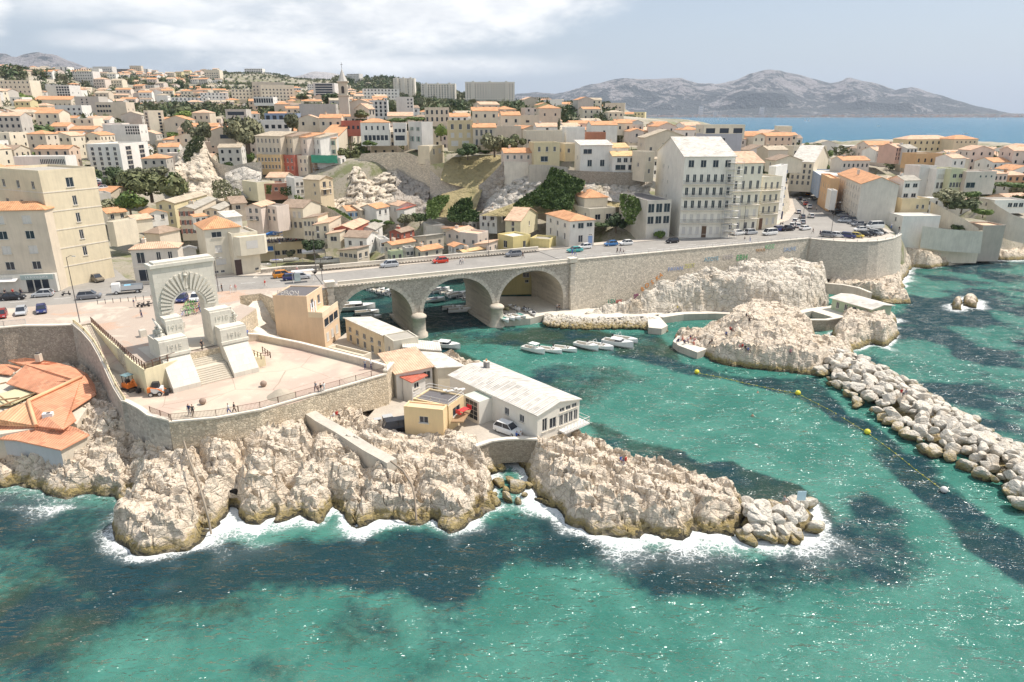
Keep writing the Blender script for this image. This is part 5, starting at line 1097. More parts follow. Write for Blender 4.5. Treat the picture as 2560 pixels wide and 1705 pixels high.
t = Hh('modern concrete flats with deep loggias and an ivy covered side','A3',(1178,1160),(1412,1222),(1682,1232),B=(1388,1535),zb=13.1,wc=(.62,.58,.50),rc='dk',roof='low',f='3x1:3.4x2.9@.0-1,.66-.96;3x1:3.4x2.9@.0-1,.36-.62;2x1:3x2.6@.3-.95,.0-.28c',name='apartment_block',cat='apartment block')
IVYB = t
BIG = Hh('tall white mansion block with iron balconies and a bare cream gable','E5',(25,225),(435,312),(1150,300),B=(345,1532),zb=13.1,wc=(.76,.73,.65),rc='wr',roof='gx',f='4x1:1.7x2.2@.02-.98,.86-.97;7x1:1.0x2.5@.02-.98,.68-.80;7x1:1.0x2.5@.02-.98,.52-.64;7x1:1.0x2.5@.02-.98,.36-.48;7x1:1.0x2.5@.02-.98,.2-.31c;7x1:1.0x2.2@.02-.98,.03-.15c',l='2x3:.7x1@.45-.8,.35-.92',name='apartment_block',cat='apartment block',balc=[(.67,0,1),(.51,0,1),(.35,0,1),(.19,0,1)],door=(.5,1.4,3.4,(.12,.07,.04)),pitch=.32)
M2 = Hh('white block with orange brown roof, two skylights and a curved pediment','E5',None,(1160,412),(1625,402),B=(1120,1475),zb=13.1,depth=13,wc=(.76,.72,.60),rc='pe',roof='gx',f='4x1:1.0x2.4@.1-1,.83-.97;4x1:1.0x2.6@.05-1,.62-.77;4x1:1.0x2.6@.05-1,.42-.57;4x1:1.1x2.4@.0-1,.22-.36c;4x1:1.0x2.2@.0-1,.05-.17',name='apartment_block',cat='apartment block',balc=[(.61,0,1),(.41,0,1),(.21,0,1)],pitch=.45)
M3 = Hh('narrow cream block with balustrade roof and three rows of balconies','E5',None,(1612,642),(1905,628),B=(1545,1412),zb=13.1,depth=12,wc=(.74,.67,.52),rc='gr',roof='flat',f='3x1:.9x2.4@.05-.95,.78-.94;3x1:.9x2.4@.05-.95,.54-.7;3x1:.9x2.4@.05-.95,.31-.47;2x1:1.0x2.2@.3-.95,.07-.24c',name='apartment_block',cat='apartment block',balc=[(.77,0,1),(.53,0,1),(.30,0,1)],door=(.14,1.3,3.6,(.14,.07,.04)))
t = Hh('slim white block with slate blue balconies at the street corner','E6',(118,238),(190,222),(440,195),B=(118,1098),zb=13.1,wc='wh',rc='wr',roof='flat',f='2x5:1.5x1.5@.1-.9,.2-.98',depth=14,name='apartment_block',cat='apartment block',door=(.25,2.0,2.8,(.03,.04,.12)))
Wb,hb = t['_w'],t['_h']
for k in range(5):
 b = MB(); z = hb * (.2 + .155 * k) + .2; b.box((Wb / 2,-.75,z + .45),(Wb * .92,1.5,.12),COPING); s = b.build('balcony',t)
 b = MB(); b.box((Wb * .29,-1.5,z + 1.0),(Wb * .5,.08,1.1),flat((.20,.27,.42),.6,key='slate_blue_panel')); b.box((Wb * .75,-1.5,z + .95),(Wb * .42,.06,.9),flat((.34,.42,.58),.5,key='pale_blue_panel')); b.build('balcony_panel',s)
LB = Hh('long four-storey block with a blank weathered grey gable','E6',(1012,352),(1400,522),(2128,578),B=(1318,1135),zb=13.1,wc=(.64,.60,.53),rc='or_',roof='gy',l='10x1:1.0x2.2@.02-.98,.76-.92;10x1:1.0x2.2@.02-.98,.53-.7;10x1:1.0x2.2@.02-.98,.3-.47;10x1:1.1x2.2@.02-.98,.05-.22',name='apartment_block',cat='apartment block',pitch=.40,chim=1,nolim=True)
Hh('orange rendered house in the street with red balconies','E6',(738,372),(895,452),(1002,436),Y=262,yb=900,wc='or_',rc='or_',roof='flat',l='4x2:1.0x2.2@.05-.95,.1-.9')
Hh('narrow white stepped wall house between orange house and long block','E6',(838,622),(905,652),(945,640),Y=250,yb=880,wc='wh',rc='wr',roof='flat')
Hh('grey house wrapped in blue scaffold netting','E6',(560,296),(722,402),(1000,318),Y=282,yb=690,wc=(.35,.44,.58),rc='wr',roof='flat',l='4x3:1x1.6@.02-.6,.1-.95')
Hh('beige street block with a bare cream side wall','E6',(462,96),(622,168),(860,92),Y=305,yb=600,wc='cr',rc='wr',roof='gy',l='4x4:1x1.7@.02-.98,.1-.96',name='apartment_block',cat='apartment block')
for lab,xa,xb,ya,yb_,wc,rc,n,low in [('grey-beige cliff top house with six narrow upper windows',124,336,672,825,'be','bg',6,None),('grey cliff top house with a glazed veranda',336,440,676,825,'be','bw',3,None),('pinkish cliff top house with a glass balcony',440,560,682,830,'pk','or_',3,None),('white cliff top house with an arched loggia',560,672,684,832,'wh','bg',3,None)]:
 Hh(lab,'A2',None,(xa,ya),(xb - 1,ya + 4),Y=286,yb=yb_,depth=9,wc=wc,rc=rc,roof='sy',f=f'{n}x1:.8x1.7@.03-.97,.55-.95;{n}x1:.9x1.8@.03-.97,.05-.45')
Hh('cream cliff top end house with green shutters on its sunny gable','A2',(674,690),(803,694),(1024,652),Y=285,yb=842,wc='cr',rc='or_',roof='gy',l='3x2:.8x1.6',f='2x2:.9x2@.3-.8,.1-.85',shut=(.18,.32,.24),pitch=.14)
for lab,xa,xb,ya,yb_,wc,n in [('ochre lower front with two rows of small windows below the cliff top row',138,342,832,965,'oc',7),('brick red lower front below the cliff top row',342,452,836,978,'rd',3),('cream lower front with blue shutters below the cliff top row',452,562,840,992,'cr',3),('brown lower front below the cliff top row',562,625,842,990,'br',2)]:
 Hh(lab,'A2',None,(xa,ya),(xb - 1,ya + 3),Y=281,yb=yb_,depth=5,wc=wc,rc='gr',roof='low',f=f'{n}x2:.8x1.5@.02-.98,.05-.95')
Hh('white lift tower with stacked windows at the cliff edge','A2',None,(845,862),(890,858),Y=276,yb=1095,depth=4,wc='wh',rc='rd',roof='low',f='1x5:1.2x1.6')
NETB = Hh('house front behind scaffolding and green netting','A2',None,(628,846),(828,850),Y=280,yb=985,depth=5,wc='lg',rc='gr',roof='low',f='4x2:1x1.5')
ROWS = [('A2','white modern villa with a long roof terrace',140,400,548,640,320,'wh','gr','flat','5x1:1.6x1.6'),('A2','cream gabled villa with a veranda behind the cliff row',482,660,528,610,326,'cr','pe','gy','2x1'),('A2','long cream house with orange roof behind the cliff row',666,845,522,615,318,'cr','or_','gx','3x1'),
('A2','dark red house with four square windows',850,1006,556,645,312,'rd','or_','flat','4x1'),('A2','white villa with orange hip roof and a long glazed ground floor',1010,1248,560,725,292,'wh','or_','hip','4x1:.7x1.6@.1-.9,.5-.95;6x1:2x2@.1-.95,.05-.4'),('A2','white house with a dark loggia on the retaining wall',1286,1394,576,722,291,'wh','gr','flat','3x1:1.1x1.3@.05-.95,.5-.8;1x1:6x2.4@.05-.95,.05-.4d'),
('A2','dark blue glass box house',205,470,492,545,346,'bl','dk','flat','5x1:1.8x2'),('A2','long plain grey wall of a hall',496,795,412,480,362,'gy','gr','flat',''),('A2','ochre villa with white window surrounds on the plateau',1746,1958,556,765,264,(.60,.50,.31),'gr','flat','3x1:1.1x1.9@.02-.98,.68-.95;3x1:1.3x1.9@.02-.98,.36-.6c;2x1:2.6x2.2@.05-.9,.02-.28c'),
('A2','villa with orange roof, central gable and balcony on the plateau',1960,2150,602,758,263,'be','or_','gx','4x1:.9x2.2@.05-.9,.5-.95;4x1:.9x2.2@.05-.9,.02-.42'),('A2','grey balustraded apartment house on the plateau',1552,1756,442,562,332,'be','gr','flat','5x2:.9x1.8'),('A2','white house with flat orange roof by the green terrace',1764,1914,512,560,316,'wh','or_','gx','3x1'),
('A2','tall plain white house left of the grey block',1312,1452,352,480,380,'lg','gr','flat','2x3:.8x.8@.6-1,.3-1'),('A2','low sand roof behind the green terrace',1240,1450,508,545,350,'cr','pe','gx',''),('A2','cream house with orange roofs below the ten-storey blocks',1950,2170,462,545,332,'cr','or_','gx','3x1'),('A2','orange roofed house right of the palm',2200,2360,500,590,318,'cr','or_','gx','2x1'),
('A2','white glass pavilion on the upper town',112,270,350,400,520,'wh','wr','flat','8x1:1.6x3'),('A2','terraced white flats behind the church nave',1085,1235,380,510,430,'lg','gr','flat','4x4:1.2x1.6'),
('A3','pale house with orange roof standing on the tall rock wall',204,436,815,888,241,'pk','or_','gx','4x1:.8x1.3'),('A3','yellow house with white surrounds and roof balustrade on the rock',456,672,742,908,239,(.66,.57,.36),'gr','flat','3x1:.9x1.6@.05-.95,.55-.95;1x1:2.6x1.8@.2-.6,.05-.45'),('A3','big plain cream house behind the yellow one',388,696,640,752,262,'cr','gr','flat','1x1@.02-.15,.1-.5'),
('A3','white cottage with a blue shuttered window',476,656,602,645,288,'wh','pe','gx','1x1'),('A3','small yellow house between two white ones on the rock',716,846,742,850,247,(.66,.56,.38),'bg','low','2x1'),('A3','white stepped house with curved parapet',726,885,612,722,268,'wh','wr','flat',''),('A3','white house with a pale shed roof above the ivy',848,1114,752,966,237,'wh','wr','sy','1x1:3x1.6@.05-.4,.62-.9;2x1:1.6x2.2@.1-.9,.1-.5'),
('A3','white house with yellow-orange roof and big dark windows',1118,1390,842,972,235,'wh','yo','gx','4x1:1.4x1.7@.1-.9,.55-.92;2x1:4.4x2@.05-.85,.05-.48'),('A3','small upper house with yellow-orange roof',1094,1250,772,830,246,'wh','yo','gx',''),('A3','house with large orange roof and two chimneys on the plateau',938,1160,582,702,300,'wh','or_','gx','1x1'),
('A3','rust red wall house on the plateau',890,1062,648,722,274,(.40,.17,.10),'bw','low',''),('A3','broad beige gabled house behind the tall white block',1388,1752,688,812,256,'be','bg','gy','1x1@.1-.2,.1-.4;1x1@.38-.5,.2-.8'),('A3','white villa with rust hipped roof near the bay',1702,1860,622,695,332,'wh','or_','hip','2x1'),('A3','stepped concrete flats with a blue grey lower storey',1896,2206,668,800,290,'bb','gr','flat','1x1:3x2@.3-.6,.4-.9'),
('A3','pale upper storeys of the stepped concrete flats',1885,2245,590,668,296,'cr','gr','flat','3x1:4x2'),('A3','villa with an orange capped turret on the skyline',500,682,440,545,420,'be','or_','hip','2x1'),('A3','sand coloured flat house below the turret villa',302,500,508,592,322,'be','gr','flat','1x1:1.6x1'),('A3','long grey-beige house behind the olive trees',75,345,602,690,285,'be','gr','flat',''),
('A3','house with orange roof left of the trees on the skyline',1145,1285,566,640,340,'cr','or_','gx','2x1'),('A3','rust roofed house by the bay',1262,1382,636,700,330,'pk','or_','gy','1x1'),('A3','beige house left of the tall block',1390,1470,820,1020,228,'cr','gr','flat','1x2:.8x1.4'),
('A4','apartment block with a bare wall against the bay',172,345,660,770,420,'be','pe','gy','2x3'),('A4','cream flats with terraces facing the street',418,700,768,856,345,'cr','gr','flat','6x1:1.5x1.5'),('A4','beige block with a low roof behind the blue balconies',205,372,792,895,300,'be','bg','gx',''),('A4','wide gabled roof behind the narrow balcony block',268,492,880,950,262,'cr','bw','gy',''),
('A4','large villa hotel with many balconies and salmon roof',1372,1768,702,812,432,(.66,.56,.36),'pe','hip','8x2:1.2x1.6'),('A4','villa hotel wing with orange hipped roof',1770,1974,700,812,425,(.66,.57,.40),'or_','hip','5x1:1x1@.05-.95,.6-.95'),('A4','pink house with rows of small windows',1284,1368,772,880,332,(.64,.42,.34),'pe','gx','4x3:.7x1.4'),('A4','white house beside the pink one',1370,1462,780,890,330,'lg','gr','gx','3x3:1x1.3'),
('A4','orange brown flat house',1452,1668,832,925,312,(.58,.38,.2),'gr','flat','4x1:.9x1.6'),('A4','white rounded house near the bay',1114,1280,800,870,348,'wh','pe','gx','4x1'),('A4','grey house with orange roofs behind the long block',832,1060,880,962,300,'gy','or_','gx','6x1:.8x1.4'),('A4','big plain white villa wall right of the long block',1484,1622,938,1150,256,'lg','gr','flat',''),
('A4','white villa with three brown shutters',1624,1742,962,1150,253,'wh','gr','flat','3x1:1.1x2.2@.1-.95,.15-.5;1x1:5x2@.05-.9,.6-.85c'),('A4','yellow-green villa with a white skylight pyramid',1744,1872,962,1150,251,(.60,.60,.40),'gr','flat','2x1:1.5x1.4@.1-.9,.6-.9;4x1:1.3x1.8@.05-.9,.2-.5'),('A4','wide pale villa with a glazed garden front',1874,2125,985,1130,250,'pk','gr','flat','3x1:.7x.8@.4-.95,.65-.95;1x1:6x2.2@.02-.4,.1-.5'),
('A4','grey villa with brown tiled roof',2112,2220,992,1062,286,'gy','pe','hip','3x1'),('A4','brown timber villa with salmon roof at the right edge',2222,2390,1004,1065,290,(.42,.26,.15),'pe','hip','3x1:1.2x1.4'),('A4','white modern house with big windows behind the long block',1350,1482,1048,1215,240,'wh','gr','gx','2x2:1.8x1.4'),('A4','sand coloured garden building behind the long block',1332,1562,1212,1325,236,(.66,.54,.34),'gr','flat','2x1:.9x1.4@.5-.9,.2-.8'),
('A4','low white beach building with a scalloped roof',1340,1655,1352,1420,226,'wh','wr','low',''),('A4','long low beige boathouse on the rocks',1500,2010,1480,1545,226,'cr','gr','low','2x1:.8x1@.02-.12,.3-.8'),('A4','square bunker with graffiti on the rocks',2012,2200,1438,1530,228,(.46,.40,.34),'pe','flat',''),('A4','white garden house with glass front at the right edge',2110,2390,1225,1290,250,'wh','gr','flat','3x1:2x1.6@.4-.9,.2-.9'),
('A4','villa with salmon roof in the right hand trees',1700,1900,868,930,320,'cr','pe','hip','2x1'),('A4','white villa with a small tower',1756,1868,862,940,300,'wh','pe','gx','2x1'),('A4','large grey roofed villa at the right edge',2090,2290,850,920,360,'lg','pe','hip','3x1'),('A4','tall white villa at the right edge',2272,2380,790,880,380,'wh','pe','gx','2x2'),
('A1','ten-storey slab with striped balconies on the skyline',952,1128,245,335,1350,(.62,.60,.56),'gr','flat','1x11:62x1.5'),('A1','pale end slab beside the striped one',1130,1245,245,330,1370,(.68,.66,.62),'gr','flat','4x10:2x1.2'),('A1','cream gabled house with one wide window above the crag',1757,1966,768,862,322,'be','or_','gy','1x1:5x1.8@.35-.85,.3-.75'),('A1','long white arcaded building behind the yellow-beige block',110,545,985,1070,268,'wh','wr','low','14x1:.8x1.8@.5-.98,.2-.9'),
('A1','grey modern house with two glazed floors',1892,2060,590,700,425,'gy','gr','flat','1x2:12x2'),('A1','square cream house with three windows on the hillside',1612,1752,612,692,420,'be','pe','hip','3x1:.9x1.6'),('A1','white house with orange roof below the balcony tower',1326,1500,902,962,332,'wh','or_','gx','3x1'),('A1','beige gabled house with orange roof right of the balcony tower',1374,1572,672,750,402,'be','or_','gy','1x1'),
('A1','long house with orange roof on the left hillside',284,572,502,580,520,'be','or_','gx','8x1:.8x1'),('A1','grey slab with a blank right side on the left hillside',622,812,482,622,480,'gy','gr','flat','2x5:1x1@.2-.6,.1-.95'),('A1','white apartment house on the left hillside',458,668,556,690,430,'wh','gr','flat','3x3:1.2x1.2@.4-1,.1-.95'),('A1','grey school block with a row of blue windows',798,1040,530,640,450,'be','gr','flat','5x2:2x1.4@.02-.5,.2-.95'),
('A1','grey and white apartment block with balconies high on the left',388,578,385,500,620,'lg','gr','flat','5x5:1.8x1.4@.4-1,.05-.98'),('A1','white L shaped block high on the left',178,420,318,405,860,'wh','gr','flat','9x3:1.6x1.6'),('A1','cream block below the far left mountain',392,576,292,345,1000,'cr','gr','flat','6x3:2x1.6'),('A1','tall cream tower below the far left mountain',462,566,228,300,1100,'wh','gr','flat','2x9:2x1.6@.3-1,.05-1'),
('A1','row of cream houses with orange roofs at the left edge',108,455,600,700,430,'cr','or_','gx','8x2:1x1.2'),('A1','grey apartment house at the left edge',-30,150,640,860,330,'gy','pe','gx','4x4:1.1x1.4'),('A1','pink villa with orange roof in the left hand trees',418,552,728,835,362,'pk','or_','gx','3x2'),('A1','orange roofed cottage in the left hand trees',542,690,852,905,342,'or_','or_','gx',''),('A1','white modernist block behind the white apartment block',862,1150,722,830,352,'wh','wr','flat','6x3:.8x1@.6-1,.3-1'),
('A2','white terraced flats on the wooded hill',612,792,232,356,700,'lg','gr','flat','1x6:34x1.6'),('A2','long white flats on top of the green hill',36,186,108,150,1450,'wh','gr','flat','10x3:2x2')]
for c,lab,xa,xb,ya,yb_,Y,wc,rc,rf,f in ROWS:
 Hh(lab,c,None,(xa,ya),(xb,ya - (0 if Y > 500 else 2)),Y=Y,yb=yb_,depth=max(8,min(16,Y * .03)),chim=1 if rf in ('gx','hip') and Y < 350 else 0,wc=wc,rc=rc,roof=rf,f=f,near=Y < 275,base_drop=8 if c == 'A4' and Y < 240 else 1.5,name='house' if Y < 1000 else 'apartment_block',cat='house' if 'block' not in lab and 'flats' not in lab and 'slab' not in lab else 'apartment block',l='1x1:.9x1.3' if Y < 300 else '',r='2x1:.9x1.2' if xa < 1000 and c in ('A1','A2') and Y > 300 else '')
Hh('white house right of the loggia house with a bare sunny side','A2',(1396,560),(1526,566),(1655,548),Y=286,yb=758,wc='lg',rc='gr',roof='flat',l='2x1:1.2x1.4@.05-.95,.6-.9;2x1:1.4x2@.05-.95,.1-.5',shut=(.3,.4,.34))
Hh('cream cube villa on the edge of the retaining wall','A2',(1490,762),(1592,764),(1716,754),Y=263,yb=876,wc=(.68,.60,.44),rc='gr',roof='low',f='1x1:1x2@.2-.4,.3-.9;1x1:2x2@.5-.9,.4-.9c')
Hh('white nine-storey apartment block with dark loggias','A1',None,(1002,886),(1242,864),Y=292,yb=1170,depth=13,wc=(.76,.75,.71),rc='gr',roof='flat',f='2x6:4.6x1.7@.05-.98,.1-.97',l='4x6:1.2x1.4@.05-.98,.1-.97',name='apartment_block',cat='apartment block')
Hh('cream balcony tower in the middle of the left hillside','A1',(1145,585),(1242,600),(1382,578),Y=400,yb=835,wc='cr',rc='gr',roof='flat',f='1x8:1.4x1.3@.5-.95,.05-.97',l='1x8:6x1.4@.05-.95,.05-.97',name='apartment_block',cat='apartment block',near=False)
for lab,xa,xb,ya,yb_,Y,n in [('slender twelve-storey tower left of two ribbed slabs',1286,1466,190,345,930,5),('left one of the two ribbed eleven-storey slabs',1520,1810,236,412,900,12),('right and wider one of the two ribbed eleven-storey slabs',1892,2310,222,438,880,18)]:
 t = Hh(lab,'A2',None,(xa,ya),(xb,ya),Y=Y,yb=yb_,depth=14,wc=(.74,.69,.60),rc='gr',roof='flat',f=f'{n}x11:1.15x1.1@.02-.98,.03-.97',near=False,name='apartment_block',cat='apartment block')
 for k in range(1,4):
  b = MB(); b.box((t['_w'] * (k / 3 - .17),-.9,t['_h'] / 2 + .8),(2.6,1.8,t['_h'] + 1.6),paint((.72,.68,.6))); b.build('stair_shaft',t)
def church():
 p = atY('A2',818,215,340); q = atY('A2',898,215,340); wd = (q - p).length; z1 = p.z; z0 = atY('A2',820,490,340).z
 t = thing('church','church with square stone bell tower and pointed spire on the skyline','church',(p.x,p.y,z0),.12); h = z1 - z0; m = paint((.60,.54,.44),.85,.1,'church_stone',.35); m2 = paint((.56,.52,.45),.85)
 b = MB(); b.box((wd / 2,wd / 2,h * .28),(wd,wd,h * .56),m2); b.box((wd / 2,wd / 2,h * .58),(wd + .8,wd + .8,h * .035),m); b.box((wd / 2,wd / 2,h * .79),(wd * .9,wd * .9,h * .4),m); b.box((wd / 2,wd / 2,h * 1.0),(wd + .7,wd + .7,h * .04),m); b.build('bell_tower',t)
 for rz,loc in ((0,(wd / 2,wd * .05 - .04,h * .64)),(R(90),(wd * .95 + .04,wd / 2,h * .64))):
  b = MB(); w_ = wd * .15; pts = [(-w_,0,0),(w_,0,0),(w_,0,h * .18)] + [(w_ * math.cos(a),0,h * .18 + w_ * math.sin(a)) for a in np.linspace(0,math.pi,9)[1:-1]] + [(-w_,0,h * .18)]; b.face(pts,DARKW); b.build('belfry_opening',t,loc=loc,rz=rz)
 sh = atY('A2',847,105,340 + wd / 2).z - z1; b = MB(); n = 8; c = (wd / 2,wd / 2)
 ring = [(c[0] + wd * .52 * math.cos(2 * math.pi * (k + .5) / n),c[1] + wd * .52 * math.sin(2 * math.pi * (k + .5) / n),h * 1.02) for k in range(n)]
 for k in range(n): b.face([ring[k],ring[(k + 1) % n],(c[0],c[1],h + sh)],paint((.50,.48,.44),.7))
 b.build('spire',t); b = MB(); b.tube([(c[0],c[1],h + sh - .3),(c[0],c[1],h + sh + 2.6)],.09,IRON2,5); b.box((c[0],c[1],h + sh + 1.7),(1.1,.14,.14),IRON2); b.build('cross',t)
 Hn = lambda *a,**k: house(*a,**k)
 Hn('church nave with a grey gable behind the bell tower','A2',None,(922,392),(1085,392),Y=352,yb=500,depth=22,wc=(.58,.54,.47),rc='pe',roof='gy',name='church_nave',cat='church')
 Hn('lower church chapel with salmon roof in front of the nave','A2',(925,440),(1080,446),(1150,436),Y=338,yb=500,wc=(.62,.57,.48),rc='pe',roof='gx',f='2x1:.7x2',name='church_chapel',cat='church',near=False)
church()
# ---- foreground: cottages, ochre house, restaurant, café ----------------
Hh('row cottage with ochre wall and cream roof nearest the bridge','B3',(838,498),(1205,668),(1530,640),ze=8.2,zb=4.3,wc=(.62,.50,.33),rc='wr',roof='sX',l='5x1:1.1x1.0@.0-.98,.55-.95;5x1:1.0x1.5@.0-.98,.05-.5',mat_=paint((.64,.53,.36),stain=.5))
Hh('cottage storey with a pale green flat roof and white arch','B3',(1205,628),(1308,690),(1552,645),ze=9.6,zb=4.3,wc=(.60,.55,.44),rc='gr',roof='low',l='1x1:.8x1@.3-.7,.5-.8',mat_=paint((.58,.54,.44)))
Hh('cream cottage with white roof in the middle of the seaside row','B3',(1310,722),(1418,790),(1760,770),ze=7.8,zb=4.3,wc='cr',rc='wr',roof='sX',l='2x1:.9x1.2')
Hh('low white roofed shed at the end of the cottage row','B3',(1420,790),(1740,985),(1990,925),ze=7.4,zb=4.0,wc=(.68,.62,.5),rc='wr',roof='sX',l='2x1:.8x.8')
Hh('cottage wing with fresh salmon tiles beside the terrace end','B3',(1180,872),(1332,998),(1742,968),ze=8.3,zb=4.0,wc='lg',rc='pe',roof='sy',f='1x1:2.2x1.6@.72-.98,.5-.9',mat_=paint((.66,.64,.60)))
Hh('small lean-to with a red-brown roof and one dark window','B3',(1425,1050),(1486,1078),(1618,1018),ze=7.2,zb=4.0,wc='lg',rc='rd',roof='sy',f='1x1:1.2x1.2@.1-.6,.5-.9')
Hh('low L shaped flat building in the alley','B3',(710,775),(1010,850),(1165,835),ze=6.6,zb=4.3,wc='cr',rc='bg',roof='flat',depth=9)
t = Hh('tall ochre house with a roof sign and a corner terrace beside the bridge','B3',(145,228),(455,250),(606,152),Y=128,zb=4.5,wc=(.70,.47,.27),rc='dk',roof='low',f='2x1:1.3x2.2@.1-.95,.72-.93',mat_=paint((.70,.52,.35),.85,.08,'orange_render',.3),base_drop=3.5)
OCH = t; Wo,Do,ho = t['_w'],t['_d'],t['_h']; mo = paint((.70,.52,.35),.85,.08,'orange_render',.3)
b = MB(); b.prism([(-.2,-3.0),(Wo + .4,-3.0),(Wo + .4,.0),(-.2,.0)],-3,ho * .62,mo); b.build('lower_wing',t)
b = MB(); b.box((Wo / 2,-2.95,ho * .62 + .55),(Wo + .6,.1,1.1),paint((.74,.62,.44))); b.box((-.15,-1.5,ho * .62 + .55),(.1,2.8,1.1),paint((.74,.62,.44))); b.build('terrace_parapet',t)
for k in range(3):
 for z,hh,w_,mm in ((ho * .42,1.5,Wo * .26,GLASS),(ho * .12,1.7,Wo * .15,SHUT)):
  b = MB(); b.box((Wo * (.18 + .32 * k),-3.02,z + hh / 2),(w_,.06,hh),mm); b.box((Wo * (.18 + .32 * k),-3.04,z - .06),(w_ + .2,.14,.1),COPING); b.build('window',t)
b = MB()
for k in range(3): b.box((Wo * .2 + k * 1.1,-.08,ho * .74),(.5,.06,2.2),flat((.70,.74,.80),.5,key='white_blue_shutter'))
b.build('open_shutters',t)
CAFE = Hh('cream main block of the cafe with a railed grey roof deck','B4',(515,605),(812,668),(908,572),ze=8.0,zb=4.0,wc=(.70,.55,.33),rc='dk',roof='low',f='1x1:2.2x1.4@.2-.8,.4-.9',mat_=paint((.74,.58,.34),.8,.06,'cafe_render',.15),name='cafe',cat='cafe')
Hh('ochre front cube of the cafe with one white framed window and a cork board roof','B4',(563,682),(766,702),(802,672),ze=8.2,zb=2.2,wc=(.74,.58,.34),rc='pe',roof='low',l='1x1:1.4x1.1@.3-.7,.62-.84',depth=6.0,mat_=paint((.76,.58,.33),.8,.06,'cafe_render',.15),name='cafe',cat='cafe')
RS = Hh('long seaside restaurant hall with a broad ribbed white gable roof','B4',(822,400),(1560,738),(2040,652),B=(1562,962),zb=4.0,wc=(.72,.67,.57),rc='wr',roof='gy',f='1x1:1.8x3@.1-.24,.25-.85;1x1:2.2x2.6@.26-.46,.25-.75;4x1:1.9x2.5@.5-.97,.22-.72;3x1:1.7x.9@.5-.95,.76-.96',l='2x1:1.0x1.2@.08-.4,.45-.8',mat_=paint((.74,.70,.62),.8,.05,'pale_render',.2),name='restaurant',cat='restaurant',pitch=.20,ov=.25,base_drop=3.5,nolim=True)
Wr,Dr,hr = RS['_w'],RS['_d'],RS['_h']
b = MB(); b.prism([(-2.6,Dr * .48),(-.0,Dr * .48),(-.0,Dr * .66),(-2.6,Dr * .66)],-.5,hr - .4,paint((.74,.70,.62),.8,.05,'pale_render',.2),top=paint((.55,.60,.50))); b.build('porch',RS)
b = MB()
for i in range(3):
 for j in range(4): b.box((-2.64,Dr * .5 + .45 + i * .95,.9 + j * .75),(.05,.8,.62),GLASS)
b.build('porch_glazing',RS)
b = MB()
for k in range(15):
 y = Dr * (.03 + .065 * k); b.face([(-.1,y,hr + .20),(Wr / 2 - .2,y,hr + .19 + Wr / 2 * .2),(Wr / 2 - .2,y + .14,hr + .19 + Wr / 2 * .2),(-.1,y + .14,hr + .20)],flat((.82,.80,.76),.6,key='roof_rib')); b.face([(Wr / 2 + .2,y,hr + .19 + Wr / 2 * .2),(Wr + .1,y,hr + .20),(Wr + .1,y + .14,hr + .20),(Wr / 2 + .2,y + .14,hr + .19 + Wr / 2 * .2)],flat((.82,.80,.76),.6,key='roof_rib'))
tag(b.build('roof_ribs',RS),kind='stuff'); chimney(RS,Wr * .62,Dr * .86,hr + Wr * .07,flat((.25,.24,.23),.6),.6,1.6)
b = MB(); b.prism([(Wr * .5,-1.3),(Wr + 1.0,-1.3),(Wr + 1.0,Dr * .12),(Wr,Dr * .12),(Wr,0),(Wr * .5,0)],.3,.55,FRAME,bottom=True); s = b.build('balcony',RS)
b = MB()
for z in (.95,1.5): b.tube([(Wr * .5,-1.25,z),(Wr + .95,-1.25,z),(Wr + .95,Dr * .12,z)],.04,FRAME,4)
for k in range(9): x = Wr * .5 + (Wr * .5 + .95) * k / 8; b.tube([(x,-1.25,.5),(x,-1.25,1.5)],.04,FRAME,4); b.tube([(x,-1.25,.55),(min(x + .75,Wr + .95),-1.25,1.5)],.025,FRAME,4)
b.build('balcony_rail',s)
Wc,Dc,hc_ = CAFE['_w'],CAFE['_d'],CAFE['_h']; b = MB(); cs = [(0,0),(Wc,0),(Wc,Dc),(0,Dc)]
for z in (.6,1.1): b.tube([(x,y,hc_ + z) for x,y in cs + cs[:1]],.045,FRAME,4)
for x,y in cs + [(Wc / 2,0),(Wc / 2,Dc),(0,Dc / 2),(0,Dc / 4),(0,Dc * .75),(Wc,Dc / 2)]: b.tube([(x,y,hc_ + .2),(x,y,hc_ + 1.1)],.045,FRAME,4)
b.build('deck_railing',CAFE)
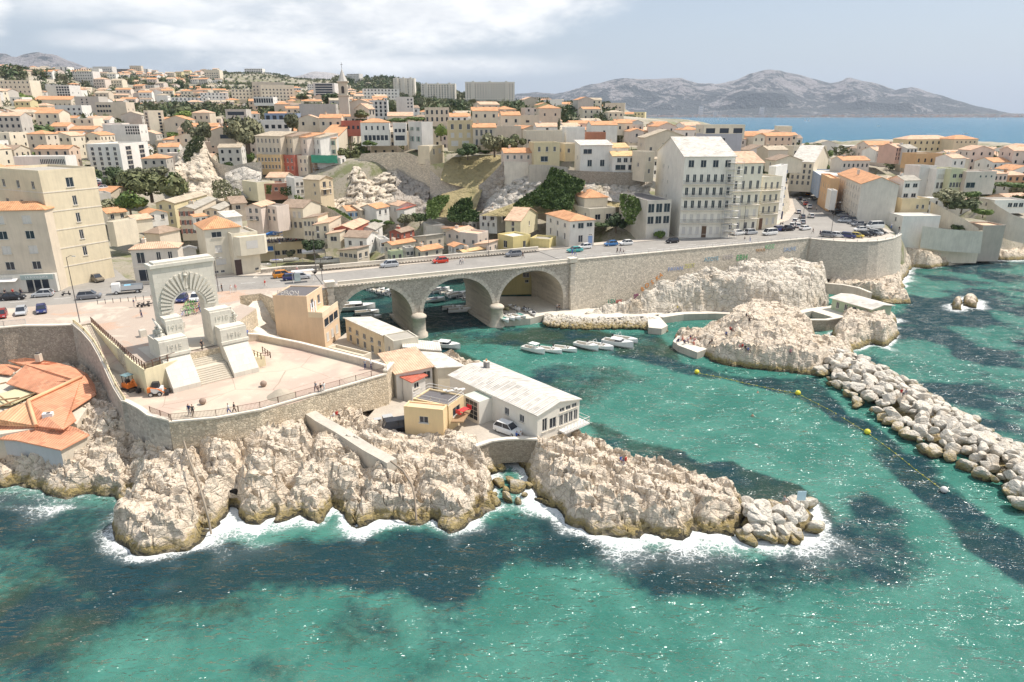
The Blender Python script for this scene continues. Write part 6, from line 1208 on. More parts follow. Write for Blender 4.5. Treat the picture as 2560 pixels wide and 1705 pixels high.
def red_roofs():
 t = thing('red_roof_restaurant','sprawling building with many salmon red roof slopes and a timber courtyard on the rocks','restaurant',at('E7',740,1195,0)); O = t.location.copy(); RT = tiles((.66,.30,.17)); RT2 = tiles((.68,.38,.21)); G = paint((.50,.51,.52),.8,.06,'grey_render',.3); G2 = paint((.60,.54,.44),.85,.12)
 def roof(name,pts,m=RT):
  q = [at('E7',x,y,z) - O for x,y,z in pts]; b = MB(); e = (q[1] - q[0]).normalized(); n = e.cross(q[-1] - q[0]).normalized(); n = n if n.z > 0 else -n; s = n.cross(e)
  uv = [((p - q[0]).dot(e),(p - q[0]).dot(s)) for p in q]; b.face(q,m,uv); b.face([p - Vector((0,0,.18)) for p in q[::-1]],m,uv[::-1])
  for i in range(len(q)): a,c = q[i],q[(i + 1) % len(q)]; b.face([a,c,c - Vector((0,0,.18)),a - Vector((0,0,.18))],m,[(0,0),(.2,0),(.2,.1),(0,.1)])
  b.build(name,t)
 roof('roof',[(-160,1055,5.6),(190,1078,5.6),(740,1197,5.6),(1095,1012,5.6),(935,925,6.3),(860,905,6.5),(770,948,6.2),(490,908,6.4),(440,915,6.4),(-160,890,6.6)])
 roof('roof',[(-160,880,6.8),(440,905,6.7),(345,600,8.6),(-160,800,8.0)],RT2)
 roof('roof',[(440,903,6.7),(770,942,6.7),(935,830,6.8),(870,712,6.9),(1180,512,7.0),(1000,300,8.8),(345,600,8.6)])
 roof('roof',[(1000,298,8.8),(1182,508,7.0),(1160,400,7.2),(1075,275,7.6)])
 roof('roof',[(75,380,7.3),(510,512,7.5),(1000,296,8.9),(900,340,8.9),(310,158,8.8)],RT)
 roof('roof',[(310,150,8.9),(900,332,9.0),(1075,270,7.7),(930,190,8.0),(700,130,8.3),(330,100,8.6)])
 roof('roof',[(100,98,8.3),(250,158,8.0),(330,150,8.7),(690,130,8.8),(460,88,9.2),(300,70,9.2)])
 roof('roof',[(-80,250,6.8),(120,274,6.8),(255,185,7.3),(110,150,7.4),(-80,150,7.4)])
 for nm,a,b_,m in (('ridge_cap',(345,598,8.78),(440,903,6.85),RT2),('ridge_cap',(345,598,8.78),(1000,298,9.0),RT2)):
  b = MB(); b.tube([at('E7',*a) - O,at('E7',*b_) - O],.28,m,6); b.uv = {i: [(0,0)] * len(f) for i,f in enumerate(b.f)}; b.build(nm,t)
 b = MB(); w = [at('E7',*p) - O for p in ((-160,1055,5.4),(190,1078,5.4),(740,1197,5.4),(1092,1015,5.4))]; ft = [Vector((p.x,p.y,z)) for p,z in zip(w,(1.6,1.4,.6,2.8))]
 for i in range(3): b.face([ft[i],ft[i + 1],w[i + 1],w[i]],G if i < 2 else G2)
 b.build('wall',t)
 b = MB(); pl = [at('E7',x,y,6.6) - O for x,y in ((-150,1000),(440,905),(930,850),(1150,520),(1050,300),(330,110),(-150,300))]; b.prism(ccw([(p.x,p.y) for p in pl]),2.5,6.2,G2); b.build('wall',t)
 for k,x in enumerate((290,500)):
  c = at('E7',x,1175 + 45 * k,4.2) - O; b = MB(); b.box((c.x,c.y - .06,c.z),(1.5,.2,1.2),SHUT,math.atan2((w[2] - w[1]).y,(w[2] - w[1]).x)); b.build('window',t)
 c = at('E7',695,1275,4.0) - O; b = MB(); b.box((c.x,c.y - .06,c.z),(2.8,.22,1.3),paint((.60,.50,.30)),math.atan2((w[2] - w[1]).y,(w[2] - w[1]).x)); b.build('window',t)
 b = MB(); pf = [at('E7',x,y,6.9) - O for x,y in ((-150,560),(180,460),(430,500),(130,640),(-150,660))]; b.prism(ccw([(p.x,p.y) for p in pf]),6.7,6.95,paint((.58,.54,.34))); b.build('pergola_mat',t)
 b = MB()
 for a,c in (((-150,420,8.4),(75,372,8.0)),((-150,720,8),(430,500,8)),((-150,600,8),(240,560,7.6)),((0,540,7.6),(130,640,7.4))): b.tube([at('E7',*a) - O,at('E7',*c) - O],.13,WOOD,5)
 b.build('pergola_beam',t)
 c = at('E7',480,95,9.3) - O; b = MB(); b.box((c.x,c.y,c.z + .4),(.8,.8,1.3),G2); b.box((c.x,c.y,c.z + 1.15),(.5,.5,.3),IRON2); b.build('chimney',t)
 c = at('E7',600,820,7.0); u = thing('air_conditioner','white air conditioning unit on the red roof','air conditioner',c); b = MB(); b.box((0,0,.5),(1.3,.8,.9),flat((.78,.78,.78),.4),.3); b.build('casing',u); b = MB(); b.lathe([(.28,0),(.28,.05),(.05,.06)],(0.1,0,.95),IRON2,12); b.build('fan',u)
red_roofs()
# ================================================================== CLIFFS, TOWN, TREES
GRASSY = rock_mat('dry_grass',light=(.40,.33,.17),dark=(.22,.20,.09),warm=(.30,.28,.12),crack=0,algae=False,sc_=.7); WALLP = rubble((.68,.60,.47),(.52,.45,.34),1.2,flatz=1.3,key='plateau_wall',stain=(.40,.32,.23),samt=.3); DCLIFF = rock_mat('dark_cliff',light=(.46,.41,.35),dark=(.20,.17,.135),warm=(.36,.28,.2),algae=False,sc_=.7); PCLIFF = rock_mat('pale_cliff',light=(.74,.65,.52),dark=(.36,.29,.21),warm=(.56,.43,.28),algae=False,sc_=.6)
def cliff(name,label,c,top,bot,Yt,Yb,m,amp=1.4,st=.8,seed=0,kind='structure',cat=None,rough=1.0):
 tp_ = [tuple(map(float,q.split(','))) for q in top.split()]; bp_ = [tuple(map(float,q.split(','))) for q in bot.split()]
 def res(p,n):
  p = np.array(p); d = np.r_[0,np.cumsum(np.hypot(*np.diff(p,axis=0).T))]; t = np.linspace(0,d[-1],n); return np.stack([np.interp(t,d,p[:,0]),np.interp(t,d,p[:,1])],1)
 fY = lambda Y,t: np.interp(t,np.linspace(0,1,len(Y)),Y) if isinstance(Y,(list,tuple)) else Y
 a0,a1 = atY(c,*tp_[0],fY(Yt,0)),atY(c,*tp_[-1],fY(Yt,1)); n = max(6,int((a1 - a0).length / st * 1.3)); T_,B_ = res(tp_,n),res(bp_,n)
 A = np.array([[*atY(c,T_[i,0],T_[i,1],fY(Yt,i / (n - 1)))] for i in range(n)]); B = np.array([[*atY(c,B_[i,0],B_[i,1],fY(Yb,i / (n - 1)))] for i in range(n)]); B = B + (B - A) * .12; B[:,2] -= 0 if kind else 4
 mrows = max(5,int(np.linalg.norm(A - B,axis=1).mean() / st)); k = np.linspace(0,1,mrows)[:,None,None]
 G = A[None] * (1 - k) + B[None] * k; X,Y,Z = G[...,0],G[...,1],G[...,2]
 u = X; v = Z * 1.0 + Y * .5; env = np.minimum(1,np.sin(np.pi * np.clip(k[...,0],.02,.98)) * 2.5) * np.ones_like(X)
 d1,e,cid = worley(u / 3.2 + fbm(u / 4,v / 4,3,seed),v / 2.6,seed + 3)
 D = amp * (2.0 * (fbm(u / 7,v / 5,5,seed + 1) - .5) + .9 * (cid - .5) - .5 * (1 - smooth(e / .2)) + 1.0 * (ridged(u / 5,v / 6,4,seed + 7) - .6)) * rough
 o = grid_mesh(name,X + .3 * D * env,Y - D * env,Z + .25 * D * env,[m]); return tag(o,label,cat,kind=kind)
cliff('crag','steep pale crag with pines behind it left of the valley','A1','1470,1000 1500,940 1570,890 1650,830 1715,845 1760,950 1830,1060 1900,1130','1475,1110 1530,1230 1600,1280 1700,1300 1790,1320 1850,1330 1900,1330 1940,1300',285,262,PCLIFF,1.8,seed=1)
cliff('crag','broken pale rocks with bushes below the cliff top row','A1','1890,1120 1960,1090 2050,1060 2130,1090 2200,1110','1900,1330 1980,1330 2080,1300 2130,1240 2200,1180',276,262,ROCK2,1.2,seed=2)
cliff('cliff','sunlit pale cliff below the tall retaining wall','A2','690,1245 800,1130 890,1000 955,925 1010,930 1100,985 1200,975 1325,962','690,1262 780,1285 860,1290 960,1270 1060,1255 1200,1215 1260,1205 1320,1190',[262,270,272,274,274],254,PCLIFF,2.4,st=.6,seed=3)
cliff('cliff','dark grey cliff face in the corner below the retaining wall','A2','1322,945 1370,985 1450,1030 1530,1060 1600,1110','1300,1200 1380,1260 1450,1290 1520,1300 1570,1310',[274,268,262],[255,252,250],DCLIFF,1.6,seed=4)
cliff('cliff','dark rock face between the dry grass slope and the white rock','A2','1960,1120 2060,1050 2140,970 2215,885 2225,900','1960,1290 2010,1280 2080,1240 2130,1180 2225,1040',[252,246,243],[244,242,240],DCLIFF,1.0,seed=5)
cliff('slope','dry yellow grass slope on the plateau edge','A2','1715,905 1790,850 1900,845 2050,830 2215,835','1690,1030 1760,1050 1850,1070 1960,1085 2060,1060 2215,900',264,[256,252,246],GRASSY,.7,seed=6)
cliff('slope','grassy strip below the plateau retaining wall','A2','1700,1160 1850,1120 1960,1080 2060,1060','1560,1290 1700,1330 1900,1330 1990,1270',252,[240,236,238],GRASSY,.9,seed=16)
cliff('cliff','bright furrowed rock slab under the houses on the rock','A3','30,1250 130,1090 205,1020 300,990 420,985 525,975','25,1310 90,1300 200,1280 300,1265 400,1220 480,1190',[246,242,240],[236,232,232],ROCK2,1.6,st=.6,seed=7)
cliff('cliff','rough grey-white rock under the white houses','A3','740,985 860,1030 1000,1025 1150,1030 1300,1035 1445,1040','760,1150 880,1180 1000,1180 1160,1210 1300,1180 1445,1160',236,228,ROCK2,1.6,st=.6,seed=8)
cliff('slope','scrubby ground below the ivy','A3','300,1230 480,1160 640,1100 800,1120 1000,1170 1180,1190','30,1330 300,1330 560,1300 760,1290 960,1280 1180,1260',232,224,GRASSY,.9,seed=9)
def wallat(label,c,top,bot,Y,m,seed=30):
 return cliff('retaining_wall',label,c,top,bot,Y,Y,m,.25,st=1.5,seed=seed,kind=None,cat='wall',rough=.3)
wallat('tall cream retaining wall below the plateau road','A2','1022,822 1100,815 1200,810 1325,808','900,960 960,905 1010,915 1100,970 1200,965 1325,950',[277,276,275],WALLP)
wallat('shaded high retaining wall turning the corner of the plateau','A2','1325,808 1420,815 1520,855 1600,885','1325,955 1450,1020 1540,1060 1602,1115',[275,268,262],WALLP,31)
wallat('rough stone wall with a pale coping under the grass slope','A2','1598,955 1690,1035 1760,1050 1860,1062 1965,1085','1595,1225 1700,1180 1800,1160 1880,1140 1965,1105',[259,256,254],STONE_PALE,32)
wallat('plain rendered base wall under the pale house on the rock','A3','204,886 300,888 408,892','204,1032 300,1000 408,985',240.5,PALE,33)
wallat('grey base wall under the yellow house on the rock','A3','410,912 560,915 738,935','410,985 560,975 735,998',237,CONC,34)
wallat('rough dark base wall under the white houses on the rock','A3','740,958 900,968 1100,975 1390,980','740,990 900,1028 1100,1030 1392,1032',234.5,STONE_DARK,35)
wallat('curving stone wall falling from the crag','A1','1700,870 1770,985 1850,1040 1950,1060 2100,1030 2200,1025','1720,900 1790,1010 1870,1110 1960,1110 2100,1090 2200,1060',[285,278,276],STONE_PALE,36)
wallat('long sloping stone wall behind the valley houses','E4','950,1215 1100,1235 1300,1320 1500,1440 1590,1500','1100,1400 1200,1440 1350,1500 1480,1560 1590,1580',[240,228,222],STONE_PALE,37)
wallat('pale wall beside the pebbled ramp in the valley','A7','640,560 820,565 1000,580 1140,590','640,600 820,640 1000,650 1140,640',225,PALE,38)
wallat('stepped villa wall behind the shore rocks','A4','1500,1430 1700,1455 2010,1478','1500,1500 1700,1530 2010,1550',222,PALE,39)
wallat('sloping garden wall above the shore rocks','A4','1575,1225 1700,1290 1850,1370 1975,1450','1575,1330 1700,1400 1850,1440 1975,1500',[238,230,224],paint((.62,.57,.47),.85,.14),40)
wallat('white terrace wall at the right edge','A4','2050,1200 2150,1270 2250,1330 2390,1380','2050,1320 2150,1400 2250,1440 2390,1470',[248,238,232],paint((.68,.65,.58),.85,.1),41)
# ---- trees --------------------------------------------------------------
def leaf_mat(name,a,b):
 m,T = mat(name); P = pos(T); oi = T.n('ShaderNodeObjectInfo').outputs['Random']; n = T.noise(P,.9,4,.7)
 c = T.mix(T.step(T.math('ADD',n,T.math('MULTIPLY',T.math('SUBTRACT',oi,.5),.35)),.3,.7),a,b); principled(T,color=c,rough=.75); return m
LEAF = dict(pine=leaf_mat('pine_needles',(.070,.092,.036),(.17,.18,.075)),green=leaf_mat('fresh_leaves',(.070,.120,.025),(.20,.27,.06)),olive=leaf_mat('olive_leaves',(.10,.11,.06),(.24,.235,.13)),dark=leaf_mat('dark_leaves',(.038,.066,.024),(.10,.145,.048)),ivy=leaf_mat('ivy_leaves',(.045,.085,.020),(.14,.20,.05)))
BARK = flat((.16,.12,.085),.9,key='bark')
def crown_mesh(key,seed,n=1500,flatc=.8,leaf=.26,lumps=9,cone=False):
 rg = np.random.default_rng(seed); C = rg.normal(0,.42,(lumps,3)) * [1,1,flatc]; C[:,2] = np.abs(C[:,2]) * .9; rad = rg.uniform(.32,.58,lumps)
 if cone: C = np.stack([rg.normal(0,.04,lumps),rg.normal(0,.04,lumps),np.linspace(0,3.4,lumps)],1); rad = .34 * (1 - (C[:,2] / 4.2) ** 2)
 k = rg.integers(0,lumps,n); d = rg.normal(size=(n,3)); d /= np.linalg.norm(d,axis=1)[:,None]; d[:,2] = d[:,2] * .85 + .12
 P = C[k] + d * (rad[k] * rg.uniform(.72,1.06,n))[:,None]
 a = rg.normal(size=(n,3)); a /= np.linalg.norm(a,axis=1)[:,None]; a = a * .6 + np.cross(d,a) * .6; b = np.cross(d,a) + rg.normal(0,.25,(n,3)); s = leaf * rg.uniform(.5,1.1,n)[:,None] * .5
 V = np.stack([P - a * s - b * s,P + a * s - b * s * .6,P + a * s * .7 + b * s,P - a * s + b * s * .7],1).reshape(-1,3)
 me = bpy.data.meshes.new('crown'); me.vertices.add(4 * n); me.vertices.foreach_set('co',V.astype(np.float32).ravel()); me.loops.add(4 * n); me.loops.foreach_set('vertex_index',np.arange(4 * n,dtype=np.int32))
 me.polygons.add(n); me.polygons.foreach_set('loop_start',np.arange(0,4 * n,4,dtype=np.int32)); me.polygons.foreach_set('loop_total',np.full(n,4,dtype=np.int32)); me.update(calc_edges=True); me.materials.append(LEAF[key]); me.use_fake_user = True; return me
CROWNS = {k: [crown_mesh(k,10 * i + hash(k[0]) % 1 + j,1500 if k != 'cyp' else 700) for j in range(3)] for i,k in enumerate(('pine','green','olive','dark','ivy'))}
CYP = crown_mesh('dark',99,800,lumps=10,cone=True,leaf=.2)
def trunk_mesh():
 b = MB(); b.tube([(0,0,-.6),(.02,0,0),(.03,.02,.45),(0,.05,.8)],[.085,.07,.05,.03],BARK,6)
 for a in range(4): t = a * 1.6; b.tube([(.02,.01,.35 + .07 * a),(.28 * math.cos(t),.28 * math.sin(t),.62 + .07 * a),(.42 * math.cos(t),.42 * math.sin(t),.85 + .05 * a)],[.035,.022,.01],BARK,5)
 o = b.build('trunk'); m = o.data; m.use_fake_user = True; bpy.data.objects.remove(o); return m
TRUNK = trunk_mesh(); NT_ = [0]
def tree(label,p,w_,h_,key='pine',group=None,name='tree',cat='tree',trunk=.2):
 """crown w_ wide, whole tree h_ high, standing at p"""
 t = thing(name,label,cat,p,rnd.uniform(0,6.28),group); NT_[0] += 1
 o = bpy.data.objects.new('crown',CYP if key == 'cyp' else CROWNS[key][NT_[0] % 3]); COL.objects.link(o); o.parent = t
 if key == 'cyp': o.scale = (w_ / .7,w_ / .7,h_ / 3.9); o.location.z = h_ * .08; trunk = .3
 else: o.scale = (w_ / 1.75,w_ / 1.75,h_ * (1 - trunk) / 1.35); o.location.z = h_ * trunk
 s = bpy.data.objects.new('trunk',TRUNK); COL.objects.link(s); s.parent = t; s.scale = (h_ * .6,h_ * .6,h_ * (trunk + .25)); return t
def tr(label,c,x,y,Y,wpx,hpx,key='pine',group=None,**k):
 """tree whose foot is at that pixel and distance; size in pixels of the crop"""
 p = atY(c,x,y,Y); s = CROPS[c][2] * (p - Vector((0,0,H_CAM))).length / FPX; return tree(label,p,wpx * s,hpx * s,key,group,**k)
for a in [('huge spreading pine beside the bright green tree','A1',1270,1290,240,330,250),('big dark pine against the crag','A1',1130,1290,246,200,200),('tall grey-green pine behind the crag','A1',1710,830,300,130,170,'olive'),('round green pine in the left hand gardens','A1',490,940,345,210,110,'pine'),('pale olive tree beside the round pine in the left hand gardens','A1',680,960,335,150,100,'olive'),
('bright green plane tree below the parked cars','A1',1095,1430,205,190,170,'green'),('grey bushy tree left of the bright green tree','A1',890,1410,212,170,70,'olive'),('dark fir behind the orange roofed cottage','A1',800,900,350,140,90,'dark'),('round tree in the middle of the left hillside','A1',640,790,390,90,80,'dark'),('tall leafy tree right of the gabled house on the crag','A1',2080,880,320,190,260,'olive'),('green tree on the left hillside crest','A1',85,500,560,110,70,'green'),('pair of light green trees at the left edge','A1',215,520,540,120,70,'green'),
('green bush tree at the foot of the left gardens','A1',330,860,360,260,160,'dark'),('tree above the yellow house roof','A1',1540,660,440,100,80,'green'),('small dark tree behind the white pavilion','A1',1590,760,380,80,90,'dark'),('broad pine on the plateau above the white rock','A2',2140,800,258,150,180,'olive'),('round pine on the plateau above the white rock','A2',2265,790,256,150,150,'pine'),('dense round dark shrub on the grass slope','A2',1915,840,258,150,120,'dark'),
('green bush on the road below the white villa','A2',1070,755,283,100,60,'green'),('umbrella pine before the church chapel','A2',1015,525,325,130,80,'pine'),('roof garden bush left of the white villas','A2',440,610,312,110,150,'olive'),('tall tree left of the cliff top row','A2',70,740,292,190,250,'olive'),('dark pine beside the terraced flats','A2',770,420,480,110,120,'dark'),('round pine between villas below the hill','A2',530,365,560,100,60,'pine'),
('bushes on the green terrace','A2',1350,560,335,150,50,'green'),('pale green bushes on the long terrace','A2',1490,545,330,150,45,'green'),('green trees behind the ochre villa','A2',1690,680,300,100,120,'green'),('bush in front of the ochre villa','A2',1780,820,262,120,25,'olive'),
('dark pine grove left of the bay','A3',915,520,560,150,60,'dark'),('dark pine grove in the middle by the bay','A3',1090,535,545,110,60,'dark'),('dark pine grove right by the bay','A3',1200,540,540,130,55,'dark'),('light pines left of the dark grove','A3',780,505,590,100,45,'pine'),('dark round tree in the villa garden','A3',1145,1450,214,150,150,'dark'),('low hedge before the villa garden','A3',1040,1440,212,110,50,'dark'),
('palm-like bush by the concrete flats','A3',1515,1530,203,80,80,'green'),('green bush over the yellow garden wall','A7',1740,730,193,110,60,'green'),('silver green tree below the crimson roof','A7',440,540,232,150,110,'olive'),('round green tree below the dark cliff','A7',590,530,234,130,110,'dark'),('young trees by the white wall','A7',150,540,234,110,50,'green'),('small tree below the cream houses','A7',265,555,233,90,60,'green'),('street tree by the restaurant terrace','A6',1510,810,205,170,130,'dark'),('thin tree before the restaurant','A6',1272,870,215,60,80,'olive'),
('umbrella pine on the point','A4',2135,815,470,150,60,'dark'),('big pine in the right hand gardens','A4',1980,930,340,100,120,'olive'),('green trees between the brown and white villas','A4',1655,900,320,110,80,'green'),('bushes behind the long block','A4',830,910,320,80,70,'green'),('grey green bush in the cliff garden','A4',1690,1230,238,170,110,'olive'),('large green bush in the cliff garden','A4',1830,1290,234,170,120,'pine'),('fresh green bush on the villa terrace','A4',1905,1190,246,100,60,'green'),('round bush beside the stepped path','A4',2010,1340,232,100,70,'green'),('dark bush near the beach villas','A4',1855,1500,228,80,60,'dark'),('small tree near the beach villas','A4',1795,1470,229,60,60,'dark'),('lawn hedge at the right edge','A4',2300,1110,268,220,60,'green'),('dark hedge trees at the right edge','A4',2120,920,345,120,50,'dark')]:
 tr(*a)
tr('slim dark cypress among the white houses','A3',662,622,282,26,90,'cyp',name='cypress'); tr('pair of cypresses by the cream block','A2',1948,510,325,16,50,'cyp',name='cypress')
def ivy(label,c,pts,Y,key='ivy',n=1800,s=.55,thick=1.2,name='ivy'):
 """a curtain or mound of leaves over a cliff, given by its outline; parts of one plant cover"""
 P2 = [tuple(map(float,q.split(','))) for q in pts.split()]; xs,ys = [p[0] for p in P2],[p[1] for p in P2]; V = []; F = []
 rg = np.random.default_rng(len(label)); X = rg.uniform(min(xs),max(xs),n * 4); Yp = rg.uniform(min(ys),max(ys),n * 4); ok = inside(X + 14 * (rg.random(n * 4) - .5),Yp + 14 * (rg.random(n * 4) - .5),P2)
 X,Yp = X[ok][:n],Yp[ok][:n]; t0,t1 = min(ys),max(ys)
 for x,y in zip(X,Yp):
  Yd = (Y[0] + (Y[1] - Y[0]) * (y - t0) / (t1 - t0)) if isinstance(Y,tuple) else Y
  p = atY(c,x,y,Yd - thick * (.3 + 2.2 * float(fbm(x / 60,y / 60,3,5)))); a = Vector(rg.normal(size=3)).normalized() * s * rg.uniform(.5,1); b = Vector(rg.normal(size=3)).cross(a).normalized() * s * rg.uniform(.5,1); i = len(V)
  V += [p - a - b,p + a - b * .7,p + a * .7 + b,p - a + b]; F.append((i,i + 1,i + 2,i + 3))
 me = bpy.data.meshes.new(name); me.from_pydata([tuple(v) for v in V],[],F); me.materials.append(LEAF[key]); o = bpy.data.objects.new(name,me); COL.objects.link(o); return tag(o,label,'climbing plant')
ivy('big mass of bright ivy and shrubs covering the rock below the yellow house','A3','600,930 690,960 760,1010 880,1050 880,1110 800,1150 770,1290 600,1290 480,1260 280,1260 330,1210 480,1120 560,1040',(238,222),n=5200,s=.42,thick=2.0)
ivy('green shrubs at the foot of the dark cliff','A2','1570,1230 1660,1180 1760,1170 1760,1210 1690,1290 1660,1360 1570,1370',(246,232),n=1300,s=.4,thick=1.6); ivy('shrub mound between the pale wall and the white rock','A2','1740,1380 1760,1290 1860,1200 1940,1190 1960,1290 2030,1320 2000,1390 1860,1395',(240,230),n=1900,s=.42,thick=1.8,key='ivy')
ivy('dark hanging plants on the crag','A1','1420,1110 1500,1120 1580,1250 1560,1290 1440,1270',(266,254),n=900,s=.4,key='dark',thick=1.5); ivy('bushes growing among the rocks right of the crag','A1','1780,1190 1890,1170 1960,1240 2030,1260 2030,1330 1800,1330',(266,256),n=900,s=.38,key='olive',thick=1.2); ivy('green cap of scrub on the crag','A1','1570,880 1650,800 1720,820 1700,900 1620,990 1560,1060 1540,980',(284,276),n=900,s=.4,key='pine',thick=1)
ivy('ivy hanging down the side of the concrete flats','A3','1175,1160 1260,1165 1400,1230 1330,1320 1290,1420 1250,1420 1200,1330 1180,1260',(212,206),n=1500,s=.3,thick=1.6); ivy('ivy around the windows of the brick red house','A2','220,1085 265,1085 262,1160 225,1160',257,n=160,s=.28,thick=.5); ivy('ivy round the right window of the brick red house','A2','330,1110 440,1095 440,1165 395,1180 340,1160',257,n=260,s=.28,thick=.5); ivy('row of bushes on top of the sloping valley wall','E4','1210,1260 1300,1280 1500,1370 1660,1490 1600,1500 1420,1400 1250,1310',(238,226),n=420,s=.28,key='green',thick=.6); ivy('green hedge climbing the slope under the beige house','A2','455,1170 500,1180 545,1215 520,1222 460,1195',244,n=160,s=.25,thick=.4,key='green')
# ---- the rest of the town ------------------------------------------------
def free(x,y,r):
 for f in FOOT:
  if abs(f[0][0] - x) < 90 and abs(f[0][1] - y) < 90 and sdist(np.array([x]),np.array([y]),f)[0] > -r: return False
 return sdist(np.array([x]),np.array([y]),ROADP)[0] < -r - 3
rg = random.Random(21); cells = []
for Y,step in [(y,15) for y in range(232,420,15)] + [(y,19) for y in range(425,760,19)] + [(y,27) for y in range(770,1480,27)]:
 x = -.80 * Y
 while x < .78 * Y: cells.append((x + rg.uniform(-.25,.25) * step,Y + rg.uniform(-.3,.3) * step,step)); x += step * rg.uniform(.9,1.15)
CX = np.array([c[0] for c in cells]); CY = np.array([c[1] for c in cells]); CD = sdist(CX,CY,LAND); CZ = town_z(CX,CY)
GREEN = P_('V','500,165 560,165 640,172 740,200 700,225 560,200',49)
def zone(x,y):
 px,py = pix((x,y,float(town_z(np.array([x]),np.array([y]))[0]) + 3)); px /= 1.0874; py /= 1.0874
 return px,py
HOUSES,WOODS = [],[]; taken = {}
for i,(x,y,step) in enumerate(cells):
 if CD[i] < 9: continue
 px,py = zone(x,y)
 if px < -60 or px > 2420: continue
 if (px > 1830 and py < 352) or (1480 < px <= 1830 and py < 318) or (1380 < px < 1500 and py < 268): continue
 if (880 < px < 1210 and py < 262) or (505 < px < 765 and py < 214 and y > 600): WOODS.append((x,y,float(CZ[i]),px < 765)); continue
 wood = float(fbm(np.array([x / 90]),np.array([y / 90]),3,60)[0])
 cliffz = (400 < px < 620 and 330 < py < 470) or (760 < px < 1180 and 370 < py < 490) or (1010 < px < 1500 and 330 < py < 470) or (360 < px < 440 and 310 < py < 470)
 if y < 300 and ((px < 1800 and (cliffz or py > 400)) or 380 < px < 1500): continue
 hill = (y > 1000 and 560 < px < 770) or (y > 1050 and px > 740)
 if hill or wood > (.58 if y < 700 else .50): WOODS.append((x,y,float(CZ[i]),y > 1150 and 560 < px < 740));
 if hill and rg.random() > .12: continue
 if wood > .66: continue
 if not free(x,y,7 if y < 420 else 9): continue
 HOUSES.append((x,y,float(CZ[i]),px,py))
print('town',len(HOUSES),'woods',len(WOODS))
WNAMES = [('cream','cr',5),('beige','be',4),('white','wh',4),('pinkish','pk',3),('grey','gy',2),('pale grey','lg',2),('yellow','ye',1),('apricot','pe',1)]
RNAMES = [('orange tiled','or_'),('salmon tiled','pe'),('brown tiled','bw'),('sand coloured','bg'),('flat grey','gr'),('flat white','wr')]
MARKS = [('the yellow-beige block',105,420),('the nine-storey block',290,350),('the striped slab',300,170),('the balcony tower',380,280),('the L shaped block',90,200),('the crag house',515,300),('the church tower',787,210),('the ribbed slabs',1100,215),('the turret villa',1265,262),('the mansion block',1590,380),('the blank gable block',1990,430),('the villa hotel',2130,320),('the green hill',640,185),('the glass pavilion',620,260),('the concrete flats',1660,300),('the terraced flats',745,210),('the grey school block',265,255),('the long orange roof',150,240),('the bay pine groves',1370,262),('the right hand villas',2230,430)]
def where(px,py):
 n,mx,my = min(MARKS,key=lambda m: (m[1] - px) ** 2 + 4 * (m[2] - py) ** 2); dx,dy = px - mx,py - my
 s = ('left of' if dx < 0 else 'right of') if abs(dx) > 2.2 * abs(dy) else ('above' if dy < 0 else 'below')
 if s in ('above','below') and abs(dx) > 18: s += ' left of' if dx < 0 else ' right of'
 return s + ' ' + n
USED = {}; USED_T = []
def townhouse(x,y,z,px,py,individual):
 W,D = rg.uniform(8,15),rg.uniform(7,11); fl = rg.choice([1,2,2,2,3,3] if y < 700 else [1,2,2,3,3]); hh = fl * 3.0 + .6
 if y > 500 and rg.random() < .035: W,D,hh,fl = rg.uniform(18,34),rg.uniform(10,14),rg.choice([12,15,18]),5
 rz = .45 * math.sin(x / 140 + y / 230) + rg.choice([0,0,0,math.pi / 2]) + rg.uniform(-.12,.12)
 if y > 760: rz = rg.uniform(-.4,.4)
 wn = rg.choices(WNAMES,[w_[2] for w_ in WNAMES])[0]; rn = rg.choices(RNAMES,[7,5,2,3,2,1])[0]
 if hh > 11: rn = RNAMES[4]; wn = rg.choice(WNAMES[:3] + WNAMES[5:6])
 roof = 'low' if rn[1] in ('gr','wr') else rg.choice(['gx','gx','hip','gy'])
 return W,D,hh,fl,rz,wn,rn,roof
HOUSES.sort(key=lambda h: h[1]); far_b = None; FARR = {}
NIND = 120
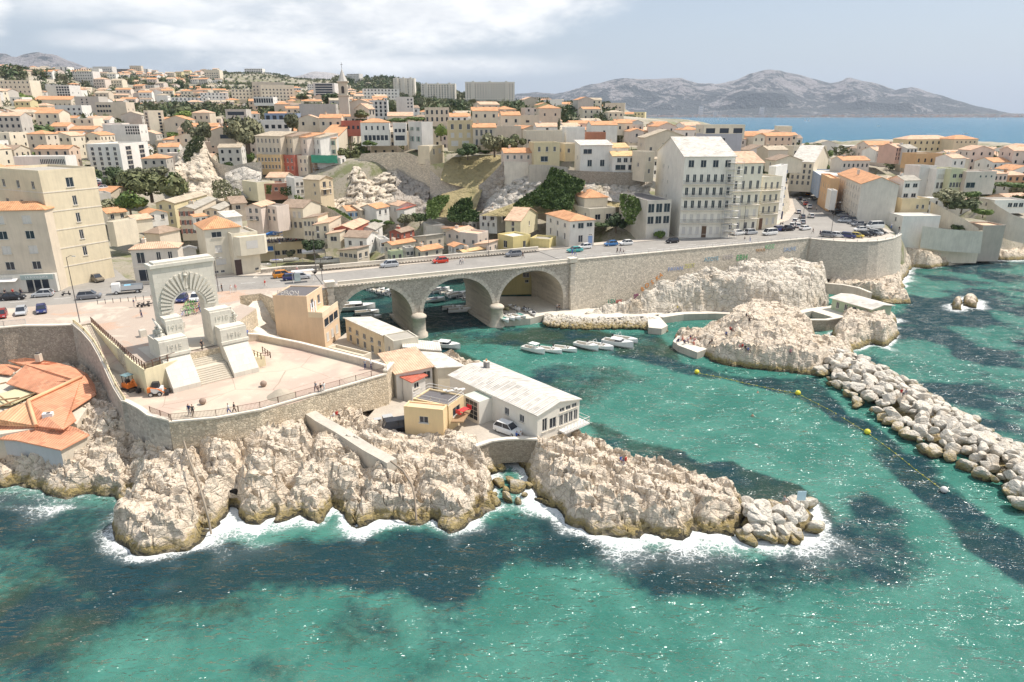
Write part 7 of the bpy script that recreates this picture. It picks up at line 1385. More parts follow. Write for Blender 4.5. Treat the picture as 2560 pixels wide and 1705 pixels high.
for i,(x,y,z,px,py) in enumerate(HOUSES):
 W,D,hh,fl,rz,wn,rn,roof = townhouse(x,y,z,px,py,i < NIND)
 wm = paint(WALLC[wn[1]]); rm = (paint if roof == 'low' else tiles)(ROOFC[rn[1]])
 if i < NIND:
  lab = f"{wn[0]} {['low', 'one-storey', 'two-storey', 'three-storey', 'four-storey', 'five-storey'][min(fl, 5)] if hh < 11 else 'block like'} house with {rn[0]} {'roof' if roof == 'low' else ('hipped roof' if roof == 'hip' else 'gable roof')} {where(px, py)}".replace('house with flat','house with a flat')
  USED.setdefault(lab,[]).append(i); t = thing('house',lab,'house',(x,y,z),rz); b = MB(); c0 = (-W / 2,-D / 2)
  F = parse_open(f'{max(2, int(W / 3))}x{fl}:1.0x1.4',W,hh); S = parse_open(f'2x{fl}:.9x1.3',D,hh)
  for o_,ud,L_,op in (((-W / 2,-D / 2),(1,0),W,F),((W / 2,-D / 2),(0,1),D,S),((W / 2,D / 2),(-1,0),W,[]),((-W / 2,D / 2),(0,-1),D,S)): wall_face(b,o_,ud,L_,-3,hh,op,wm,True)
  q = {'gx': D,'gy': W}.get(roof,0) / 2 * .33
  if roof == 'gx':
   for s in (-1,1): b.face([(s * W / 2,-s * D / 2,hh),(s * W / 2,s * D / 2,hh),(s * W / 2,0,hh + q)],wm)
  if roof == 'gy':
   for s in (-1,1): b.face([(-s * W / 2,s * D / 2,hh),(s * W / 2,s * D / 2,hh),(0,s * D / 2,hh + q)][::-1 if s > 0 else 1],wm)
  b.build('wall',t); e = bpy.data.objects.new('roof',None)
  k0 = set(bpy.data.objects); roof_parts(t,W,D,hh,roof,rm,wm,.33,.25,False)
  for o in set(bpy.data.objects) - k0: o.location = (-W / 2,-D / 2,0)
  bpy.data.objects.remove(e)
 else:
  if far_b is None: far_b = MB()
  b = far_b; co,si = math.cos(rz),math.sin(rz); tr_ = lambda p: (x + p[0] * co - p[1] * si,y + p[0] * si + p[1] * co,z + p[2])
  k = MB()
  if y < 650: wall_face(k,(-W / 2,-D / 2),(1,0),W,-3,hh,parse_open(f'{max(2, int(W / 3.4))}x{fl}:1.1x1.4',W,hh),wm,True)
  else:
   k.face([(-W / 2,-D / 2,-3),(W / 2,-D / 2,-3),(W / 2,-D / 2,hh),(-W / 2,-D / 2,hh)],wm)
   for j in range(fl):
    for q in range(int(W / 3.2)): u = -W / 2 + 1.6 + q * 3.2; k.face([(u - .6,-D / 2 - .05,j * 3 + 1),(u + .6,-D / 2 - .05,j * 3 + 1),(u + .6,-D / 2 - .05,j * 3 + 2.3),(u - .6,-D / 2 - .05,j * 3 + 2.3)],GLASS)
  for s in (-1,1): k.face([(s * W / 2,-s * D / 2,-3),(s * W / 2,s * D / 2,-3),(s * W / 2,s * D / 2,hh),(s * W / 2,-s * D / 2,hh)],wm)
  k.face([(W / 2,D / 2,-3),(-W / 2,D / 2,-3),(-W / 2,D / 2,hh),(W / 2,D / 2,hh)],wm)
  if roof == 'low': k.face([(-W / 2,-D / 2,hh),(W / 2,-D / 2,hh),(W / 2,D / 2,hh),(-W / 2,D / 2,hh)],rm)
  else:
   q = D / 2 * .36; e = .3; U = [(0,0),(W,0),(W,D / 2),(0,D / 2)]
   i_ = D / 2 if roof == 'hip' else -e
   k.face([(-W / 2 - e,-D / 2 - e,hh),(W / 2 + e,-D / 2 - e,hh),(W / 2 - i_,0,hh + q),(-W / 2 + i_,0,hh + q)],rm,U); k.face([(W / 2 + e,D / 2 + e,hh),(-W / 2 - e,D / 2 + e,hh),(-W / 2 + i_,0,hh + q),(W / 2 - i_,0,hh + q)],rm,U)
   for s in (-1,1): k.face([(s * (W / 2 + (e if i_ > 0 else 0)),-s * D / 2,hh),(s * (W / 2 + (e if i_ > 0 else 0)),s * D / 2,hh),(s * (W / 2 - max(i_,0)),0,hh + q)],rm if i_ > 0 else wm,U[:3])
  n0 = len(b.v); f0 = len(b.f); b.v += [tr_(p) for p in k.v]
  for fi,f in enumerate(k.f): b.f.append(tuple(n0 + a for a in f)); b.m.append(b.mi(k.mats[k.m[fi]])); b.sm.append(False)
  for fi,uv in k.uv.items(): b.uv[f0 + fi] = uv
if far_b: tag(far_b.build('distant_houses'),'hundreds of small houses with orange roofs on the far hillsides','houses',kind='stuff')
for lab,ids in USED.items():
 if len(ids) > 1:
  for o in bpy.data.objects:
   if o.get('label') == lab: o['group'] = 'look-alike town houses ' + lab.split(' roof ')[-1]
def far_trees():
 rg = np.random.default_rng(5); V = []; n = 0
 pts = []
 for x,y,z,scrub in WOODS:
  for k in range(7 if y > 700 else 3):
   pts.append((x + rg.uniform(-14,14),y + rg.uniform(-14,14),3.0 if scrub else rg.uniform(5,9)))
 for x,y,z,px,py in HOUSES:
  if rg.random() < .8: pts.append((x + rg.choice([-1,1]) * rg.uniform(8,12),y + rg.uniform(-9,6),rg.uniform(4,7)))
 P = np.array([p for p in pts if p[1] > 300]); Z = town_z(P[:,0],P[:,1]); ok = sdist(P[:,0],P[:,1],LAND) > 6; P,Z = P[ok],Z[ok]
 K = 46; N = len(P); d = rg.normal(size=(N,K,3)); d /= np.linalg.norm(d,axis=2)[...,None]; s = P[:,2][:,None,None]
 C = np.stack([P[:,0],P[:,1],Z + P[:,2] * .55],1)[:,None] + d * s * [.62,.62,.48] * rg.uniform(.6,1.05,(N,K,1)); a = rg.normal(size=(N,K,3)) * s * .17; b = rg.normal(size=(N,K,3)) * s * .17
 V = np.stack([C - a,C + b,C + a],2).reshape(-1,3); me = bpy.data.meshes.new('distant_trees'); nf = len(V) // 3
 me.vertices.add(len(V)); me.vertices.foreach_set('co',V.astype(np.float32).ravel()); me.loops.add(len(V)); me.loops.foreach_set('vertex_index',np.arange(len(V),dtype=np.int32)); me.polygons.add(nf); me.polygons.foreach_set('loop_start',np.arange(0,len(V),3,dtype=np.int32)); me.polygons.foreach_set('loop_total',np.full(nf,3,dtype=np.int32)); me.update(calc_edges=True)
 me.materials.append(LEAF['pine']); me.materials.append(LEAF['dark']); me.materials.append(LEAF['olive']); me.polygons.foreach_set('material_index',np.repeat(rg.integers(0,3,N),K).astype(np.int32))
 o = bpy.data.objects.new('distant_trees',me); COL.objects.link(o); tag(o,'dark pines and gardens scattered over the far hillsides','woods',kind='stuff'); print('trees',N)
for i in range(520):
 y = rnd.uniform(236,430); x = rnd.uniform(-.78,.76) * y
 if sdist(np.array([x]),np.array([y]),LAND)[0] < 12 or not free(x,y,1.2): continue
 if any(abs(h[0] - x) < 8 and abs(h[1] - y) < 7.5 for h in HOUSES[:220]): continue
 px,py = zone(x,y)
 if px > 1500 and rnd.random() < .5: continue
 if 400 < px < 1500 and (py > 300) and y < 290: continue
 k = rnd.choice(['pine','green','olive','dark','green']); tree(f"{dict(pine='dusty green pine', green='bright leafy tree', olive='silvery olive tree', dark='dark evergreen')[k]} between houses {where(px, py)}",(x,y,gz(x,y) - .2),rnd.uniform(4.5,8.5),rnd.uniform(4.5,8),k,'garden trees ' + where(px,py))
 if len([1 for o in USED_T]) > 150: break
 USED_T.append(1)
far_trees()
def far_shore():
 rg = random.Random(4); b = MB(); M_ = [paint(c) for c in ((.62,.52,.45),(.56,.44,.37),(.64,.60,.55),(.60,.40,.30),(.50,.46,.42))]; GRN = flat((.14,.15,.10),1)
 for k in range(1500):
  t = rg.random(); Yd = 6380 - 900 * 0 + rg.uniform(0,520); x = (-.02 + t * .80) * Yd; z = 2 + (Yd - 6380) * .035 + rg.uniform(0,6); w = rg.uniform(12,46); b.box((x,Yd,z),(w,14,rg.uniform(6,17)),rg.choice(M_),rg.uniform(-.3,.3))
 tag(b.build('distant_seafront'),'tiny pinkish buildings of the far seafront below the mountains','houses',kind='stuff')
 X,Y = np.meshgrid(np.linspace(-400,5400,120),np.linspace(6300,7300,14)); tag(grid_mesh('far_shore',X,Y,(Y - 6330) * .035 + 8 * (fbm(X / 200,Y / 200,4,9) - .5),[hill_mat('far_shore_ground',(.40,.38,.33),(.15,.16,.12),.5,.01)]),'low green far shore',kind='structure')
 for x,y,h,yd in [(1232,243,26,6900),(1277,241,30,6900),(1318,240,30,6900),(1334,242,26,6900),(1352,243,30,6900),(1368,245,26,6900),(1392,247,26,6900),(1418,250,22,6900),(1440,252,16,6900),(1612,248,22,6700),(1752,250,22,6700),(1645,258,12,6600)]:
  p = atY('V',x,y,yd); s = yd / FPX * 1.0874; c = MB(); c.box((0,0,h * s / 2 - 8),(9 * s,20,h * s),paint((.66,.63,.60)))
  for j in range(6): c.box((0,-10.2,h * s * (j + .5) / 6 - 6),(7.4 * s,.6,h * s * .07),flat((.4,.42,.45),.5))
  o = c.build('tower_block'); o.location = (p.x,p.y,p.z - h * s * .75); tag(o,f'pale tower block on the far shore, {["first", "second", "third", "fourth", "fifth", "sixth", "seventh", "eighth", "ninth", "tenth", "eleventh", "twelfth"][len([q for q in bpy.data.objects if q.name.startswith("tower_block")]) - 1]} from the left of its row','tower block')
 p = atY('V',1321,255,6450); w_ = MB(); r = 30; w_.tube([(r * math.cos(a),0,r * math.sin(a)) for a in np.linspace(0,2 * math.pi,33)],1.3,flat((.8,.8,.8),.5),4)
 for a in np.linspace(0,2 * math.pi,17)[:-1]: w_.tube([(0,0,0),(r * math.cos(a),0,r * math.sin(a))],.6,flat((.8,.8,.8),.5),3)
 w_.tube([(-14,0,-34),(0,0,0),(14,0,-34)],1.2,flat((.8,.8,.8),.5),4); o = w_.build('ferris_wheel'); o.location = p; tag(o,'tiny white big wheel on the far seafront','ferris wheel')
far_shore()
# ================================================================== BOULDERS, BOATS, CARS, PEOPLE, SMALL THINGS
def boulder_mesh(seed):
 bm = bmesh.new(); bmesh.ops.create_icosphere(bm,subdivisions=3,radius=1.12); r = np.random.default_rng(seed); pl = r.normal(size=(10,3)); pl /= np.linalg.norm(pl,axis=1)[:,None]; dd = r.uniform(.55,.86,10)
 for v in bm.verts:
  p = np.array(v.co)
  for n,d in zip(pl,dd):
   s = p @ n
   if s > d: p = p - n * (s - d) * .97
  v.co = p * (1 + .025 * (r.random() - .5)) * [1,.82,.72]
 me = bpy.data.meshes.new('boulder'); bm.to_mesh(me); bm.free(); me.materials.append(BOULDER); me.use_fake_user = True; return me
BM = [boulder_mesh(s) for s in range(8)]
def boulder(p,s,label,group):
 o = bpy.data.objects.new('boulder',rnd.choice(BM)); COL.objects.link(o); o.location = p; o.scale = (s,s * rnd.uniform(.85,1.1),s * rnd.uniform(.8,1.05)); o.rotation_euler = (rnd.uniform(-.5,.5),rnd.uniform(-.5,.5),rnd.uniform(0,6.3)); return tag(o,label,'boulder',group)
def inter(line,t):
 d = [0]
 for i in range(len(line) - 1): d.append(d[-1] + (Vector(line[i + 1][:2]) - Vector(line[i][:2])).length)
 s = t * d[-1]
 for i in range(len(line) - 1):
  if s <= d[i + 1]: f = (s - d[i]) / (d[i + 1] - d[i]); return Vector(line[i][:2]).lerp(Vector(line[i + 1][:2]),f)
 return Vector(line[-1][:2])
LBW = sum((BWL[i + 1] - BWL[i]).length for i in range(len(BWL) - 1)); nrow = int(LBW / 1.75)
def crest(u): return .1 + 3.0 * math.sin(math.pi * min(1,max(0,.12 + .76 * u))) ** .8
for i in range(nrow + 1):
 t = i / nrow; a,b_ = inter(BWL,t),inter(BWR,t); w_ = (b_ - a).length; n = max(3,int(w_ / 2.0))
 for k in range(n + 1):
  u = (k + rnd.uniform(-.25,.25)) / n; q = a.lerp(b_,u) + Vector((rnd.uniform(-.5,.5),rnd.uniform(-.5,.5)))
  boulder((q.x,q.y,crest(u) - .7),rnd.choice([.7,.95,1.15,1.3,1.5]),'big pale armour boulder in the long breakwater','armour boulders of the breakwater')
CP2 = P_('B7','1500,530 1600,510 1700,540 1800,540 1900,560 1930,640 1920,720 1850,740',0)
for i in range(34):
 x,y = rnd.uniform(1460,1925),rnd.uniform(540,780); zz = .2 + 2.1 * (1 - abs(y - 620) / 170) * (1 - max(0,x - 1800) / 300)
 boulder(at('B7',x,y,max(.1,zz)),rnd.uniform(.95,1.45),'rounded boulder in the heap at the tip of the headland','boulders at the tip of the headland')
b = MB(); cb = P_('B7','1440,690 1600,760 1800,740 1900,700 1900,600 1700,560 1500,560',0)
tag(rockfield('rocky_tip','rubble core under the boulders at the headland tip',cb,[(p.x,p.y,1.0) for p in cb] + [(cb[0].x + 5,cb[0].y + 2,1.4)],st=.5,seed=77,edge=1.5),kind='structure')
core = [Vector((*inter(BWL,t / 12).lerp(inter(BWR,t / 12),.22),0)) for t in range(13)] + [Vector((*inter(BWL,t / 12).lerp(inter(BWR,t / 12),.8),0)) for t in range(12,-1,-1)]
rockfield('breakwater_core','rubble core of the long breakwater',core,[(p.x,p.y,1.3) for p in core],st=.8,seed=78,edge=2)
for x,y,s in ((1240,1310,1.5),(1385,1340,1.9),(1330,1275,.9),(1475,1320,1.0),(1200,1455,1.25),(1305,1435,1.25),(1395,1460,.8),(1240,1180,1.1),(1450,1400,.7),(1195,1400,.8),(1290,1360,.8)):
 boulder(at('B4',x,y,.3),s * .82,f'ochre stained boulder in the narrow inlet, {"larger" if s > 1.2 else "smaller"} kind','ochre boulders in the inlet')
b = MB()
def riprap():
 V,F = [],[];
 for c,pts,n in (('B8','0,770 120,770 300,790 520,800 700,790 860,790 960,800 1040,860 1030,905 900,900 800,870 560,880 300,885 100,865 0,840',620),):
  P2 = [tuple(map(float,q.split(','))) for q in pts.split()]; k = 0
  while k < n:
   x,y = rnd.uniform(-5,1045),rnd.uniform(765,910)
   if not inside(np.array([x]),np.array([y]),P2)[0]: continue
   k += 1; z = .15 + 1.35 * max(0,min(1,(885 - y) / 95)); p = at(c,x,y,z); me = rnd.choice(BM); s = rnd.uniform(.35,.75); M4 = Matrix.Translation(p) @ Matrix.Rotation(rnd.uniform(0,6),4,'Z') @ Matrix.Rotation(rnd.uniform(-.6,.6),4,'X') @ Matrix.Scale(s,4)
   o = len(V); V.extend([tuple(M4 @ Vector(v)) for v in LOW[rnd.randrange(3)][0]]); F.extend([tuple(a + o for a in f) for f in LOW[0][1]])
 me = bpy.data.meshes.new('riprap'); me.from_pydata(V,[],F); me.materials.append(BOULDER); o = bpy.data.objects.new('riprap',me); COL.objects.link(o); tag(o,'bank of small tumbled stones along the quay','rocks',kind='stuff')
LOW = []
for s in range(3):
 bm = bmesh.new(); bmesh.ops.create_icosphere(bm,subdivisions=1,radius=1); LOW.append(([tuple(Vector(v.co) * rnd.uniform(.75,1.15)) for v in bm.verts],[tuple(v.index for v in f.verts) for f in bm.faces])); bm.free()
riprap()
# ---- bathhouse, walkways, islet walls -------------------------------------
slab('walkway',xy('B8','925,765 1160,738 1420,732 1640,740 1640,758 1440,752 1180,758 1000,785',1.6),-.5,1.6,PALE,CONC,'narrow walkway along the foot of the bluff')
slab('jetty',xy('B8','1085,985 1130,1020 1290,1080 1400,1040 1480,960 1350,945 1270,965 1190,942 1120,938',1.5),-.8,1.5,PALE,CONC,'curved concrete bathing jetty on the islet')
slab('walkway',xy('D1','275,815 440,828 575,798 740,775 740,758 620,765 450,790 300,795',1.7),-.5,1.7,PALE,CONC,'pale walkway past the square pool')
slab('terrace',xy('D1','575,800 770,860 860,850 1075,795 1080,740 900,690 740,750',1.7),-.5,1.75,PALE,CONC,'paved terrace of the bathhouse')
wallline('parapet_wall','thick curved sea wall between the islet and the outcrop',xy('D1','450,875 560,880 700,880 800,862 1075,800',2.6),-.5,2.6,rubble((.42,.37,.30),(.3,.26,.2),2.2,key='wet_rubble'),thick=1.0)
wallline('parapet_wall','low promenade wall with red graffiti below the bastion',xy('D1','670,560 830,575 960,600 1060,640',5.5),2.5,5.2,CONC,thick=.6)
BASR = xy('D1','640,470 700,540 690,640 750,660 900,660 1050,690 1180,735 1310,745 1400,740 1380,700 1310,650 1330,560 1370,480 1390,430 1340,360',0) + [(112,205),(100,200),(92,203)]
rockfield('rocky_shore','broken rocks and ledges at the foot of the bastion',[Vector((*p,0)) for p in BASR],C3('D1','800,560,4.6 960,570,4.4 1100,580,4 1250,540,4 1330,500,3 900,620,3 1080,650,2.6 1250,700,1.4 1350,600,2.4'),st=.5,seed=65,edge=2)
Hh('pale green bathhouse with a rusty edged fibre cement roof on the rocks','D1',(745,690),(1072,782),(1242,752),ze=4.6,zb=1.8,wc=(.40,.48,.34),rc='wr',roof='gy',f='',l='1x1:1.2x1.8@.05-.2,.1-.9;3x1:.9x1.6@.3-.95,.1-.9',name='bathhouse',cat='bathhouse',pitch=.16,ov=.6,mat_=paint((.40,.48,.34),.8,.12,stain=.6),nolim=True)
Hh('small graffiti covered hut with a white roof behind the bathhouse','D1',(690,600),(715,612),(790,590),Y=188,yb=670,wc='pk',rc='wr',roof='sx')
# ---- boats ---------------------------------------------------------------
WHT = paint((.84,.84,.82),.35,.04,'white_gelcoat',.06); GRYB = paint((.55,.56,.56),.5,.06,'grey_rubber',.1)
def hull(L,W,H,m,deck,sheer=.25,n=12):
 b = MB(); S = []
 for i in range(n + 1):
  t = i / n; w_ = W / 2 * (1 - max(0,(t - .45) / .55) ** 2.4) * (.86 + .14 * min(1,t / .3)); z = H * (1 + sheer * t ** 2); x = L * (t - .5)
  S.append([(x,-w_,z),(x,-w_ * .86,H * .35),(x + (.04 * L if t > .9 else 0) * 0,-w_ * .35,-.12),(x,w_ * .35,-.12),(x,w_ * .86,H * .35),(x,w_,z)])
 for i in range(n):
  for k in range(5): b.face([S[i][k],S[i + 1][k],S[i + 1][k + 1],S[i][k + 1]][::-1],m,smooth_=True)
 b.face(S[0],m); I = [[(p[0] * .96,p[1] * .82,p[2] - .02) for p in (s[0],s[5])] for s in S]
 for i in range(n):
  b.face([S[i][0],I[i][0],I[i + 1][0],S[i + 1][0]],m); b.face([I[i][1],S[i][5],S[i + 1][5],I[i + 1][1]],m)
  d = H * (.45 if i < n * .62 else 1.0)
  if i < n * .62: b.face([(I[i][0][0],I[i][0][1],d),(I[i][1][0],I[i][1][1],d),(I[i + 1][1][0],I[i + 1][1][1],d),(I[i + 1][0][0],I[i + 1][0][1],d)][::-1],deck); b.face([I[i][0],(I[i][0][0],I[i][0][1],d),(I[i + 1][0][0],I[i + 1][0][1],d),I[i + 1][0]],deck); b.face([I[i + 1][1],(I[i + 1][1][0],I[i + 1][1][1],d),(I[i][1][0],I[i][1][1],d),I[i][1]],deck)
  else: b.face([I[i][0],I[i][1],I[i + 1][1],I[i + 1][0]][::-1],m)
 return b
def part_obj(b,nm): o = b.build(nm); m = o.data; m.use_fake_user = True; bpy.data.objects.remove(o); return m
def pm(nm,f): b = MB(); f(b); return part_obj(b,nm)
DK = flat((.62,.58,.50),.7,key='boat_deck'); BK = flat((.03,.03,.035),.5,key='black_plastic'); TQ = paint((.25,.52,.47),.5,.1,stain=.1)
MOTOR = pm('outboard_motor',lambda b: (b.box((0,0,.75),(.32,.30,.5),BK,taper=.8),b.box((0.02,0,.2),(.16,.12,.8),BK)))
ENG2 = MOTOR
def cab(b): b.box((-.3,0,1.35),(1.9,1.5,.1),WHT); b.box((.2,0,1.0),(1.3,1.35,.62),GLASS,taper=.85); b.box((.1,0,.75),(1.8,1.5,.3),WHT)
def canopy(b): [b.box((x,y,1.25),(.06,.06,1.3),WHT) for x in (-.8,.8) for y in (-.55,.55)]; b.box((0,0,1.95),(2.0,1.5,.08),WHT); b.box((.2,0,.9),(.7,.8,.7),WHT)
def console(b): b.box((.1,0,.8),(.6,.6,.9),WHT,taper=.8); b.box((.35,0,1.3),(.06,.55,.3),GLASS)
def arch(b): b.tube([(-1.2,-.8,.6),(-1.7,-.7,1.7),(-1.7,.7,1.7),(-1.2,.8,.6)],.05,STEEL,5)
HULLS = dict(open=part_obj(hull(5.2,1.9,.72,WHT,DK),'hull'),pointu=part_obj(hull(5.8,2.0,.9,WHT,DK,.5),'hull'),big=part_obj(hull(7.2,2.7,1.1,WHT,DK),'hull'),rib=part_obj(hull(4.8,2.0,.55,GRYB,BK),'hull'),teal=part_obj(hull(4.6,1.7,.6,WHT,TQ),'hull'),sand=part_obj(hull(4.6,1.7,.6,paint((.50,.47,.28),.6),DK),'hull'))
TOPS = dict(cabin=('cabin',pm('cabin',cab)),canopy=('canopy',pm('canopy',canopy)),console=('console',pm('console',console)),arch=('radar_arch',pm('radar_arch',arch)),cover=('tarpaulin',pm('tarpaulin',lambda b: b.lathe([(1.9,.6),(1.5,.95),(.2,1.1)],(0,0,0),flat((.10,.13,.40),.8),10))))
def boat(label,p,ang,hl,tops=(),motor=True,group=None,sc_=1.0):
 t = thing('motor_boat' if motor else 'rowing_boat',label,'boat',p,R(ang),group); t.scale = (sc_,) * 3
 o = bpy.data.objects.new('hull',HULLS[hl]); COL.objects.link(o); o.parent = t
 for k in tops:
  o = bpy.data.objects.new(TOPS[k][0],TOPS[k][1]); COL.objects.link(o); o.parent = t
  if hl in ('open','rib','teal','sand') : o.scale = (.75,.8,.85)
  if hl == 'big': o.scale = (1.3,1.3,1.2)
  if k == 'cover': o.scale = (1.1,.42,.8)
 if motor: o = bpy.data.objects.new('outboard_motor',MOTOR); COL.objects.link(o); o.parent = t; o.location = ({'open': -2.65,'pointu': -2.95,'big': -3.65,'rib': -2.45}.get(hl,-2.35),0,.1)
 return t
for a in [('white cabin boat moored alone off the cottage row','B4',790,165,0,-18,'big',('cabin',),True,.95),('white boat with a square canopy, leftmost of the moored row','D3',285,335,0,-38,'pointu',('canopy',),False,1.0),('white inflatable style boat second in the moored row','D3',425,335,0,-28,'open',('console',),True,1.05),('white open boat third in the moored row','D3',548,325,0,-26,'open',('console',),True,1.05),('slender white boat fourth in the moored row','D3',728,305,0,-40,'pointu',(),False,1.05),
('white speedboat with a radar arch in the moored row','D3',845,305,0,-32,'open',('arch','console'),True,1.2),('white boat with a cabin, front one of the last moored pair','D3',992,285,0,-33,'pointu',('cabin',),False,1.25),('white speedboat behind the last moored cabin boat','D3',1052,245,0,-30,'open',('arch',),True,1.15),
('large white cruiser under the left arch','B3',960,375,0,15,'big',('cabin',),True,1.25),('white boat beside the large cruiser under the left arch','B3',1050,415,0,14,'big',('console',),True,.85),('white boat with a blue engine cover under the left arch','B3',1090,455,0,10,'open',('console',),True,1.0),('white boat partly behind the large cruiser under the left arch','B3',860,340,0,20,'big',(),True,.9),
('black inflatable beside the bridge pier','B3',1370,480,0,150,'rib',(),True,.9),('white boat moored alone in the middle arch','A7',730,1310,0,25,'big',('cover',),True,.85),('left one of two white boats moored side by side in the middle arch','A7',910,1385,0,12,'open',('console',),True,1.1),('right one of two white boats moored side by side in the middle arch','A7',975,1410,0,14,'open',('console',),True,1.15),
('turquoise rowing boat on the quay beside the bridge pillar','E8',1185,740,1.75,-62,'teal',(),False,.95),('white boat on the quay beside the turquoise one','E8',1285,710,1.75,-58,'open',('console',),True,.85),('white boat with benches on the quay','E8',1385,700,1.75,-55,'open',(),False,.85),('small boat with a red trim on the quay','E8',1500,670,1.75,-55,'teal',(),True,.8),('olive covered boat upper left on the quay','E8',1195,530,1.75,-60,'sand',(),False,.95),('white and grey boat upper middle on the quay','E8',1380,530,1.75,-55,'open',('console',),False,.9),
('covered silver boat upper right on the quay','E8',1570,560,1.75,-80,'rib',('console',),True,.7),('second covered boat upper right on the quay','E8',1650,590,1.75,-80,'open',(),True,.65),('boat with a black engine at the quay fence','E8',1720,630,1.75,-80,'rib',(),True,.7),('white cabin boat on stands in the boat yard','A6',1660,930,13.4,5,'big',('cabin',),False,1.1),('white dinghy on the ground of the boat yard','A6',1290,905,12.6,5,'open',(),False,.85),('dinghy under a blue cover in the boat yard','A6',1145,915,12.6,8,'open',('cover',),False,.75),('white dinghy at the left of the boat yard','A6',1030,955,12.6,5,'open',(),False,.75)]:
 boat(a[0],at(a[1],a[2],a[3],a[4]) if a[4] < 5 else atY(a[1],a[2],a[3],205),a[5],a[6],a[7],a[8],None,a[9])
for i in range(8): boat(f'white boat in the slanting row of the middle arch, {["first", "second", "third", "fourth", "fifth", "sixth", "seventh", "eighth"][i]} from the left',at('A7',740 + 55 * i,1200 + 14 * i,0),42,['open','big','open','open','big','rib','rib','open'][i],(('console',) if i % 2 else ()),True,'boats berthed in the middle arch',.85)
for i in range(9): boat('small white boat at the back berths of the harbour',at('A7',40 + 45 * i - 60,1150 + 12 * i,0),70,'open',('console',) if i % 3 == 0 else (),True,'boats at the back berths of the harbour',.85)
# ---- cars ----------------------------------------------------------------
def car_meshes(L,W,H,bonnet,boot,belt):
 P0 = flat((.5,.5,.5),.3); b = MB(); hw = W / 2
 st = [(-.5,.42,.55 * belt + .2,.80),(-.485,.26,belt * .97,.92),(-.30,.24,belt,1.0),(.20,.24,belt * .99,1.0),(.42,.26,belt * .86,.95),(.49,.32,belt * .70,.84),(.5,.40,belt * .60,.78)]
 S = [[(x * L,-hw * w_,zl),(x * L,-hw * w_ * 1.0,zt * .8),(x * L,-hw * w_ * .92,zt),(x * L,hw * w_ * .92,zt),(x * L,hw * w_,zt * .8),(x * L,hw * w_,zl)] for x,zl,zt,w_ in st]
 for i in range(len(S) - 1):
  for k in range(5): b.face([S[i][k],S[i + 1][k],S[i + 1][k + 1],S[i][k + 1]][::-1],P0,smooth_=True)
  b.face([S[i][0],S[i][5],S[i + 1][5],S[i + 1][0]][::-1],BK)
 b.face(S[0],P0); b.face(S[-1][::-1],P0)
 x0,x1,x2,x3 = -L * .5 + boot,-L * .5 + boot + .55,L * .5 - bonnet - .75,L * .5 - bonnet; r = hw * .74; q = hw * .88; z = belt - .01
 g = MB(); A = [(x0,-q,z),(x3,-q,z),(x3,q,z),(x0,q,z)]; T_ = [(x1 - .1,-r,H),(x2,-r,H),(x2,r,H),(x1 - .1,r,H)]
 for k in range(4): g.face([A[k],A[(k + 1) % 4],T_[(k + 1) % 4],T_[k]],GLASS,smooth_=False)
 t = MB(); t.prism([(p[0],p[1]) for p in T_],H - .03,H + .03,P0)
 for k in range(4): t.tube([A[k],T_[k]],.05,P0,4)
 t.tube([((x0 + x3) / 2,-q,z),((x1 + x2) / 2,-r,H)],.045,P0,4); t.tube([((x0 + x3) / 2,q,z),((x1 + x2) / 2,r,H)],.045,P0,4)
 return dict(body=part_obj(b,'body'),windows=part_obj(g,'windows'),roof=part_obj(t,'roof')),L,W
TYRE = pm('wheel',lambda b: (b.tube([(0,-.11,0),(0,.11,0)],.32,BK,14),b.tube([(0,-.125,0),(0,.125,0)],.19,STEEL,10))); LAMP = pm('headlight',lambda b: b.box((0,0,0),(.08,.34,.14),flat((.80,.82,.84),.15))); TAIL = pm('tail_light',lambda b: b.box((0,0,0),(.06,.2,.26),flat((.35,.02,.02),.3)))
CAR = dict(hatch=car_meshes(3.9,1.75,1.48,.85,.15,.92),suv=car_meshes(4.4,1.85,1.66,.95,.15,1.05),sedan=car_meshes(4.5,1.8,1.45,1.0,.65,.92),van=car_meshes(5.1,2.0,1.98,.55,.05,1.15),truckvan=car_meshes(5.6,2.05,2.4,.5,.03,1.5),pickup=car_meshes(5.2,1.9,1.75,1.1,1.7,1.1))
CC = dict(white=(.80,.80,.78),silver=(.52,.54,.56),grey=(.22,.23,.25),black=(.02,.02,.025),red=(.60,.05,.02),blue=(.05,.18,.42),navy=(.03,.04,.14),teal=(.06,.34,.33),orange=(.62,.24,.02),yellow=(.62,.48,.10),bronze=(.20,.17,.13),darkred=(.28,.03,.03))
def car(label,p,ang,kind,col,group=None):
 t = thing('car' if kind not in ('van','truckvan','pickup') else {'van': 'van','truckvan': 'van','pickup': 'pickup'}[kind],label,'van' if 'van' in kind else ('pickup' if kind == 'pickup' else 'car'),p,R(ang),group); M_,L,W = CAR[kind]; m = flat(CC[col],.22,.15 if col in ('silver','grey') else 0,key='car_paint')
 for nm,me in M_.items():
  o = bpy.data.objects.new(nm,me); COL.objects.link(o); o.parent = t
  if nm != 'windows': o.material_slots[0].link = 'OBJECT'; o.material_slots[0].material = m
 for sx in (-.30,.31):
  for sy in (-1,1): o = bpy.data.objects.new('wheel',TYRE); COL.objects.link(o); o.parent = t; o.location = (sx * L,sy * (W / 2 - .13),.32)
 for sy in (-1,1):
  o = bpy.data.objects.new('headlight',LAMP); COL.objects.link(o); o.parent = t; o.location = (L * .485,sy * W * .30,.62); o = bpy.data.objects.new('tail_light',TAIL); COL.objects.link(o); o.parent = t; o.location = (-L * .495,sy * W * .36,.75)
 return t
A0 = 24.5
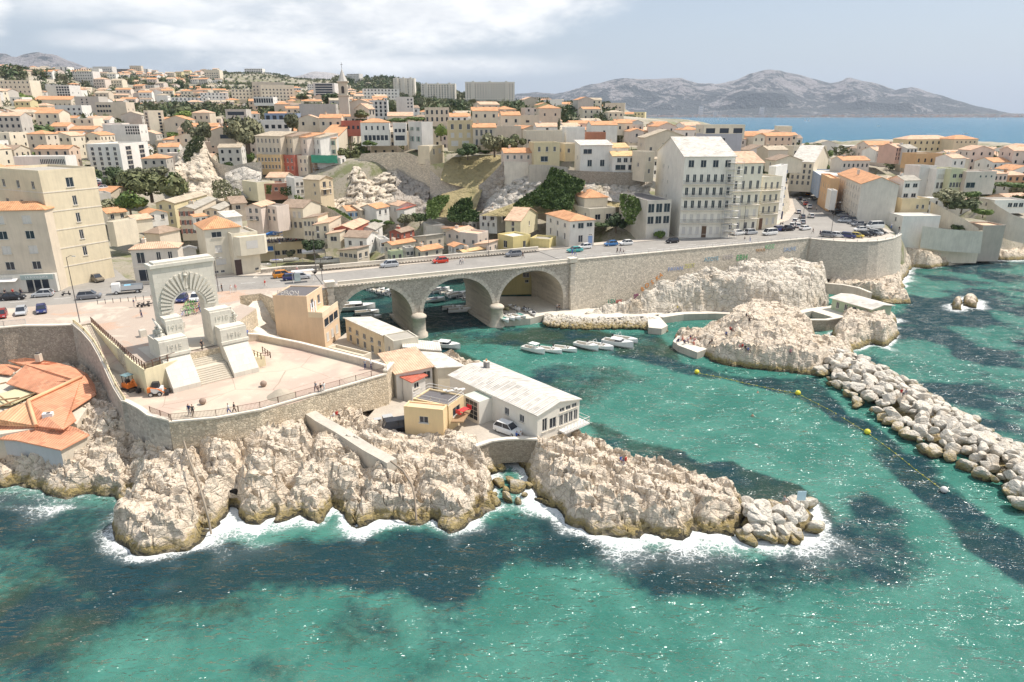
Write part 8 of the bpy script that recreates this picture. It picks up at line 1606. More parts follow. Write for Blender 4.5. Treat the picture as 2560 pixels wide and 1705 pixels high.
for a in [('black saloon at the left edge before the restaurant','B1',130,505,15,'sedan','black'),('silver hatchback parked before the restaurant','B1',425,475,195,'hatch','silver'),('dark grey estate car driving past the square','B1',880,495,22,'suv','grey'),('silver car parked on the corner of the square','B1',215,650,-62,'hatch','silver'),('navy blue car parked on the corner of the square','B1',412,632,-58,'hatch','navy'),('dark red and grey car at the left edge of the square','B1',20,680,-60,'hatch','darkred'),
('bronze car in the side street by the wall','B1',745,285,-30,'hatch','bronze'),('dark car behind the bronze one in the side street','B1',830,300,-30,'hatch','black'),('grey-brown hatchback last in the side street','B1',945,325,-32,'suv','bronze'),('dark car parked in line behind the memorial arch','B2',415,445,-80,'hatch','navy'),('white car parked in line behind the memorial arch','B2',548,435,-80,'hatch','white'),
('orange car on the road near the bridge','A6',1205,1070,28,'suv','orange'),('dark blue car beside the bus shelter','A6',1290,1095,26,'hatch','navy'),('silver car behind the bus shelter','A6',1380,1085,26,'sedan','silver'),('silver people carrier on the bridge','A7',288,970,A0 + 180,'suv','silver'),('bright red car on the bridge','A7',788,930,A0 + 180,'hatch','red'),('grey car at the end of the bridge','A7',1505,866,A0 + 180,'suv','grey'),('teal car by the bridge end','A7',2105,822,A0 + 180,'sedan','teal'),('white car behind the teal one','A7',2200,790,A0 + 180,'hatch','white'),
('blue hatchback parked on the coast road','B8',562,182,200,'hatch','blue'),('little white car beside the blue hatchback','B8',690,176,200,'hatch','white'),('black car on the coast road before the concrete flats','B8',1078,158,203,'hatch','black'),('white car parked below the white mansion blocks','E5',1235,1490,25,'suv','white'),('silver car parked below the white mansion blocks','E5',1430,1480,25,'suv','silver'),('white minivan below the balcony block','E5',1712,1490,205,'van','white'),
('black pickup on the corner','E6',180,1285,22,'pickup','black'),('dark car partly behind the black pickup','E6',55,1290,22,'suv','navy'),('white car behind the black pickup','E6',265,1225,60,'hatch','white'),('second white car behind the black pickup','E6',352,1230,75,'hatch','white'),('white car driving round the corner','E6',470,1270,30,'sedan','white'),('white car alone in the middle of the junction','E6',570,1070,80,'hatch','white'),('silver car at the junction kerb','E6',430,1170,75,'hatch','silver'),('grey car at the junction kerb','E6',425,1080,78,'hatch','grey'),('white car by the balcony block door','E6',310,1155,60,'hatch','white'),('white estate on the left kerb of the street','E6',360,1000,75,'hatch','white'),
('pale car coming down the street','E6',540,920,75,'suv','white'),('red car in the street','E6',482,870,75,'hatch','red'),('white car in the street beside the red one','E6',455,830,75,'hatch','white'),('dark red car far up the street','E6',410,660,75,'hatch','darkred'),('orange van far up the street','E6',515,710,70,'hatch','orange'),('dark car far up the left kerb','E6',385,780,75,'hatch','black'),
('silver car before the long block','E6',1115,1145,190,'sedan','silver'),('dark estate before the awning of the long block','E6',1330,1210,195,'suv','grey'),('black car beside the white delivery van','E6',1440,1240,190,'hatch','black'),('tall white delivery van on the bastion','E6',1610,1250,190,'truckvan','white'),('white car near the delivery van','E6',1370,1290,190,'hatch','white'),
('white seven-seater in the restaurant yard','B4',1310,880,-38,'suv','white'),('black van beside the bins in the yard','B4',402,862,22,'van','black')]:
 zg = {'B4': 4.02}.get(a[1],RZ + .02); yy = a[3]
 p = at(a[1],a[2],yy,zg); car(a[0],p,a[4],a[5],a[6])
for i,(x,y,c) in enumerate([(850,1380,'grey'),(1010,1385,'white'),(1170,1400,'navy'),(1320,1395,'yellow'),(1440,1380,'black'),(1550,1365,'black'),(1620,1350,'silver'),(1690,1335,'black')]): car(f'{c} car in the slanting rank on the bastion, {["first", "second", "third", "fourth", "fifth", "sixth", "seventh", "eighth"][i]} from the left',at('E6',x,y,RZ + .14),-38,'hatch' if i % 2 else 'suv',c)
for i in range(11): car('dark car in the shaded rank along the long block',at('E6',650 + 62 * i,800 + 38 * i - (10 if i % 2 else 0),RZ + .02),100 + 5 * i,'hatch' if i % 3 else 'suv',['black','grey','navy','black','grey','black'][i % 6],'cars in the shaded rank along the long block')
for i in range(12): car('car in the small car park behind the tall beige block',atY('A1',800 + (i % 4) * 28,1190 + 22 * i,246 - 1.6 * i),30,'hatch',['white','silver','darkred','white','grey','white'][i % 6],'cars in the small car park behind the beige block')
# ---- people --------------------------------------------------------------
def person_mesh(pose):
 V = []; E = []; Rr = []
 def v(p,r,par=None): V.append(p); Rr.append(r); (E.append((par,len(V) - 1)) if par is not None else None); return len(V) - 1
 sit = pose == 'sit'; s = .55 if sit else 1.0; hz = .48 if sit else .94
 pel = v((0,0,hz),.135); ch = v((0,.0 if not sit else -.05,hz + .32),.15,pel); sh = v((0,0,hz + .48),.12,ch); nk = v((0,.02,hz + .56),.055,sh); hd = v((0,.04,hz + .68),.098,nk); v((0,.04,hz + .78),.085,hd)
 st = {'stand': .05,'walk': .30,'sit': .0}[pose]
 for sx in (-1,1):
  h = v((sx * .10,0,hz - .05),.10,pel)
  if sit: k = v((sx * .12,.42,hz + .10),.07,h); a = v((sx * .12,.55,.10),.05,k)
  else: k = v((sx * .10,st * sx * .6,.50),.072,h); a = v((sx * .10,st * sx * 1.0 - .05,.10),.048,k)
  v((sx * .11,V[a][1] + .16,.05),.045,a)
  S_ = v((sx * .19,0,hz + .46),.062,sh); e = v((sx * .25,-.03 - sx * st * .4,hz + .20),.045,S_); w_ = v((sx * .23,.14 - sx * st * .6,hz + .02),.032,e); pm_ = v((sx * .22,.19 - sx * st * .6,hz - .05),.034,w_)
  for f in range(5): v((sx * .22 + (f - 2) * .019 * 1.0,.215 - sx * st * .6 + (.0 if f else .03),hz - .135 + abs(f - 2) * .012 + (.05 if f == 0 else 0)),.0095,pm_)
 me = bpy.data.meshes.new('body'); me.from_pydata(V,E,[]); o = bpy.data.objects.new('body',me); COL.objects.link(o); m = o.modifiers.new('s','SKIN')
 for i,sv_ in enumerate(me.skin_vertices[0].data): sv_.radius = (Rr[i],Rr[i]); sv_.use_root = i == 0
 o.modifiers.new('u','SUBSURF').levels = 1; dg = bpy.context.evaluated_depsgraph_get(); dg.update(); n = bpy.data.meshes.new_from_object(o.evaluated_get(dg)); bpy.data.objects.remove(o)
 n.materials.clear(); [n.materials.append(flat(c,.8)) for c in ((.55,.34,.24),(.5,.5,.5),(.1,.1,.14),(.07,.045,.03))]
 for p in n.polygons:
  x,y,z = p.center; p.use_smooth = True
  p.material_index = 3 if (z > hz + .70 and (y < .08 or z > hz + .80)) else 0 if (z > hz + .53 or (abs(x) > .17 and z < hz + .24 and z > .3 * s)) else 2 if z < hz + .03 or (sit and y > .15) else 1
 n.use_fake_user = True; return n
PM = {k: person_mesh(k) for k in ('stand','walk','sit')}
PC = dict(white=(.75,.75,.73),black=(.03,.03,.035),blue=(.06,.14,.45),red=(.5,.05,.04),grey=(.3,.31,.33),pale=(.6,.55,.5),yellow=(.65,.55,.1),skin=(.55,.34,.24),navy=(.04,.05,.13),pink=(.62,.3,.3),green=(.1,.28,.14))
def person(label,p,ang=0,pose='stand',top='white',leg='navy',group=None):
 o = bpy.data.objects.new('person',PM[pose]); COL.objects.link(o); o.location = p; o.rotation_euler.z = R(ang); o.scale = (1.02,) * 3
 for i,c in ((1,top),(2,leg)): o.material_slots[i].link = 'OBJECT'; o.material_slots[i].material = flat(PC[c],.85,key='clothing')
 return tag(o,label,'person',group)
for a in [('person in grey top standing by the terrace railing, left one of a pair','B2',487,1560,9,'stand','navy','grey'),('person in dark brown beside the grey one at the terrace railing','B2',523,1568,9,'stand','black','black'),('person in a pale shirt at the terrace railing','B2',875,1555,9,'walk','white','blue'),('person all in dark clothes at the terrace railing','B2',930,1545,9,'walk','black','black'),('person in a light blue shirt alone near the railing','B2',1727,1335,9,'walk','grey','navy'),('person in dark top next to one in white on the terrace','B2',1777,1350,9,'stand','black','pale'),('person in white beside a dark one on the terrace','B2',1808,1340,9,'stand','white','white'),
('person in grey leaning by the long parapet, left one','B3',1032,955,9,'stand','grey','navy'),('person in a white shirt by the long parapet','B3',1090,950,9,'walk','white','navy'),('person in black with a red bag under the arch','B2',612,920,13.13,'stand','black','black'),('person in blue right of the memorial','B2',1055,810,13.1,'stand','blue','grey'),('person standing alone on the square','B1',1390,680,13.1,'stand','grey','bronze' if 0 else 'navy'),('child in dark blue on the square','B1',1318,580,13.1,'stand','navy','pale'),('person in red walking by the road','A6',1032,1170,13.1,'walk','red','pale'),('person in white walking by the road','A6',700,1225,13.1,'walk','white','white'),('person under a blue parasol','A6',610,1210,13.1,'stand','black','black'),('person in pink by the steps','A6',745,1215,13.1,'walk','pink','pale'),('person in pale clothes by the bus shelter','A6',1345,1015,13.15,'walk','white','pink'),
('person in black walking on the bridge','A7',1597,885,13.15,'walk','black','black'),('person in white, left one of two on the bridge','A7',985,943,13.15,'walk','white','navy'),('person in white, right one of two on the bridge','A7',1010,941,13.15,'walk','white','grey'),('person in teal near the bridge end','A7',2080,850,13.15,'walk','blue','blue'),('person in teal further right near the bridge end','A7',2108,860,13.15,'walk','green','blue'),('dark figure standing under the right arch','A7',1930,1395,1.7,'stand','grey','black'),('dark figure beside another under the right arch','A7',1952,1395,1.7,'stand','black','black'),
('walker in dark clothes on the sea wall pavement, first of three','B8',615,250,13.15,'walk','black','black'),('walker in grey on the sea wall pavement, second of three','B8',642,250,13.15,'walk','grey','navy'),('walker in white on the sea wall pavement, third of three','B8',668,252,13.15,'walk','white','black'),('walker with white top left of a pair further along the wall','B8',1685,155,13.15,'walk','black','white'),('walker in pale clothes in a trio further along the wall','B8',1732,150,13.15,'walk','white','blue'),('person in yellow on the walkway below the bluff','B8',1120,738,1.6,'walk','yellow','grey'),('person in black on the walkway below the bluff','B8',1612,735,1.6,'stand','black','black'),('person in white on the walkway below the bluff','B8',1647,736,1.6,'walk','white','white'),('person in red-brown on the walkway below the bluff','B8',1690,735,1.6,'walk','red','black'),
('sunburnt bather standing on the islet jetty','B8',1385,970,1.6,'stand','skin','red'),('second bather standing on the islet','B8',1425,955,1.8,'stand','skin','navy'),('person in black on the bastion corner','E6',2005,1300,13.2,'stand','black','black'),('person in white on the bastion corner','E6',1880,1250,13.2,'walk','white','blue'),('dark walker crossing the junction','E6',600,1330,13.1,'walk','black','black'),('walker by the junction sign','E6',715,1370,13.2,'walk','navy','black'),('person waiting on the junction island','E6',655,970,13.1,'stand','pale','black'),
('blue-shirted angler sitting behind the headland rocks','B7',658,282,2.4,'sit','blue','navy'),('dark-shirted angler sitting beside the blue one','B7',690,284,2.3,'sit','red','black'),('person in blue sitting by the white car in the yard','B4',1385,932,4.05,'sit','blue','navy'),('person in white sitting by the white car in the yard','B4',1418,930,4.05,'sit','white','pale'),('person in dark red sitting on the rocks above the footpath wall','B6',715,130,6.2,'sit','red','black'),('person in white sitting on the rocks above the footpath wall','B6',692,140,6.2,'sit','white','pale'),('person in lilac sitting on the tip boulders','B7',1725,550,2.3,'sit','grey','pale'),('person in red sitting on the breakwater','D2',1022,545,3.2,'sit','red','black'),('person in grey sitting on the breakwater beside the red one','D2',1055,548,3.2,'sit','grey','grey')]:
 person(a[0],at(a[1],a[2],a[3],a[4] + .02),rnd.uniform(0,360),a[5],a[6],a[7])
for i in range(12): person('bather sitting on the curved islet jetty',at('B8',1110 + 17 * i,965 + (i * 37 % 50),1.55),rnd.uniform(0,360),'sit',rnd.choice(['skin','pink','navy','white']),rnd.choice(['navy','red','black']),'bathers on the islet jetty')
for i,(x,y,z) in enumerate([(1565,905,5.2),(1580,915,5),(1530,945,4),(1700,790,7.6),(1725,830,7.2),(1640,1055,4.3),(1665,1050,4.3),(1690,1065,4.2),(1715,1080,4),(1410,1005,2.4),(1310,995,1.7),(2070,1095,4.2)]): person('sunbather sitting high on the pale islet',at('B8',x,y,z),rnd.uniform(0,360),'sit',['red','black','blue','black','black','pink'][i % 6],'black','sunbathers on the islet')
for i in range(26): person('diner at the crowded restaurant terrace',REST.matrix_world @ Vector((0,0,0)) if 0 else Vector((REST.location.x,REST.location.y,0)) + Vector((math.cos(REST.rotation_euler.z) * (1.0 + i * REST['_w'] * .95 / 26),math.sin(REST.rotation_euler.z) * (1.0 + i * REST['_w'] * .95 / 26) + .8 + (i * 7 % 5) * .9,REST.location.z + REST['_h'] + .12)),rnd.uniform(0,360),'sit',rnd.choice(['white','pale','blue','black','red']),'navy','diners on the restaurant terrace')
for x,y in ((1725,975),(1728,968),)[:1]: person('swimmer upright in the turquoise bay',at('V',1728,972,-1.25),0,'stand','skin','black')
person('swimmer in the bay near the buoy line',at('V',1740,918,-1.3),40,'stand','skin','navy')
# ---- small things ---------------------------------------------------------
STONE_G = flat((.30,.22,.17),.8)
def simple(name,label,cat,p,f,group=None,rz=0.0): t = thing(name,label,cat,p,rz,group); f(t); return t
def lamp(label,p,h=8,arm=1.2):
 def f(t): b = MB(); b.tube([(0,0,0),(0,0,h)],[.09,.05],IRON2,6); b.tube([(0,0,h - .1),(arm * .6,0,h + .25),(arm,0,h + .2)],.04,IRON2,5); b.build('pole',t); b = MB(); b.box((arm + .15,0,h + .17),(.6,.22,.12),STEEL); b.build('lamp_head',t)
 simple('street_lamp',label,'street lamp',p,f)
for l,c,x,y,z,h in [('tall lamp post at the ramp corner of the square','B1',785,735,13,12),('lamp post right of the memorial arch','B2',770,345,13.1,7),('lamp post by the boat yard wall','A6',1528,1000,13.1,9),('lamp post at the bridge approach','A6',1592,1105,13.1,5),('lamp post on the far side of the bridge','A7',1262,862,13.2,9),('lamp post before the narrow balcony block','E5',1310,1470,13.1,9),('tall lamp post on the junction island','E6',905,1300,13.1,9),('lamp post at the street kerb','E6',445,1040,13.1,6),('lamp post by the restaurant steps','A6',1145,985,13.1,6)]: lamp(l,at(c,x,y,z),h)
for i in range(9): simple('bollard','dark slim bollard along the edge of the square','bollard',at('B1',960 + 75 * i,552 - 7 * i,RZ + .1),lambda t: (lambda b: (b.tube([(0,0,0),(0,0,.95)],.06,IRON2,6),b.build('post',t)))(MB()),'bollards of the square')
for l,c,x,y in (('stone ball on the terrace near the sand heap','B2',1213,1278),('stone ball on the terrace near the railing','B2',618,1452)): b = MB(); b.lathe([(.05,0),(.32,.08),(.46,.3),(.5,.48),(.44,.7),(.26,.88),(.03,.95)],(0,0,0),STONE_G,16); o = b.build('stone_ball'); o.location = at(c,x,y,9); tag(o,l,'stone ball')
for l,x,y in (('cubic stone block on the square left of the arch',1405,865),('cubic stone block on the square seen through the arch',1780,785)): b = MB(); b.box((0,0,.55),(1.0,1.0,1.1),MST); b.box((0,0,1.13),(.9,.9,.06),MST); o = b.build('stone_block'); o.location = at('B1',x,y,RZ + .1); o.rotation_euler.z = MR; tag(o,l,'stone block')
b = MB(); N = 20; prof = [(2.1,0),(1.7,.25),(1.0,.75),(.4,1.05),(.03,1.12)]; b.lathe(prof,(0,0,0),paint((.42,.37,.29),.95,.1),18); o = b.build('sand_heap'); o.location = at('B2',1385,1370,9); tag(o,'heap of grey sand dumped on the terrace','sand heap')
ORG = paint((.72,.20,.04),.45,.05,stain=.1)
def excavator(t):
 b = MB(); b.box((0,0,1.05),(1.6,1.3,.7),ORG,taper=.9); b.build('body',t); b = MB(); [b.box((x,y,1.95),(.08,.08,1.2),BK) for x in (-.5,.5) for y in (-.5,.5)]; b.box((0,0,2.6),(1.4,1.3,.1),flat((.16,.26,.28),.5)); b.box((-.1,0,1.6),(.5,.5,.5),BK); b.build('canopy',t)
 for s in (-1,1): b = MB(); b.tube([(-.9,s * .65,.3),(-.6,s * .65,.5),(.7,s * .65,.5),(.95,s * .65,.3),(.7,s * .65,.12),(-.6,s * .65,.12),(-.9,s * .65,.3)],.16,BK,6); b.build('track',t)
 b = MB(); b.tube([(.6,0,1.3),(1.5,0,2.2),(2.2,0,1.2)],.13,ORG,6); b.build('boom',t); b = MB(); b.box((2.35,0,.55),(.5,.6,.6),BK,taper=1.2); b.build('bucket',t); b = MB(); b.box((1.3,0,.25),(.15,1.6,.4),IRON2); b.build('blade',t)
simple('mini_excavator','orange mini excavator parked at the foot of the ramp','excavator',at('B1',1270,1400,9),excavator,rz=R(-30))
def loader(t):
 b = MB(); b.box((0,0,.85),(2.0,1.2,.8),paint((.8,.8,.78),.4)); b.box((-.8,0,.95),(.5,1.24,.7),ORG); b.build('body',t); b = MB(); b.box((.1,0,1.6),(1.1,1.0,.9),BK,taper=.8); b.build('cab',t)
 for x in (-.6,.6):
  for s in (-1,1): o = bpy.data.objects.new('wheel',TYRE); COL.objects.link(o); o.parent = t; o.location = (x,s * .7,.36); o.scale = (1.1,) * 3
 b = MB(); b.tube([(-.8,.68,1.5),(.4,.68,1.2),(1.3,.68,.5)],.08,ORG,5); b.tube([(-.8,-.68,1.5),(.4,-.68,1.2),(1.3,-.68,.5)],.08,ORG,5); b.box((1.55,0,.35),(.5,1.5,.5),BK); b.build('loader_arm',t)
simple('skid_loader','white and orange skid loader beside the memorial ramp','loader',at('B1',1535,1440,9),loader,rz=R(15))
def lorry(t):
 b = MB(); b.box((1.9,0,1.35),(1.6,1.95,1.7),paint((.8,.8,.78),.35),taper=.93); b.build('cab',t); b = MB(); b.box((2.55,0,1.65),(.35,1.7,.7),GLASS); b.build('windscreen',t); b = MB(); b.box((-1.0,0,.75),(4.0,1.9,.25),BK); b.box((-1.0,-.95,1.3),(4.0,.06,.9),GRYB); b.box((-1.0,.95,1.3),(4.0,.06,.9),GRYB); b.box((-.2,0,1.3),(1.2,1.4,.8),flat((.2,.45,.6),.6)); b.build('load_bed',t)
 for x in (-2.0,1.9):
  for s in (-1,1): o = bpy.data.objects.new('wheel',TYRE); COL.objects.link(o); o.parent = t; o.location = (x,s * .85,.38); o.scale = (1.2,) * 3
simple('flatbed_lorry','white flatbed lorry with stacked barriers on the road','lorry',at('B1',1250,440,RZ + .02),lorry,rz=R(202))
def bike_mesh(c):
 b = MB(); m = flat(c,.5)
 for x in (-.52,.52): b.tube([(x + .32 * math.cos(a),0,.34 + .32 * math.sin(a)) for a in np.linspace(0,2 * math.pi,13)],.025,BK,4)
 for q in ([(-.52,0,.34),(-.15,0,.82),(.35,0,.80),(-.05,0,.34),(-.52,0,.34)],[(-.05,0,.34),(-.17,0,.95)],[(.52,0,.34),(.34,0,.95),(.40,.0,1.05)]): b.tube(q,.035,m,5)
 b.tube([(.36,-.25,1.04),(.36,.25,1.04)],.025,BK,4); b.box((-.18,0,.97),(.24,.13,.06),BK); return part_obj(b,'bicycle')
BIK = [bike_mesh(c) for c in ((.15,.55,.12),(.6,.18,.1),(.1,.2,.5))]
for i in range(22):
 x = 430 + (i % 8) * 23 + (i // 8) * 14; y = 590 - (i // 8) * 50 - (i % 8) * 5; o = bpy.data.objects.new('bicycle',BIK[0 if i % 8 < 5 else 1] if i % 7 else BIK[2]); COL.objects.link(o); o.location = at('B2',x,y,RZ + .11); o.rotation_euler = (0,0,rnd.uniform(0,3)); c = 'green' if o.data is BIK[0] else 'red' if o.data is BIK[1] else 'blue'; tag(o,f'{c} hire bike in the cluster behind the arch','bicycle',f'{c} hire bikes behind the arch')
def scooter(t):
 b = MB(); b.tube([(-.5,0,.5),(0,0,.35),(.4,0,.4),(.6,0,.9)],[.16,.12,.1,.08],BK,7); b.box((-.35,0,.78),(.6,.26,.12),BK); b.tube([(.62,-.3,1.0),(.62,.3,1.0)],.03,BK,4); b.build('frame',t)
 for x in (-.6,.62): b = MB(); b.tube([(x,-.06,.24),(x,.06,.24)],.24,BK,10); b.build('wheel',t)
for l,c,x,y in (('orange topped scooter on the square','B1',1385,575),('black scooter beside the orange one on the square','B1',1425,578),('black motorbike nearest the arch on the square','B1',1480,560),('grey scooter before the corner restaurant','B1',650,465),('white scooter below the mansion block','E5',440,1515),('second white scooter below the mansion block','E5',520,1505),('dark motorbikes at the balcony block corner','E6',90,1185)): simple('scooter',l,'scooter',at(c,x,y,RZ + .12),scooter,rz=R(30))
BLU = flat((.04,.20,.55),.8); rzr = REST.rotation_euler.z; RL_ = lambda x,y,z: Vector((REST.location.x + math.cos(rzr) * x - math.sin(rzr) * y,REST.location.y + math.sin(rzr) * x + math.cos(rzr) * y,REST.location.z + z))
for l,x0,x1,y,z in (('large blue awning over the left half of the terrace',-.02,.42,5,3.0),('second blue awning over the middle of the terrace',.38,.68,6,3.5),('small blue awning over the ground floor',.0,.3,-1.2,-1.5)):
 def f(t,w_=REST['_w'] * (x1 - x0)): b = MB(); b.face([(0,-2.2,-.5),(w_,-2.2,-.5),(w_,2.4,.6),(0,2.4,.6)],BLU); b.face([(0,-2.2,-.55),(0,2.4,.55),(w_,2.4,.55),(w_,-2.2,-.55)],BLU); b.face([(0,-2.2,-.8),(w_,-2.2,-.8),(w_,-2.2,-.5),(0,-2.2,-.5)],FRAME); b.build('canvas',t)
 simple('awning',l,'awning',RL_(REST['_w'] * x0,y,REST['_h'] + z if z > 0 else REST['_h'] * .75),f,rz=rzr)
def parasol(t): b = MB(); b.tube([(0,0,0),(0,0,2.5)],.04,STEEL,5); b.build('pole',t); b = MB(); b.lathe([(1.9,2.2),(1.85,2.3),(.9,2.65),(.02,2.85)],(0,0,0),flat((.80,.79,.75),.8),8,False); b.build('canopy',t)
for i in range(7): simple('parasol','cream parasol over the harbour restaurant terrace','parasol',RL_(2 + 3.4 * i,1.6 + (i % 2) * 3,REST['_h'] + .1),parasol,'parasols on the restaurant terrace')
def tent(t): b = MB(); [b.tube([(x,y,0),(x,y,3)],.06,STEEL,5) for x in (0,7) for y in (0,5)]; b.build('frame',t); b = MB(); b.prism([(0,0),(7,0),(7,5),(0,5)],2.6,3.1,flat((.82,.82,.80),.7)); b.build('canopy',t)
simple('marquee','white marquee roof beside the boat yard','marquee',atY('A6',1400,925,208),tent,rz=.3)
def shelter(t): b = MB(); [b.tube([(x,y,0),(x,y,2.5)],.04,FRAME,4) for x in (0,4.5) for y in (0,1.4)]; b.box((2.25,.7,2.53),(4.8,1.7,.08),FRAME); b.build('frame',t); b = MB(); b.box((.9,0.02,1.3),(1.3,.12,1.8),flat((.42,.52,.52),.4)); b.build('poster_case',t)
simple('bus_shelter','glass bus shelter on the square side of the road','bus shelter',at('A6',1310,1130,RZ + .1),shelter,rz=R(A0))
for l,x,y,w_ in (('grey lidded bin in the restaurant yard',302,790,1.1),('small dark bin in the restaurant yard',218,815,.8)): b = MB(); b.box((0,0,.6),(w_ * 1.3,w_,1.15),flat((.12,.12,.13),.6)); b.box((0,0,1.22),(w_ * 1.36,w_ * 1.06,.08),flat((.45,.46,.46),.5)); o = b.build('waste_bin'); o.location = at('B4',x,y + 10,4.0); o.rotation_euler.z = .4; tag(o,l,'bin')
def table(t): b = MB(); b.box((0,0,.74),(1.5,1.1,.06),flat((.6,.04,.04),.5)); b.box((0,0,.36),(.12,.12,.7),flat((.4,.04,.04),.5)); b.build('table_top',t); [(lambda b: (b.box((x,0,.45),(.4,.9,.06),flat((.6,.04,.04),.5)),b.box((x * 1.12,0,.75),(.05,.9,.6),flat((.6,.04,.04),.5)),b.build('bench',t)))(MB()) for x in (-1.1,1.1)]
simple('red_table','bright red table and benches on the cafe balcony','table',at('B4',940,722,6.5),table,rz=.9)
b = MB(); p = [tuple(q[:2]) for q in P_('B4','830,790 905,700 1000,690 935,790',6.3)]; b.prism(ccw(p),6.15,6.35,WOOD,bottom=True); o = b.build('balcony_deck',CAFE); o.matrix_parent_inverse = CAFE.matrix_basis.inverted() if 0 else (Matrix.Translation(CAFE.location) @ Matrix.Rotation(CAFE.rotation_euler.z,4,'Z')).inverted()
def lounger(t): b = MB(); b.box((0,0,.35),(1.3,.6,.08),FRAME); b.box((-.8,0,.55),(.6,.6,.07),FRAME); b.build('bed',t)
for i in (0,1): simple('sun_lounger',f'white sun lounger on the cafe roof deck, {["left", "right"][i]} one','sun lounger',CAFE.location + Vector((-.2 + 1.6 * i,5.2 + .6 * i,hc_ + .12)),lounger,rz=.3)
BY = flat((.80,.70,.05),.5,key='yellow_plastic')
for i,(c,x,y) in enumerate((('D3',1655,510),('D2',275,535),('D2',778,818),('D2',1335,1240))): b = MB(); b.lathe([(.05,-.3),(.38,-.1),(.5,.2),(.38,.5),(.05,.68)],(0,0,0),BY if i < 3 else FRAME,12); o = b.build('buoy'); o.location = at(c,x,y,.15); tag(o,['large yellow buoy nearest the islet','large yellow buoy in the middle of the line','large yellow buoy beside the breakwater','white buoy at the end of the line'][i],'buoy')
b = MB(); ln = [at('D3',1655,510,.04),at('D3',1880,555,.04),at('D3',2060,598,.04),at('D3',2330,655,.04),at('D2',275,535,.04),at('D2',520,660,.04),at('D2',778,818,.04),at('D2',960,950,.04),at('D2',1160,1110,.04),at('D2',1335,1240,.04)]; b.tube(ln,.018,BY,4)
for i in range(len(ln) - 1):
 for k in range(4): q = ln[i].lerp(ln[i + 1],(k + .5) / 4); b.lathe([(.02,-.06),(.10,0),(.10,.06),(.02,.10)],q,BY,6)
tag(b.build('buoy_line'),'rope of small yellow floats across the bay','buoy line')
def pole_sign(t): b = MB(); b.tube([(0,0,0),(0,0,2.2)],.04,STEEL,5); b.build('post',t); b = MB(); b.box((0,-.04,2.3),(1.1,.05,1.3),flat((.60,.78,.86),.4)); b.build('board',t)
simple('warning_sign','pale blue board on a pole among the tip boulders','sign',at('B7',1825,600,1.6),pole_sign)
def pipe(name,label,pts,r,m): b = MB(); b.tube(pts,r,m,6); tag(b.build(name),label,'pipe')
pipe('drain_pipe','long pipe running down the rock left of the cave',[at('B5',x,y,z) for x,y,z in ((1162,640,6.6),(1200,760,6.2),(1245,880,5.4),(1285,1000,4.5),(1320,1140,2.2),(1335,1225,.2))],.13,flat((.30,.25,.19),.8)); pipe('drain_pipe','curved pipe over the rocks below the footpath wall',[at('B6',x,y,z) for x,y,z in ((1110,450,5.6),(1200,520,5.2),(1265,620,4.6),(1285,700,3.6),(1300,900,.2))],.14,flat((.30,.24,.18),.8))
def scaffold(name,label,o,ux,w_,h_,d_=1.3,st=2.0,m=STEEL):
 t = thing(name,label,'scaffolding',o,ux); nx = max(1,int(w_ / 2.2)); nz = int(h_ / st)
 b = MB()
 for i in range(nx + 1):
  for y in (-.3,-.3 - d_): b.tube([(w_ * i / nx,y,0),(w_ * i / nx,y,h_)],.05,m,4)
 for k in range(nz + 1):
  for y in (-.3,-.3 - d_): b.tube([(0,y,k * st),(w_,y,k * st)],.04,m,4); b.tube([(0,y,k * st + 1),(w_,y,k * st + 1)],.03,m,4)
 b.build('tubes',t)
 for k in range(1,nz + 1): b = MB(); b.box((w_ / 2,-.3 - d_ / 2,k * st),(w_,d_,.06),FRAME); b.build('platform',t)
 return t
bz = BIG.rotation_euler.z; scaffold('scaffolding','tall white scaffolding tower between the two white blocks',BIG.location + Vector((math.cos(bz),math.sin(bz),0)) * (BIG['_w'] - 2.4),bz,4.6,BIG['_h'] * .95)
nz_ = NETB.rotation_euler.z; s = scaffold('scaffolding','scaffolding with torn green netting below the cliff top houses',NETB.location,nz_,NETB['_w'],NETB['_h'] + 1.5)
X,Z_ = np.meshgrid(np.linspace(-.5,NETB['_w'] + .5,60),np.linspace(NETB['_h'] * .66,NETB['_h'] + .8,16)); grid_mesh('net',X,-1.75 - .5 * (fbm(X * .8,Z_ * .7,4,3) - .3),Z_ + .4 * (fbm(X,X * 0,3,9) - .5),[flat((.06,.34,.22),.7,key='green_net')],parent=s)
def graf(s,label,c,x,y,size,col,ang=0.0):
 o = text_mesh(s,size,.01,flat(col,.8,key='spray_paint'),'graffiti',.02); p = Wpt(c,x,y); bat = (14 - p.z) * .10; dh = Vector((p.x,p.y)) * 0 - Vector((-.3962,.9182)) * (bat + .06)
 o.location = (p.x + dh.x,p.y + dh.y,p.z); o.rotation_euler = (R(90 - 5.7),R(-ang),math.atan2(.3962,.9182)); tag(o,label,'graffiti')
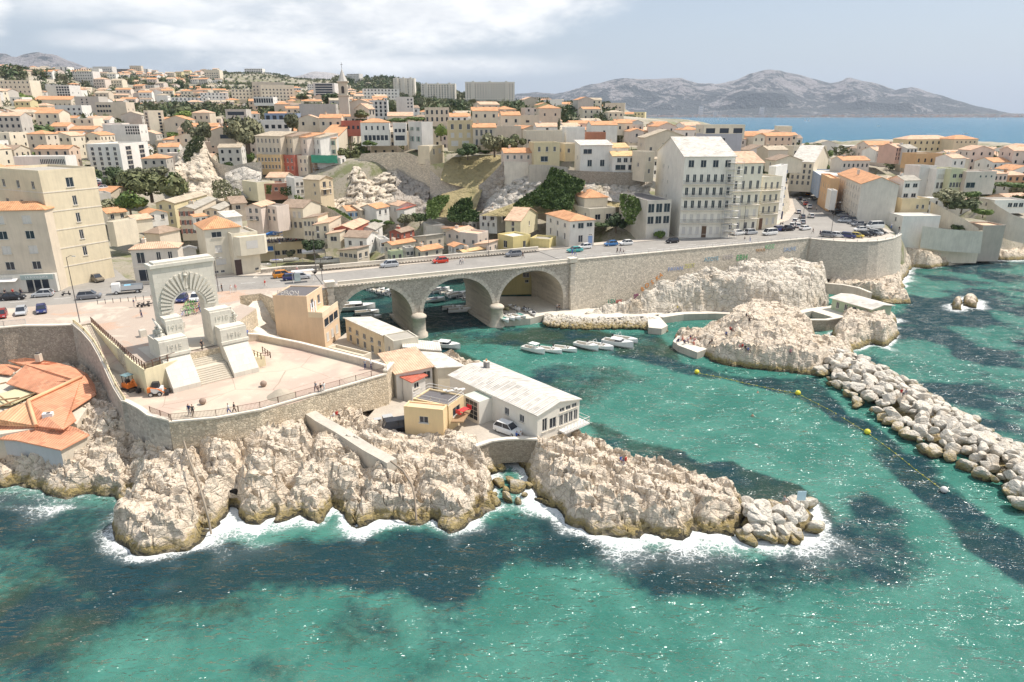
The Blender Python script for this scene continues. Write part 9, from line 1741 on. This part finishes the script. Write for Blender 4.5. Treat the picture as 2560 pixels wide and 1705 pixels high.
for s,l,x,y,z,c in (('ERH','tall green lettering reading ERH',1655,300,2.2,(.10,.36,.14)),('LSV','dark green tag low on the wall',550,655,1.5,(.04,.26,.18)),('EPIK','red tag beside the dark green one',610,650,1.0,(.55,.10,.09)),('UK','thin brown outline tag',680,650,1.2,(.35,.28,.24)),('ABE','upper line of the purple tag',755,598,.9,(.30,.05,.18)),('SRE','lower line of the purple tag',755,622,.9,(.30,.05,.18)),
('PAVAN','pale blue lettering halfway up the wall',1095,388,1.5,(.26,.33,.52)),('ZEST','faded yellow lettering',1215,365,1.6,(.55,.52,.22)),('AZOTE','blue-grey lettering right of the yellow',1400,308,1.5,(.18,.34,.42)),('OSER','violet and yellow lettering',1540,290,1.5,(.46,.42,.40)),('NOUS','red and green block at the top of the wall',1815,230,1.2,(.45,.26,.12)),('KOZ','green scribble at the top of the wall',1895,205,1.6,(.22,.50,.25)),('SAUVE','blue and grey scribble near the bastion',2060,225,1.6,(.30,.40,.55))): graf(s,l + ' on the sea wall','B8',x,y,z,c)
for i,(x,y) in enumerate(((815,555),(855,525),(900,500),(945,465),(975,440))): graf('BOSKA'[i],'orange letter ' + 'BOSKA'[i] + ' climbing beside the bluff on the sea wall','B8',x,y,1.6,(.72,.28,.05),20)
SB = [o for o in bpy.data.objects if str(o.get('label','')).startswith('beige corner block')][0]; dS = SB['_d']
b = MB(); b.box((-.5,6.6,1.9),(1.0,13,3.8),paint((.66,.63,.56))); b.build('shop_front',SB); b = MB(); b.box((-1.08,3.6,3.2),(.16,6.2,1.0),flat((.42,.50,.47),.6)); b.build('fascia',SB)
for k in range(3): b = MB(); b.box((-1.04,2.2 + k * 1.5,1.4),(.1,1.2,2.6),GLASS); b.build('shop_door',SB)
o = text_mesh('LA BODEGUITA',.62,.02,flat((.85,.85,.82),.5),'lettering'); o.parent = SB; o.location = (-1.18,3.6,3.0); o.rotation_euler = (R(90),0,R(-90))
b = MB(); b.face([(-1.0,7.2,3.1),(-2.4,7.2,2.7),(-2.4,12.6,2.7),(-1.0,12.6,3.1)][::-1],FRAME); b.face([(-1.0,7.2,3.05),(-2.4,7.2,2.65),(-2.4,12.6,2.65),(-1.0,12.6,3.05)],FRAME); b.build('awning',SB)
o = text_mesh('PEIRON',1.3,.04,FRAME,'roof_sign'); o.parent = OCH; o.location = (.3,Do * .55,ho + .3); o.rotation_euler = (R(90),0,R(-90))
for i in range(5):
 q = SB.location + Vector((math.cos(SB.rotation_euler.z) * -2.6 - math.sin(SB.rotation_euler.z) * (6.5 + 1.5 * i),math.sin(SB.rotation_euler.z) * -2.6 + math.cos(SB.rotation_euler.z) * (6.5 + 1.5 * i),.06)); person('diner on the pavement before the corner restaurant',q,rnd.uniform(0,360),'sit',rnd.choice(['red','white','black']),'navy','diners before the corner restaurant')
for l,x,y,yd in (('distant speedboat with a long white wake',2220,308,900),('tiny speedboat and wake in the left of the bay',1705,320,0),('tiny dark speedboat far across the bay',2020,290,0)):
 p = at('V',x,y,0); t = thing('speedboat',l,'boat',p); o = bpy.data.objects.new('hull',HULLS['big']); COL.objects.link(o); o.parent = t; o.scale = (1.4,) * 3; b = MB(); L_ = p.y * .055; b.face([(-4,-.6,.12),(-4,.6,.12),(-L_,1.6 + p.y * .001,.12),(-L_,-1.6,.12)][::-1],flat((.85,.87,.86),.8)); b.build('wake',t)
for i,(x,y) in enumerate(((1850,278),(1858,279),(1650,276),(1670,275),(2270,274),(2290,275))): p = at('V',x,y,0); b = MB(); b.face([(0,0,.5),(5,0,.5),(0,0,12)],WHT); b.face([(0,.05,.5),(0,.05,12),(5,.05,.5)],WHT); b.box((1.5,0,.4),(7,2,.8),WHT,taper=1.1); o = b.build('sailing_boat'); o.location = p; o.scale = (1.4,) * 3; tag(o,f'tiny white sail far out in the bay, {["first", "second", "third", "fourth", "fifth", "sixth"][[3, 4, 0, 1, 5, 5][i] if 0 else i]} of six','sailing boat','sails in the bay')
def haze():
 b = MB(); b.box((2000,5400,300),(17000,13000,610),None,skip=()); m = bpy.data.materials.new('haze'); m.use_nodes = True; T = NT(m.node_tree)
 T.n('ShaderNodeOutputMaterial',i_Volume=T.n('ShaderNodeVolumePrincipled',i_Color=(.66,.79,1.0,1),i_Density=4.5e-5,i_Anisotropy=.2))
 o = b.build('haze',m=m); o.display_type = 'WIRE'; tag(o,'thin summer haze over the bay','haze',kind='stuff')
haze()
build_town()
